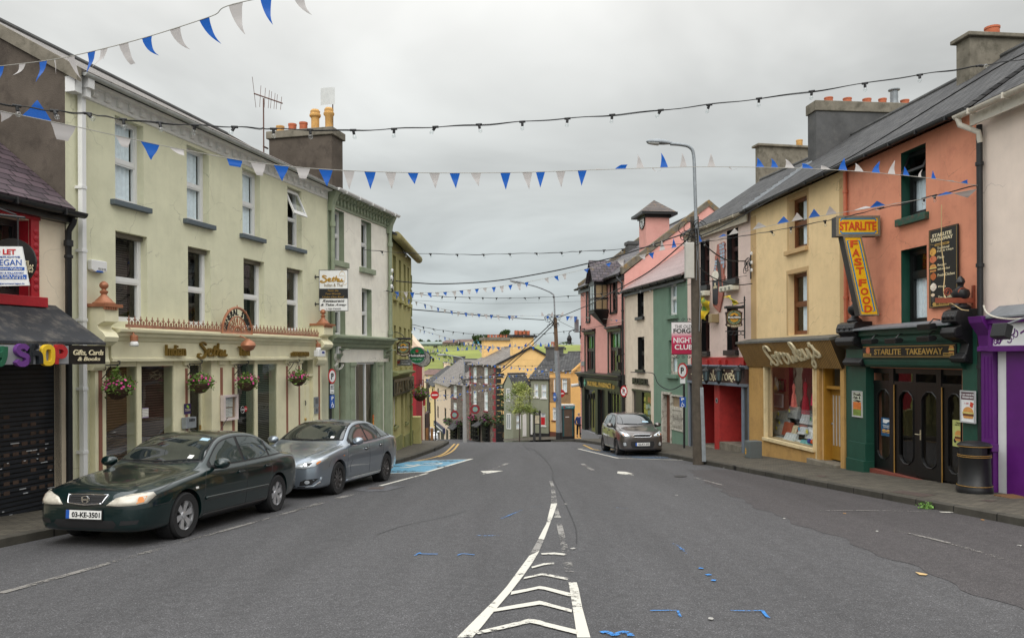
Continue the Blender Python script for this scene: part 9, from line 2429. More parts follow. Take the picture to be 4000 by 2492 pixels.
for zz in(.17,.83):
 k=G();k.lth([(.06,-.13),(.06,-.1),(.02,-.1),(.02,0)],(0,.02,h*zz),12,'x');k.put('bracket',Mbk,t)
def cider(lbl,z,xl,xr,yt,yb,D,right=True,brk=None):
 a,b=at(z,xl,yb,D),at(z,xr,yt,D);w,h=b.x-a.x,b.z-a.z
 t=thg('cider_sign',lbl,'sign',a,0,'cider signs')
 out=[(.08,.14),(.25,.1),(.4,.01),(.6,.01),(.75,.1),(.92,.14),(1,.2),(.95,.3),(.97,.7),(1,.86),(.9,.86),(.85,.92),(.65,.95),(.5,1),(.35,.95),(.15,.92),(.1,.86),(0,.86),(.03,.7),(.05,.3),(0,.2)]
 G().ext([(w*x,h*y)for x,y in out],0,.08).put('board',mat('sign_dark_brown',sR(52,34,30),.5,.15,6),t,bev=.01)
 cx,cz,r=w*.5,h*.58,w*.4
 def disc(k,m,y,nm):G().ext([(cx+r*k*cos(2*pi*i/32),cz+r*k*sin(2*pi*i/32))for i in rg(32)],y,0).put(nm,m,t)
 disc(1.05,Mgo,-.006,'gold_ring');disc(1,mat('sign_deep_green',sR(22,84,66),.45,.08),-.01,'green_ring');disc(.68,Mgo,-.013,'gold_ring');disc(.63,mat('sign_ochre',sR(206,150,40),.45,.15,8),-.016,'ochre_disc')
 g=G()
 for txt,a0,a1,rad in(('BULMERS ORIGINAL',2.75,.39,.84),('VINTAGE CIDER',3.6,5.82,.84)):
  for i,ch in en(txt):
   if ch==' ':continue
   th=a0+(a1-a0)*i/(len(txt)-1);vs_,fs=txm(ch);x0=sum(p[0]for p in vs_)/len(vs_)
   rot=th-pi/2 if a1<a0 else th+pi/2
   s=r*.2
   g.add([(cx+r*rad*cos(th)+(p[0]-x0)*s*cos(rot)-(p[1]-.35)*s*sin(rot),-.014-p[2]*.004,cz+r*rad*sin(th)+(p[0]-x0)*s*sin(rot)+(p[1]-.35)*s*cos(rot))for p in vs_],fs)
 for i,ch in en('ON DRAUGHT'):
  if ch==' ':continue
  f_=i/9;vs_,fs=txm(ch,0,.02);x0=sum(p[0]for p in vs_)/len(vs_);s=h*.11
  g.add([(w*(.14+.72*f_)+(p[0]-x0)*s,-.004-p[2]*.004,h*(.1+.05*(2*f_-1)**2)+p[1]*s)for p in vs_],fs)
 g.put('lettering',Mcr,t)
 bx('name_bar',Mbb,t,w*.1,w*.9,-.024,-.01,cz-h*.075,cz+h*.085)
 k=G();adt(k,'BULMERS',w*.14,w*.86,cz-h*.045,cz+h*.055,-.028,.006,bold=.03);k.put('lettering',Mwb,t)
 k=G();k.ext([(cx-r*.25,cz+r*.2),(cx+r*.25,cz+r*.2),(cx+r*.1,cz+r*.42),(cx-r*.1,cz+r*.42)],-.02,-.016);k.box(cx-r*.35,cx+r*.35,-.02,-.016,cz-r*.42,cz-r*.36);k.put('emblem',MATS['sign_dark_brown'],t)
 G().box(-.02,w+.02,-.12,.12,h*1.03,h*1.16).put('lamp_box',Mbp,t,bev=.02)
 k=G();k.tub([(w*.3,.04,h*.98),(w*.3,.04,h*1.04)],.012,5);k.tub([(w*.7,.04,h*.98),(w*.7,.04,h*1.04)],.012,5)
 if brk:brk(k,w,h)
 k.put('bracket',Mbp,t)
 return t
def brk1(k,w,h):k.tub([(-.3,.04,h*1.1),(w*.2,.04,h*1.1)],.02,5);k.tub(sm2([(-.3,.04,h*1.45),(0,.04,h*1.5),(w*.4,.04,h*1.35),(w*.55,.04,h*1.16)],4),.014,5);k.tub([(-.28,.04,h*.9),(-.28,.04,h*1.5)],.02,5)
def brk2(k,w,h):
 k.tub([(w*1.12,.04,-h*.5),(w*1.12,.04,h*1.45)],.022,6);k.tub([(w*0,.04,-h*.12),(w*1.12,.04,-h*.12)],.016,5);k.lth([(0,.12),(.03,.06),(.02,0),(.05,-.04)],(w*1.12,.04,h*1.5),8);k.tub([(w*.4,.04,h*1.2),(w*1.12,.04,h*1.35)],.015,5)
 for i in rg(4):k.tub([(w*(.3+.24*i)+.07*cos(a),.04,-h*.2+.07*sin(a))for a in[j*.6 for j in rg(11)]],.013,5)
 k.tub([(w*1.12,0,h*.5),(w*1.12,.3,h*.5)],.02,5);k.tub([(w*1.12,0,h*1.2),(w*1.12,.3,h*1.2)],.02,5)
cider('dark cider sign with round green and gold emblem on the olive pub','Z5',1380,1520,1082,1246,28.6,brk=brk1)
cider('dark cider sign with round green and gold emblem under the green and gold flag','Y4',590,760,775,970,25.9,brk=brk2)
c_=at('Z5',1585,1230,30.6);r_=.345
t=thg('beer_sign','round green beer sign with a red star and silver rim','sign',c_)
G().lth([(r_,0),(r_,.14),(r_*.9,.16)],(0,0,0),36,'y').put('drum',Mbk,t,smo=40)
G().lth([(r_*.99,-.012),(r_*.9,-.016),(r_*.88,0)],(0,0,0),36,'y',cap=0).put('rim',Mgv,t,smo=1)
G().lth([(r_*.89,-.008),(r_*.89,0)],(0,0,0),36,'y').put('green_face',mat('beer_green',sR(18,104,62),.35,.06),t)
bx('black_band',Mbb,t,-r_*.93,r_*.93,-.02,-.008,-r_*.22,r_*.2)
g=G();adt(g,'Heineken',-r_*.86,r_*.86,-r_*.16,r_*.15,-.022,.006,bold=.02);g.put('lettering',Mwb,t)
g=G();g.ext([(r_*(.26 if i%2==0 else .105)*sin(i*pi/5),r_*.5+r_*(.26 if i%2==0 else .105)*cos(i*pi/5))for i in rg(10)],-.016,-.008);g.put('red_star',Mrd,t)
g=G()
for s_ in(-1,1):
 for k in rg(3):g.tub([(s_*r_*(.12+.16*k)+r_*.07*cos(a),-.01,-r_*.48+r_*.07*sin(a))for a in[j*.5 for j in rg(10)]],.007,4)
g.box(-r_*.4,-r_*.28,-.012,-.008,r_*.3,r_*.33).box(r_*.28,r_*.4,-.012,-.008,r_*.3,r_*.33);g.put('hop_scroll',mat('pale_green_print',sR(190,220,200)),t)
G().tub([(-r_,.08,0),(-r_-.4,.08,.05)],.025,6).put('bracket',Mbp,t)
c_=at('Z5',1640,1262,32.5);r_=.35
t=thg('round_sign','round black and white pictorial sign behind the green beer sign','sign',c_)
G().lth([(r_,0),(r_,.1)],(0,0,0),32,'y').put('drum',Mbk,t,smo=40);G().lth([(r_*.92,-.01),(r_*.92,0)],(0,0,0),32,'y').put('picture',mat('etched_picture',sR(160,158,154),.6,.3,6,dirt=sR(50,50,50),dsc=5,damt=.9),t);G().tub([(-r_,.05,0),(-r_-.4,.05,.05)],.025,6).put('bracket',Mbp,t)
a,b=at('Z5',1362,1332,29.2),at('Z5',1530,1268,29.2)
t=fitted('small grey seafood board with a red lobster under the cider sign','seafood_board','sign',a,b.x-a.x,b.z-a.z,0,mat('weathered_grey_board',sR(104,106,108),.6,.25,6),.04)
w,h=b.x-a.x,b.z-a.z;g=G();g.skr([(w*.08,h*.3),(w*.16,h*.7),(w*.26,h*.4),(w*.3,h*.85)],.05,-.006,0,4);g.skr([(w*.12,h*.2),(w*.24,h*.55)],.04,-.0065,0,3);g.put('lobster',mat('lobster_red',sR(140,50,48),.6),t)
g=G();adt(g,'Seafood',w*.4,w*.8,h*.62,h*.85,-.002,.005,shear=.3);adt(g,'Restaurant',w*.42,w*.92,h*.2,h*.45,-.002,.005,shear=.3);g.put('lettering',Mwb,t)
Yn=28.4;a,b=at('Y4',62,1217,Yn),at('Y4',286,905,Yn);w,h=b.x-a.x,b.z-a.z
t=thg('nightclub_sign','white fading to crimson sign THE OLD FORGE NIGHT CLUB beside the pole','sign',a)
g=G()
def grad():
 m=bpy.data.materials.new('white_to_crimson');m.use_nodes=True;nt=m.node_tree;bs=nt.nodes['Principled BSDF'];bs.inputs['Roughness'].default_value=.4
 co=nt.nodes.new('ShaderNodeTexCoord');sp=nt.nodes.new('ShaderNodeSeparateXYZ');nt.links.new(co.outputs['Generated'],sp.inputs[0])
 r=nt.nodes.new('ShaderNodeValToRGB');nt.links.new(sp.outputs[2],r.inputs[0]);e=r.color_ramp.elements
 e[0].position=.25;e[0].color=(*sR(168,20,66),1);e[1].position=.72;e[1].color=(*sR(226,222,222),1);k=e.new(.52);k.color=(*sR(196,50,96),1)
 nt.links.new(r.outputs[0],bs.inputs['Base Color']);return m
bx('board',grad(),t,0,w,0,.06,0,h)
g=G();adt(g,'THE OLD',w*.13,w*.86,h*.82,h*.92,-.002,.006);adt(g,'FORGE',w*.07,w*.98,h*.66,h*.8,-.002,.006,bold=.03);g.put('lettering',Mbb,t)
g=G();adt(g,'NIGHT',w*.07,w*.95,h*.35,h*.52,-.002,.006,bold=.02);adt(g,'CLUB',w*.12,w*.9,h*.14,h*.3,-.002,.006,bold=.02);g.put('lettering',Mwb,t)
g=G()
for zb in(h,0):
 sg=1 if zb else-1
 for c0 in(.25,.5,.75):g.tub([(w*c0+.07*(1-i/14)*cos(i*.7),.03,zb+sg*(.09+.07*(1-i/14)*sin(i*.7)))for i in rg(12)],.009,5)
 g.tub([(0,.03,zb),(w*.25,.03,zb+sg*.14)],.009,5);g.tub([(w,.03,zb),(w*.75,.03,zb+sg*.14)],.009,5);g.tub([(-.02,.03,zb+sg*.01),(w+.5,.03,zb+sg*.01)],.014,5)
g.put('scroll_bracket',Mbp,t)
def dsg(t,c,r,col,ring,txt=None,slash=0):
 G().lth([(r,-.012),(r,0)],c,30,'y').put('disc',ring,t)
 G().lth([(r*.78,-.016),(r*.78,-.012)],c,30,'y').put('face',col,t)
 if txt:adt(G(),txt,c[0]-r*.34,c[0]+r*.34,c[2]-r*.42,c[2]+r*.42,-.017,.004,bold=.03).put('lettering',Mbb,t)
 if slash:G().skr([(c[0]-r*.55,c[2]+r*.55),(c[0]+r*.55,c[2]-r*.55)],r*.16,-.022,-.017,0).put('slash',ring,t)
def ppo(lbl,z,xp,ytop,xc,yc,rx,D,rz,base_h,plates,txt='P'):
 c_=at(z,xc,yc,D);r=rx
 gz_=gz(c_.x,c_.y)+.12
 t=thg('parking_sign',lbl,'road sign',(c_.x,c_.y,gz_),rz,'parking sign posts')
 zc=c_.z-gz_;zt=at(z,xp,ytop,D).z-gz_
 G().tub([(0,.05,0),(0,.05,zt)],.04,10).put('post',Mbw,t)
 dsg(t,(0,0,zc),r,Mwb,Mrd,txt)
 return t,zc,lambda y:at(z,xc,y,D).z-gz_
t,zc,zz=ppo('round parking sign on a black post beside the white house door','Z6',945,225,962,290,.215,22.4,FB.rz-.05,0,None)
G().ext([(-.11,zz(455)),(.11,zz(455)),(.11,zz(365)),(-.11,zz(365))],-.006,0).put('hours_plate',Mwb,t)
g=G();adt(g,'MON SAT',-.08,.08,zz(400),zz(388),-.007,.003);adt(g,'8.30 18.30',-.09,.09,zz(415),zz(404),-.007,.003);adt(g,'2 hours',-.07,.07,zz(445),zz(434),-.007,.003);adt(g,'Luan Sath',-.09,.09,zz(383),zz(373),-.007,.003);g.put('lettering',Mbb,t)
def disabled(t,z0,z1,w):
 G().ext([(-w,z0),(w,z0),(w,z1),(-w,z1)],-.012,0).put('disabled_plate',Mbu,t);h=z1-z0
 adt(G(),'P',-w*.4,w*.5,z0+h*.62,z0+h*.9,-.013,.004,bold=.03).put('lettering',Mwb,t)
 g=G();g.tub([(w*.05+w*.42*cos(a),-.015,z0+h*.2+w*.42*sin(a))for a in[2+j*.45 for j in rg(11)]],.012,5);g.skr([(-w*.1,z0+h*.5),(-w*.05,z0+h*.3),(w*.35,z0+h*.3),(w*.5,z0+h*.12)],.022,-.018,-.012,0);g.put('wheelchair_symbol',Mwb,t)
disabled(t,zz(592),zz(468),.13)
t,zc,zz=ppo('round no parking sign on a black post beside the sea green house','Y3',1100,505,1086,575,.29,29.3,FI.rz+.25,0,None)
G().ext([(-.15,zz(692)),(.15,zz(692)),(.15,zz(628)),(-.15,zz(628))],-.006,0).put('hours_plate',Mwb,t);adt(G(),'MON SAT',-.1,.1,zz(655),zz(645),-.007,.003).put('lettering',Mbb,t)
disabled(t,zz(905),zz(815),.18)
c_=at('Y3',553,763,36.6);t=thg('no_parking_sign','no parking sign fixed to the downpipe beside the rose pharmacy','road sign',c_,FJ.rz+.35);dsg(t,(0,0,0),.26,Mwb,Mrd,'P',True);bx('clip',Mbw,t,-.03,.03,0,.1,-.3,.3)
def noentry(lbl,x,y,r,D,ybase,rz=0,post=True):
 c_=A1(x,y,D);gz_=gz(c_.x,c_.y);t=thg('no_entry_sign',lbl,'road sign',(c_.x,c_.y,gz_),rz,'no entry signs');zc=c_.z-gz_
 G().lth([(r,-.012),(r,0)],(0,0,zc),30,'y').put('disc',Mrd,t);bx('white_bar',Mwb,t,-r*.72,r*.72,-.02,-.012,zc-r*.17,zc+r*.17)
 G().lth([(r*1.02,0),(r*1.02,.012)],(0,0,zc),30,'y').put('backing',Mgv,t)
 if post:G().tub([(.05,.06,-.2),(0,.06,zc+r*.3)],.05,10).put('post',Mbw,t)
 return t
noentry('red no entry sign on a black post in front of the white car',448,885,48*.33069/FPX*56,56,1415)
noentry('red no entry sign half hidden behind the lamp column',1938,866,47*.33069/FPX*51.5,51.5,1390,post=0)
c_=A1(1865,910,49.6);t=thg('arrow_sign','blue arrow sign seen almost edge on at the lamp column','road sign',c_,radians(-74));G().lth([(.29,-.01),(.29,.01)],(0,0,0),26,'y').put('disc',Mbu,t);G().ext([(-.17,-.03),(.05,-.03),(.05,-.11),(.18,0),(.05,.11),(.05,.03),(-.17,.03)],-.016,-.01).put('arrow',Mwb,t)
for i,(x,y,r,D,F_,lab)in en(((682,1120,50,81,F2,'round dark red hanging sign with blue waves on the lower stone house'),(926,1053,55,73,FS,'round dark red hanging sign with blue waves on the stone shop'))):
 c_=A1(x,y,D);r_=r*.33069/FPX*D
 t=thg('hanging_sign',lab,'sign',c_,0,'round hanging signs');G().lth([(r_,-.04),(r_,.04)],(0,0,0),30,'y').put('disc',mat('sign_maroon',sR(120,32,38),.5,.1),t)
 G().lth([(r_*.55,-.05),(r_*.55,-.04)],(0,0,0),26,'y').put('emblem',mat('sign_teal',sR(60,140,160),.5,.2,8),t)
 g=G();[g.skr([(-r_*.5,-r_*.3+k*r_*.25),(-r_*.15,-r_*.2+k*r_*.25),(r_*.15,-r_*.3+k*r_*.25),(r_*.5,-r_*.2+k*r_*.25)],r_*.08,-.06,-.05,3)for k in rg(3)];g.put('waves',mat('sign_gold_wave',sR(190,170,90)),t)
 g=G();zt=A1(x,1055 if i==0 else 973,D).z-c_.z;L_=60*.33069/FPX*D;g.tub([(-L_,0,zt),(L_,0,zt)],.03,6);g.tub([(-r_*.4,0,r_*.9),(-r_*.4,0,zt)],.015,5);g.tub([(r_*.4,0,r_*.9),(r_*.4,0,zt)],.015,5);g.put('bracket',Mbp,t)
# street furniture
p=gat('Y7',1148,1272,.12)
t=thg('litter_bin','black round litter bin with gold bands by the purple shop','litter bin',p,FR_.rz)
s=p.y/FPX;rb=122*.5291*s;H=383*.5291*s
M_bin=mat('bin_black',sR(26,27,28),.42,.15,5,.1,20)
G().lth([(rb*.98,0),(rb*1,H*.05),(rb*.98,H*.1),(rb*.95,H*.13),(rb*.95,H*.16),(rb*.9,H*.18),(rb*.86,H*.66),(rb*.9,H*.69),(rb*.9,H*.715)],(0,0,0),32).put('body',M_bin,t,smo=40)
g=G();r1=rb*.88
n=32
for i in rg(n):
 a0,a1=2*pi*i/n,2*pi*(i+1)/n;m_=(a0+a1)/2
 hole=abs(((m_-(-pi/2-.75)+pi)%(2*pi))-pi)<.55 or abs(((m_-(pi/2-.75)+pi)%(2*pi))-pi)<.55
 for z0,z1 in((H*.715,H*.76),(H*.76,H*.88),(H*.88,H*.91)):
  if hole and z0==H*.76:continue
  g.quad((r1*cos(a0),r1*sin(a0),z0),(r1*cos(a1),r1*sin(a1),z0),(r1*cos(a1),r1*sin(a1),z1),(r1*cos(a0),r1*sin(a0),z1))
g.put('hood',M_bin,t,smo=1)
G().lth([(rb*.6,H*.3),(rb*.6,H*.9)],(0,0,0),20).put('liner',Mbk,t)
G().lth([(rb*.93,H*.905),(rb*.93,H*.925),(rb*.8,H*.96),(rb*.4,H*.99),(.01,H)],(0,0,0),32).put('lid',M_bin,t,smo=30)
g=G()
for z in(.145,.7,.73,.9):rr=rb*(.955 if z<.2 else .905 if z<.72 else .895 if z<.8 else .935);g.tub([(rr*cos(2*pi*i/32),rr*sin(2*pi*i/32),H*z)for i in rg(33)],.006,5)
g.put('gold_band',M_gline,t)
g=G();a0=-pi/2-.85;rr=rb*.9;g.hxa([(rr*cos(a0-.15),rr*sin(a0-.15),H*.28),(rr*cos(a0+.15),rr*sin(a0+.15),H*.28),(.9*rr*cos(a0+.15),.9*rr*sin(a0+.15),H*.28),(.9*rr*cos(a0-.15),.9*rr*sin(a0-.15),H*.28)],[(rr*cos(a0-.15),rr*sin(a0-.15),H*.35),(rr*cos(a0+.15),rr*sin(a0+.15),H*.35),(.9*rr*cos(a0+.15),.9*rr*sin(a0+.15),H*.35),(.9*rr*cos(a0-.15),.9*rr*sin(a0-.15),H*.35)]);g.put('label_plate',Mgv,t)
p=gat('Y5',848,1231,.12);s=p.y/FPX*.39683
t=thg('electrical_cabinet','grey steel electrical cabinet with yellow warning stickers at the ochre wall','cabinet',p,FR_.rz+.08)
G().box(-72*s,40*s,-.12,.28,0,168*s).put('cabinet',mat('cabinet_grey',sR(96,102,102),.6,.15,4,.1,20,dirt=sR(70,72,70),dsc=4),t,bev=.012)
G().box(-70*s,38*s,-.13,-.12,6*s,160*s).put('cabinet_door',MATS['cabinet_grey'],t,bev=.004)
g=G();g.ext([(-52*s,66*s),(-30*s,66*s),(-41*s,100*s)],-.136,-.13);g.box(-52*s,-32*s,-.135,-.13,36*s,60*s);g.put('warning_sticker',mat('warning_yellow',sR(214,164,40)),t)
D=55;a,b=A1(1950,1390,D),A1(2095,1000,D);w,h=b.x-a.x,b.z-a.z
t=thg('phone_box','glass and steel phone box with teal header near the pharmacy corner','phone box',a,radians(8))
M_teal=mat('teal_panel',sR(36,124,136),.4,.1);M_pbrown=mat('phone_box_brown',sR(92,78,66),.5,.15)
g=G()
for x,y in((0,0),(w,0),(0,w),(w,w)):g.box(x-.04,x+.04,y-.04,y+.04,-.4,h*.9)
g.box(0,w,.02,.06,-.4,.1);g.put('frame',Mbw,t)
g=G();g.box(-.06,w+.06,-.06,w+.06,h*.88,h*.965);g.put('header',M_teal,t);G().box(-.08,w+.08,-.08,w+.08,h*.965,h).put('cap',mat('pale_grey_cap',sR(186,190,188)),t)
text(t,'Telephone',w*.35,w*.9,h*.9,h*.945,-.062,Mwb,.006);G().disc((w*.2,-.064,h*.925),.06).put('logo',Mrd,t)
bx('door',M_pbrown,t,w*.2,w*.85,0,.04,.1,h*.88);bx('door_handle',Mwb,t,w*.3,w*.6,-.01,0,h*.62,h*.64)
G().box(.04,w*.2,.01,.02,.1,h*.88).box(w*.85,w-.04,.01,.02,.1,h*.88).box(-.01,0,.04,w-.04,.1,h*.88).put('pane',mat('smoky_teal_glass',sR(60,96,100),.1,.1),t)
D=60;a,b=A1(1625,1400,D),A1(1690,1065,D);w,h=b.x-a.x,b.z-a.z
t=thg('notice_board','black framed town notice board on two bollard like posts','notice board',a,0)
for x in(0,w):
 G().lth([(.1,-.6),(.1,.25),(.07,.3),(.065,h*.92),(.09,h*.93),(.09,h*.955),(.04,h*.96),(.08,h*.985),(.04,h*1),(0,h*1.005)],(x,0,0),12).put('post',Mbp,t,smo=40)
bx('case',Mbp,t,.03,w-.03,-.05,.05,h*.5,h*.84)
k=G();k.box(w*.12,w*.88,-.056,-.05,h*.53,h*.82);k.put('map_sheet',mat('map_print',sR(196,186,160),.6,.3,8,dirt=sR(150,160,140),dsc=9),t)
G().ext([(w*.02,h*.86),(w*.98,h*.86),(w*.9,h*.95),(w*.5,h*1),(w*.1,h*.95)],-.03,.03).put('header',Mbp,t);text(t,'Baile',w*.35,w*.65,h*.93,h*.965,-.032,Mwb,.004);text(t,'Information',w*.2,w*.8,h*.88,h*.92,-.032,Mwb,.004)
D=60;b=A1(1450,1416,D);s=D/FPX*.33069
t=thg('street_tree','young street tree with pale green leaves in front of the corner cottage','tree',b)
g=G();g.tub([(0,0,-.5),(0,0,0),(.02,0,170*s),(0,.02,330*s),(0,0,560*s)],[.075,.06,.045,.04,.01],8)
rn=RN(31)
tips=[]
for i in rg(12):
 a=rn.random()*6.28;h0=(300+200*rn.random())*s;ln=(60+90*rn.random())*s
 e_=Ve((cos(a)*ln,sin(a)*ln,h0+ln*.8));g.tub([(0,0,h0),e_*.5+Ve((0,0,h0*.5)),e_],[.022,.015,.006],5);tips.append(e_)
g.put('trunk',Mwd,t)
c1,c2=G(),G()
for i in rg(34):
 a=rn.random()*6.28;f_=rn.random()**.6;hz=(330+320*rn.random())*s;R_=(190*(1-abs((hz/s-430)/260)**1.5)+15)*s
 lfc(c1 if i%3 else c2,(R_*f_*cos(a),R_*f_*sin(a),hz),(40+45*rn.random())*s,95,11*s,rn,(1.1,1.1,.8),.1)
c1.put('crown',mat('pale_leaf',sR(150,158,84),.6,.4,6),t);c2.put('leaf_clump',mat('fresh_leaf',sR(112,128,58),.6,.4,6),t)
D=54.5;b=A1(2152,1384,D);s=(1384-1096)*.33069/FPX*D/1.75
per=thg('person','person in a blue jacket and black trousers walking away past the phone box','person',b,radians(6))
def skin(name,pts,edges,radii,m,parent,sub=2):
 me=bpy.data.meshes.new(name);me.from_pydata([tuple(Ve(p)*s)for p in pts],edges,[]);me.update()
 o=bpy.data.objects.new(name,me);link(o,parent);me.materials.append(m)
 md=o.modifiers.new('skin','SKIN');md.use_smooth_shade=True
 lay=me.skin_vertices[0].data if me.skin_vertices else None
 if lay is None:
  bm=bmesh.new();bm.from_mesh(me);bm.verts.layers.skin.verify();bm.to_mesh(me);bm.free();lay=me.skin_vertices[0].data
 for i,r in en(radii):lay[i].radius=((r[0]if isinstance(r,tuple)else r)*s,(r[1]if isinstance(r,tuple)else r)*s)
 lay[0].use_root=True
 o.modifiers.new('sub','SUBSURF').levels=sub;o.modifiers['sub'].render_levels=sub
 return o
Msk=mat('skin',sR(196,150,128),.6,.08,10);M_jack=mat('blue_jacket',sR(34,56,110),.7,.15,5,.4,20);Mtu=mat('black_trousers',sR(24,25,30),.8,.15,5)
body=[(0,0,.98),(0,0,1.15),(0,0,1.36),(0,0,1.46),(0,0,1.53),(0,-.01,1.66),(0,0,1.74),(.17,0,1.41),(.24,.02,1.14),(.23,-.06,.92),(.23,-.08,.83),(-.17,0,1.41),(-.25,-.02,1.14),(-.24,-.1,.93),(-.23,-.12,.84),(.09,0,.92),(.1,-.06,.5),(.1,.05,.09),(.1,-.12,.03),(-.09,0,.92),(-.1,.06,.5),(-.1,.16,.12),(-.1,.04,.03)]
be=[(0,1),(1,2),(2,3),(3,4),(4,5),(5,6),(3,7),(7,8),(8,9),(9,10),(3,11),(11,12),(12,13),(13,14),(0,15),(15,16),(16,17),(17,18),(0,19),(19,20),(20,21),(21,22)]
br=[(.15,.1),(.14,.1),(.16,.11),(.08,.07),(.05,.05),(.075,.09),(.05,.06),.055,.045,.035,.03,.055,.045,.035,.03,.085,.06,.045,.04,.085,.06,.045,.04]
skin('body',body,be,br,Msk,per)
jk=[(0,0,.9),(0,0,1.1),(0,0,1.34),(0,0,1.45),(.18,0,1.4),(.25,.02,1.13),(.235,-.06,.9),(-.18,0,1.4),(-.26,-.02,1.13),(-.245,-.1,.91)]
skin('jacket',jk,[(0,1),(1,2),(2,3),(3,4),(4,5),(5,6),(3,7),(7,8),(8,9)],[(.175,.125),(.165,.12),(.185,.13),(.1,.09),.072,.06,.05,.072,.06,.05],M_jack,per)
skin('trousers',[(0,0,.95),(.09,0,.9),(.1,-.06,.5),(.1,.05,.11),(-.09,0,.9),(-.1,.06,.5),(-.1,.16,.14)],[(0,1),(1,2),(2,3),(0,4),(4,5),(5,6)],[(.16,.12),.1,.075,.062,.1,.075,.062],Mtu,per)
g=G();
for sx,y0_ in((.1,0),(-.1,.12)):g.tub([Ve((sx,y0_+.1,.05))*s,Ve((sx,y0_-.02,.06))*s,Ve((sx,y0_-.16,.035))*s],[.045*s,.05*s,.035*s],8)
g.put('shoe',Mbk,per,smo=1)
G().lth([(0,.1),(.05,.085),(.085,.03),(.088,-.03),(.07,-.06)],(0,0,1.66*s),14).put('hair',mat('grey_hair',sR(150,134,120),.8),per,smo=1)
p=gat('W2',1775,498);t=thg('weed','bright green weed growing out of the kerb by the iron cover','weed',p);g=G();lfc(g,(0,0,.05),.16,90,.035,RN(9),(1.3,.6,.5),.2);g.put('leaves',mat('weed_green',sR(100,140,60),.6,.3,10),t)
rn=RN(14);LIT=[('W2',395,220,'white paper scrap on the road below the timber pole'),('W2',1212,528,'brown leaf on the reddish lane beside the faded line'),('W2',2148,572,'dry leaf by the kerb near the weed'),('W2',805,562,'white scrap on the edge of the reddish lane'),('W2',1430,648,'pale scrap in the middle of the reddish lane'),('W2',2395,745,'white scrap on the reddish lane far from the weed'),('W2',305,1240,'pale scrap on the asphalt below the blue corner mark'),('W1',1575,551,'white scrap beside the tip of the chevrons'),('W1',1625,852,'white scrap beside the faded chevron edge'),('W2',75,405,'white scrap on the asphalt below the dark oil stain')]
for z_,x,y,lab in LIT:
 p=gat(z_,x,y,.012);t=thg('litter_scrap',lab,'litter',p,rn.random()*3,'scraps of litter on the road');g=G();g.poly([(.03*cos(a)*(.5+rn.random()),.03*sin(a)*(.5+rn.random()),.006*(i%2))for i,a in en([k*1.05 for k in rg(6)])]);g.put('scrap',mat('dry_leaf',sR(150,110,60),.8)if'leaf'in lab else mat('paper_scrap',sR(158,156,150),.8),t)
g=G();fpl(g,[gat('W2',100+45*cos(a),278+7*sin(a))for a in[k*.52 for k in rg(12)]],.009);tag(g.put('oil_stain',mat('oil_dark',(.02,.019,.019),.5),None),kind='structure')
# strings overhead
def pj(p):
 xc,zc=p[0]/p[1],(p[2]-CAMZ)/p[1]
 return CX+FPX*(xc*_c-zc*_s),CY-FPX*(xc*_s+zc*_c)
def path3(pts):
 P_=[tuple(at(*('W4',*p)[-4:]))for p in pts]
 return[Ve(p)for p in sm2(P_,10)]
def onpath(P_,pxs):
 """3-D point and direction where the string is seen at source column pxs"""
 xs_=[pj(p)[0]for p in P_]
 for i in rg(len(P_)-1):
  if(xs_[i]-pxs)*(xs_[i+1]-pxs)<=0 and xs_[i]!=xs_[i+1]:
   f_=(pxs-xs_[i])/(xs_[i+1]-xs_[i]);return P_[i].lerp(P_[i+1],f_),(P_[i+1]-P_[i]).normalized()
 return None,None
def transl(name,col):
 m=bpy.data.materials.new(name);MATS[name]=m;m.use_nodes=True;nt=m.node_tree;b=nt.nodes['Principled BSDF'];b.inputs['Base Color'].default_value=(*col,1);b.inputs['Roughness'].default_value=.35
 tr=nt.nodes.new('ShaderNodeBsdfTranslucent');tr.inputs[0].default_value=(*col,1);mx=nt.nodes.new('ShaderNodeMixShader');mx.inputs[0].default_value=.35
 nt.links.new(b.outputs[0],mx.inputs[1]);nt.links.new(tr.outputs[0],mx.inputs[2]);nt.links.new(mx.outputs[0],nt.nodes['Material Output'].inputs[0]);return m
M_fb,M_fw=transl('blue_pennant',sR(26,98,192)),transl('white_pennant',sR(196,192,190))
M_cord=mat('white_cord',sR(170,168,160),.8)
def pennant(t,p,d,w,ln,a0,a1,m,o,rn,cut=0):
 """triangle of thin plastic hung from the string, its fall turning from angle a0 to a1 (degrees from straight down)"""
 n=6;L=p-d*w/2;R_=p+d*w/2;pts=[Ve((0,0,0))];y=0
 for k in rg(n):
  th=radians(a0+(a1-a0)*(k+.5)/n);pts.append(pts[-1]+Ve((sin(th),.25*sin(k*1.3+rn.random()),-cos(th)))*ln/n)
 vs_=[];fs=[]
 for k in rg(n+1):
  f_=1-(k/n)*(1-.02 if not cut else 1-cut)
  side=d*(w/2)*f_
  vs_+=[p+pts[k]-side-o,p+pts[k]+Ve((0,.03*w*sin(k),0))-o,p+pts[k]+side-o]
 for k in rg(n):
  a=k*3;fs+=[(a,a+1,a+4,a+3),(a+1,a+2,a+5,a+4)]
 G().add(vs_,fs).put('pennant',m,t,smo=1)
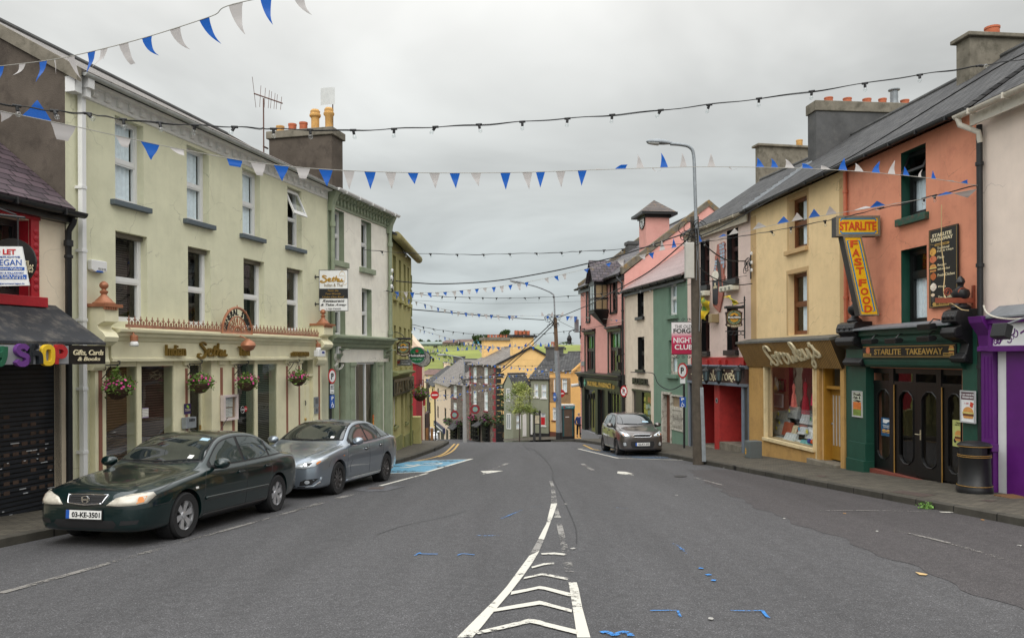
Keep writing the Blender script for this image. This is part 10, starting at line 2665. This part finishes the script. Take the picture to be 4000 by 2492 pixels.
def bnt(lbl,pts,flags,rcord=.006,seed=1):
 """flags: (source column, 'b' or 'w', width px, length px, angle0, angle1, tip cut)"""
 P_=path3(pts);o=P_[len(P_)//2].copy();rn=RN(seed)
 t=thg('bunting',lbl,'bunting',o,0,'strings of blue and white bunting')
 G().tub([p-o for p in P_],rcord,5).put('cord',M_cord,t)
 for(x,c,w,ln,a0,a1,*cut)in flags:
  p,d=onpath(P_,x)
  if p is None:continue
  s=p.y/FPX;pennant(t,p,d if d.x>0 else-d,w*s/max(.35,abs(d.x))if abs(d.x)<.9 else w*s,ln*s,a0,a1,M_fb if c=='b'else M_fw,o,rn,cut[0]if cut else 0)
 return t
z1x=lambda x:x*.5291
bnt('bunting string nearest the camera, climbing over the grey gable and out of view',[('Z1',-250,515,11.6),('Z1',0,490,11.3),('Z1',400,440,10.8),('Z1',770,360,10.4),('Z1',1130,262,10.1),('Z1',1560,122,9.8),('Z1',1890,-5,9.6),('D',1260,-110,9.2)],[(z1x(5),'b',42,62,-8,-15),(z1x(165),'w',42,66,-10,-75),(z1x(320),'b',46,88,-8,-35),(z1x(404),'w',8,58,2,5),(z1x(522),'w',42,100,10,40),(z1x(675),'b',44,84,-2,-25),(z1x(765),'w',8,45,0,0),(z1x(770),'w',40,90,-10,-60),(z1x(912),'w',48,88,8,40,.5),(z1x(1085),'b',50,92,-5,70),(z1x(1292),'w',52,104,5,65),(z1x(1508),'b',48,118,12,55),(z1x(1740),'w',62,128,-2,35),(z1x(1965),'b',50,110,-5,30),(z1x(2200),'w',52,110,0,60)],.006,2)
B2=[]
for(x,c,w,ln,a0,a1,*k)in[(16,'w',14,26,-20,-40),(88,'b',34,44,176,184),(150,'w',32,38,-6,-4,.45),(292,'w',26,24,5,12,.4),(356,'b',33,40,4,0),(418,'w',26,22,25,60,.3),(500,'w',30,10,80,100),(556,'b',30,17,0,5,.7),(612,'w',30,30,2,10,.4),(667,'b',31,36,0,4),(718,'w',30,26,0,0,.45),(772,'b',30,40,2,6),(827,'w',28,44,0,2),(877,'b',28,41,2,0),(926,'w',27,40,3,4),(979,'b',27,27,4,12),(1030,'w',26,36,2,4),(1078,'b',26,36,2,6),(1128,'w',26,32,6,18),(1198,'b',26,40,0,2),(1250,'w',26,40,2,10),(1281,'b',24,37,0,-2),(1329,'w',25,38,0,4),(1380,'b',24,36,-2,-4),(1424,'w',26,12,-110,-90),(1470,'b',28,15,150,120,.6),(1517,'w',20,34,178,200),(1547,'w',4,30,20,160),(1574,'b',20,36,178,205),(1619,'w',18,34,170,200),(1686,'w',20,32,175,190),(1729,'w',4,24,20,150),(1802,'b',20,24,180,215),(1836,'b',18,24,175,225),(1872,'w',24,24,180,230),(1915,'b',28,16,200,240,.3),(1957,'w',24,12,200,250,.3),(1998,'b',22,30,180,165),(2036,'w',22,22,178,230),(2076,'b',20,30,175,145),(2113,'w',18,34,172,160),(2148,'b',16,22,178,210),(2180,'w',8,20,180,140),(2213,'b',12,20,178,195),(2252,'w',24,8,110,90),(2286,'b',18,12,160,120)]:
 B2.append((x*1.648,c,w*1.648,ln*1.648,a0,a1,*k))
bnt('long bunting string sagging across the street from the grey gable to the orange house',[('Z1',-200,770,9.2),('Z1',0,820,9.6),('Z1',540,932,10.4),('Z1',860,1003,10.8),('Z1',1380,1112,11.4),('D',610,386,12),('D',790,403,12.6),('D',1000,410,13.2),('D',1230,409,13.8),('D',1440,402,14.4),('D',1650,396,14.8),('D',1850,398,15),('D',2010,405,15.1),('D',2180,420,15.1),('D',2317,440,15.1)],B2,.006,3)
def auto(z,xs_,w,ln,seed,up=(),flat=(),lean=8,k=1,first='b'):
 rn=RN(seed);out=[];s=ZT[z][2];a=ZT[z][0]
 for i,x in en(xs_):
  c='bw'[(i+(first!='b'))%2]
  if x in up:out.append((a+x*s,c,w*s,ln*s*rn.uniform(.8,1.1),175+rn.uniform(-8,8),175+rn.uniform(-50,50)))
  elif x in flat:out.append((a+x*s,c,w*s,ln*s*.4,rn.choice((-80,80,110)),95,.4))
  else:out.append((a+x*s,c,w*s,ln*s*rn.uniform(.65,1.1),lean+rn.uniform(-12,12),lean+rn.uniform(-15,45),rn.choice((0,0,0,.3))))
 return out
fl=auto('W4',[150,255,335,445,540,630,725,830,915,1005,1100,1195,1300,1395,1498,1600,1690,1925,2038,2135,2392],52,72,5,lean=5)+[(2200+x*.39683,c,w*.39683,l*.39683,a0,a1)for x,c,w,l,a0,a1 in((232,'b',60,28,30,-60),(445,'b',60,40,10,10),(565,'w',70,78,15,25),(780,'w',70,60,10,40),(868,'b',56,64,5,25),(975,'w',60,92,178,190),(1092,'b',50,90,180,190),(1205,'w',60,56,170,140),(1335,'b',50,70,178,175),(1435,'w',64,16,120,100),(1570,'b',66,26,175,150),(1680,'w',66,56,175,170))]+[(x*1.648,c,w*1.648,l*1.648,a0,a1)for x,c,w,l,a0,a1 in((1800,'w',20,14,178,200),(1856,'b',18,16,178,170),(1890,'w',18,18,175,190),(1930,'b',18,20,178,185),(1970,'w',16,20,180,200),(2045,'w',22,10,150,120),(2080,'b',18,14,178,195),(2115,'w',18,10,110,100),(2160,'b',16,8,100,90),(2205,'w',18,8,100,90),(2240,'b',18,8,170,150),(2288,'w',22,16,10,30))]
bnt('bunting string from the white house past the timber pole to the orange house',[(-60,562,26.6),(50,568,26.8),(560,586,27),(1050,546,27),(1650,470,26.8),(2380,308,26.2),('Y2',540,800,26),('Y2',950,705,25.8),('Y2',1330,622,25.3),('Y2',1660,545,23.5),('D',1860,528,21),('D',1990,505,18.6),('D',2100,487,17.2),('D',2310,450,15.1)],fl,.006,6)
bnt('bunting string dropping from the white house towards the junction lamp',[(90,600,27),(450,712,32),(800,800,37),(1200,843,42),(1600,862,46),(2040,862,50),(2330,872,47),('Y2',400,1375,42),('Y2',610,1390,38)],auto('W4',[150,225,300,385,485,560,640,725,800,885,970,1045,1125,1205,1275,1350,1485,1525,1570,1625,1800,1880,1940,1990,2060,2110,2180,2225,2270],40,66,8,up=(1880,1990,2110),flat=(1800,2060,1570,1625),lean=-6)+auto('Y2',[75,240,345,470,525],36,26,9,lean=10),.006,8)
bnt('bunting string low across the green field from the olive pub',[(330,988,33),(520,1050,38),(720,1112,44),(950,1172,50),(1180,1215,56),(1400,1230,58),(1560,1232,60)],auto('W4',[360,430,478,540,580,655,722,775,830,885,950,995,1055,1100,1150,1200,1255,1300,1350,1415],38,52,11,flat=(540,580),lean=-8),.007,11)
bnt('bunting string with upright flags in front of the golden chimneys',[(500,1298,36),(700,1285,39),(950,1268,42),(1200,1252,45),(1480,1228,47),(1760,1224,49),(2060,1224,50)],auto('W4',[520,578,635,690,745,825,880,930,980,1045,1095,1140,1235,1290,1360,1400,1490,1552,1600,1632,1675,1735,1770,1795,1858,1915,1950,1995],34,50,13,up=(520,578,635,690,745,880,930,980,1045,1095,1290,1490,1552,1675,1735,1795,1858,1915,1950,1995),flat=(825,),lean=0),.007,13)
def far_b(lbl,pts,a,b,n,w,ln,seed,rc=.008):
 rn=RN(seed);fl=[]
 for i in rg(n):
  x=a+(b-a)*(i+.5+rn.uniform(-.2,.2))/n;s=.33069;m=rn.random()
  fl.append((1550+x*s,'bw'[i%2],w*s,ln*s*rn.uniform(.6,1.1),(175 if m<.15 else 0)+rn.uniform(-20,20),(175 if m<.15 else 0)+rn.uniform(-50,50)))
 bnt(lbl,pts,fl,rc,seed)
far_b('bunting string over the valley roofs towards the stone shop',[('Y1',385,425,40),('Y1',690,480,46),('Y1',900,515,54),('Y1',1180,535,62),('Y1',1480,568,58),('Y1',1790,600,56),('Y1',2080,612,52)],395,2075,36,30,34,21)
far_b('bunting string hung between the crimson shop and the lamp post',[('Y1',310,668,47),('Y1',560,675,54),('Y1',780,668,61),('Y1',1180,660,60),('Y1',1560,642,60),('Y1',1840,625,52)],320,1830,28,26,30,22)
far_b('bunting string sloping over the cream terrace to the lamp post',[('Y1',320,690,50),('Y1',560,720,56),('Y1',700,738,60),('Y1',1000,765,66),('Y1',1190,762,71)],330,1185,18,24,30,23)
far_b('bunting string across the middle windows of the stone shop',[('Y1',350,885,58),('Y1',600,882,62),('Y1',800,860,64),('Y1',1000,825,68),('Y1',1260,775,66)],360,1255,20,26,32,24)
far_b('lowest bunting string far down the street by the cream terrace',[('Y1',380,925,75),('Y1',520,942,82),('Y1',640,915,86),('Y1',860,870,80)],385,850,12,22,30,25)
M_bulb=gsm('bulb_glass',(.93,.95,.95),1.6)
def fst(lbl,pts,xs_,z,r=.009,sc=1,seed=1,flatb=()):
 P_=path3(pts);o=P_[len(P_)//2].copy();rn=RN(seed);t=thg('festoon_lights',lbl,'string lights',o,0,'strings of festoon lights')
 q1=[p-o+Ve((0,0,.007*sin(i*.9)))for i,p in en(P_)]
 g=G();g.tub(q1,r,6);g.tub([p+Ve((0,.01,.011*sin(i*.37+1)))for i,p in en(q1)],r*.7,5);g.put('cable',Mcb,t)
 a,s=ZT[z][0],ZT[z][2]
 for x in xs_:
  p,d=onpath(P_,a+x*s)
  if p is None:continue
  c=p-o;an=rn.gauss(.1,.35);
  if rn.random()<.12:an=rn.uniform(-2.5,2.5)
  dn=Ve((sin(an),.25*rn.uniform(-1,1),-cos(an))).normalized()
  g=G();g.tub([c-d*.045*sc,c+d*.045*sc],.018*sc,8);g.tub([c+dn*.008*sc,c+dn*.062*sc],[.02*sc,.021*sc],10)
  h_=g.put('lamp_holder',Mcb,t)
  g=G();rot=dn.to_track_quat('Z','Y').to_matrix()
  pr=[(.012,.058),(.016,.068),(.026,.082),(.03,.1),(.026,.118),(.014,.128),(.001,.13)]
  g.lth([(r_*sc,h*sc)for r_,h in pr],(0,0,0),12);g.v=[tuple(c+rot@Ve(v))for v in g.v];g.put('bulb',M_bulb,h_,smo=1)
 return t
fst('highest festoon of bulbs, from the grey gable to the top slate roofs',[('Z1',-250,740,9),('Z1',0,766,9.2),('Z1',350,815,9.5),('Z1',650,840,9.8),('Z1',900,882,10),('Z1',1440,926,10.4),('Z1',1890,945,10.8),('D',648,306,11),('D',840,309,11.3),('D',1040,301,11.5),('D',1240,289,11.7),('D',1450,273,11.8),('D',1680,249,11.9),('D',1924,217,12),('D',2180,178,12),('D',2330,155,12),('D',2440,138,12),('D',2700,90,12)],[40,128,208,292,378,462,556,648,735,837,934,1032,1135,1238,1345,1451,1566,1681,1799,1924,2050,2180,2320],'D',.007,1,3)
fst('festoon of bulbs from the green house sill to the orange house',[('Z4',292,1322,20),('Z4',500,1365,21),('Z4',900,1418,23),('Z4',1300,1455,25),(80,106,26),(560,127,27),(1060,135,27),(1560,125,27),(2080,112,26.6),('Y2',180,710,26.2),('Y2',640,685,26),('Y2',1330,622,25.4),('Y2',1570,592,24),('Y4',820,45,22.5),('Y4',1070,5,21),('Y6',30,165,19.5),('Y6',300,110,18.3),('Y6',560,45,17.8),('Y6',830,-8,17.1),('Y8',1390,1452,16.3),('Y8',1738,1366,15.1)],[645,705,770,835,905,960,1020,1083,1145,1208,1270,1330,1376,1432,1476,1555,1670,1828,1875,1955,1998,2090,2190,2215],'D',.008,1.15,4)
fst('festoon of bulbs from the olive pub past the rose pharmacy to the nightclub',[(365,602,30),(700,632,33),(1000,642,36),(1500,651,39),(2010,636,41),(2420,610,41),('Y2',320,1130,39),('Y2',610,1108,36),('Y2',920,1070,32),('Y2',1215,1040,28),('Y4',800,447,25.8)],[692,850,1010,1170,1335,1498,1667,1840,2010,2182,2355,2495,2572,2768,2830,3010,3160],'W4',.009,1.35,5)
fst('festoon of bulbs low over the field to the rose pharmacy corner',[(335,966,33),(580,1015,38),(820,1050,43),(1060,1075,48),(1300,1088,52),(1780,1080,52),(2130,1045,50),(2370,1012,47),('Y2',200,1475,44),('Y2',600,1405,38)],[465,582,702,822,943,1060,1180,1300,1420,1540,1660,1778,1900,2015,2130,2248,2365],'W4',.009,1.4,6)
fst('festoon of bulbs across the golden gable to the cottages',[('Y1',850,505,60),('Y1',1080,530,62),('Y1',1270,535,62),('Y1',1520,540,58),('Y1',1860,530,51)],[935,1010,1090,1180,1265,1350,1435,1518,1600,1690],'Y1',.01,1.3,7)
fst('festoon of bulbs over the grey green cottages',[('Y1',1120,612,66),('Y1',1300,655,62),('Y1',1500,660,58),('Y1',1780,640,54),('Y1',2160,596,47)],[1160,1245,1330,1420,1510,1600,1690,1780,1880,1990,2115],'Y1',.01,1.3,8)
def cbl(lbl,pts,r=.02,m=None):
 P_=path3(pts);tag(G().tub(P_,r,6).put('cable',m or Mcb),lbl,'cable','overhead cables')
cbl('thick black cable from the insulators on the olive pub to the timber pole',[(140,448,28.6),(400,472,29),(720,483,29),(1300,448,28.6),(1900,352,27.8),(2420,240,27),('Y2',600,740,26.3),('Y2',1210,530,25.6)],.022)
cbl('black cable from the olive pub corner to the junction lamp column',[(335,785,34),(800,825,39),(1300,870,44),(1900,910,50)],.025)
cbl('black cable rising from the junction lamp column to the timber pole',[(2070,880,50),(2427,732,43),('Y2',330,1195,37),('Y2',640,1030,31),('Y2',900,870,28),('Y2',1260,560,25.6)],.022)
cbl('upper cable of the pair running from the junction lamp column down to the stone shop',[('Y1',1845,20,50),('Y1',1500,340,56),('Y1',1180,615,63),('Y1',1000,672,63),('Y1',800,700,62)],.03)
cbl('lower cable of the pair running from the junction lamp column down to the stone shop',[('Y1',1858,45,50),('Y1',1520,370,56),('Y1',1190,640,63),('Y1',1000,690,63),('Y1',800,710,62)],.03)
cbl('twisted black cable from the timber pole to the insulators above the nightclub',[('Y4',330,75,25.4),('Y4',420,175,25.5),('Y4',540,262,25.6),('Y4',640,300,25.7),('Y4',790,303,25.8)],.02)
cbl('black cable sagging from the timber pole across the painted cut-out board',[('Y4',335,370,25.4),('Y4',450,455,25.5),('Y4',600,520,25.6),('Y4',720,538,25.7),('Y4',850,525,25.8)],.018)
cbl('long twisted cable running up along the slate roofs from the timber pole',[('Y2',1350,560,25.2),('Y2',1560,470,24.6),('Y8',160,1505,23),('Y8',480,1325,21),('Y8',790,1165,19.6),('Y8',1090,985,18.2),('Y8',1500,730,16.4),('Y8',1880,500,14.8),('Y8',2110,380,13.8),('Y8',2500,180,12.5)],.016)
cbl('thin grey wire strung level between the olive pub and the rose pharmacy',[(335,675,34),(900,705,37),(1400,715,40),(2330,690,44),('Y2',600,1165,37)],.006)
cbl('thin wire from the junction lamp column to the pharmacy corner lantern',[(2090,930,50),(2200,985,48),(2300,1030,46.5)],.012)
cbl('wire from the cream terrace roof to the lamp post',[('Y1',480,850,92),('Y1',640,790,76),('Y1',785,690,62)],.018)
cbl('loose cable looped along the sea green and ivory fronts',[('Y3',615,590,33.6),('Y3',735,592,32.6),('Y3',820,605,31.6),('Y3',860,690,31.2),('Y3',930,740,30.7),('Y3',1000,745,30.3),('Y3',1085,700,29.9)],.018)
F=FD
u,z_=F.Z('Z5',1340,520,-.25)
t=F.th('insulator_bracket','iron bracket with white porcelain insulators on the olive pub','insulators',u,-.25,z_);g=G();g.tub([(0,.2,-.25),(0,0,-.3),(0,-.05,.35)],.02,6);g.tub([(-.15,0,.1),(.3,0,.12)],.018,6);g.tub([(-.15,0,-.2),(.2,0,-.25)],.015,6);g.put('bracket',Mbp,t)
for dx,dz in((0,.38),(-.15,.14),(0,.1),(.05,-.2),(-.12,-.16)):G().lth([(.02,-.02),(.05,0),(.03,.03),(.05,.06),(.03,.1),(0,.11)],(dx,0,dz),10).put('insulator',Mwb,t,smo=1)
F=FI
u,z_=F.Z('Y4',838,330,-.12)
t=F.th('insulator_bracket','bundle of cables and insulators on the wall between pink and yellow houses','insulators',u,-.12,z_);g=G();g.tub([(0,0,-.5),(0,0,.3)],.025,6)
rn=RN(6)
for i in rg(7):c_=Ve((-.12+rn.uniform(-.2,.05),-.05,rn.uniform(-.15,.15)));r_=rn.uniform(.08,.18);g.tub([c_+Ve((r_*cos(a),.03*sin(a),r_*sin(a)))for a in[k*.6 for k in rg(10)]],.012,5)
g.put('cable_loops',Mcb,t)
for dz in(.3,0,-.25):G().lth([(.02,-.02),(.05,0),(.03,.03),(.05,.06),(0,.1)],(.06,0,dz),10).put('insulator',Mwb,t,smo=1)
F=FB;g=G();rn=RN(10)
pts=[(775,1215),(768,1260),(785,1300),(770,1340),(800,1370),(835,1345),(840,1320)]
for k in rg(4):
 pp=[F.Z('Z5',x+rn.uniform(-8,8),y+rn.uniform(-8,8),-.18)for x,y in pts];g.tub(sm2([tuple(F.w(a,-.18-.02*k,b))for a,b in pp],4),.009,5)
tag(g.put('loose_wires',mat('white_wire',sR(206,204,196),.6)),'tangle of white wires hanging at the edge of the sage shopfront','cable')
u0_,z0_=F.Z('Z5',765,1215,-.05)
t=F.th('junction_box','small white junction box above the tangle of wires','junction box',u0_-.02,-.05,z0_);G().box(0,.2,-.16,-.06,0,.28).put('box',Mpv,t,bev=.02)
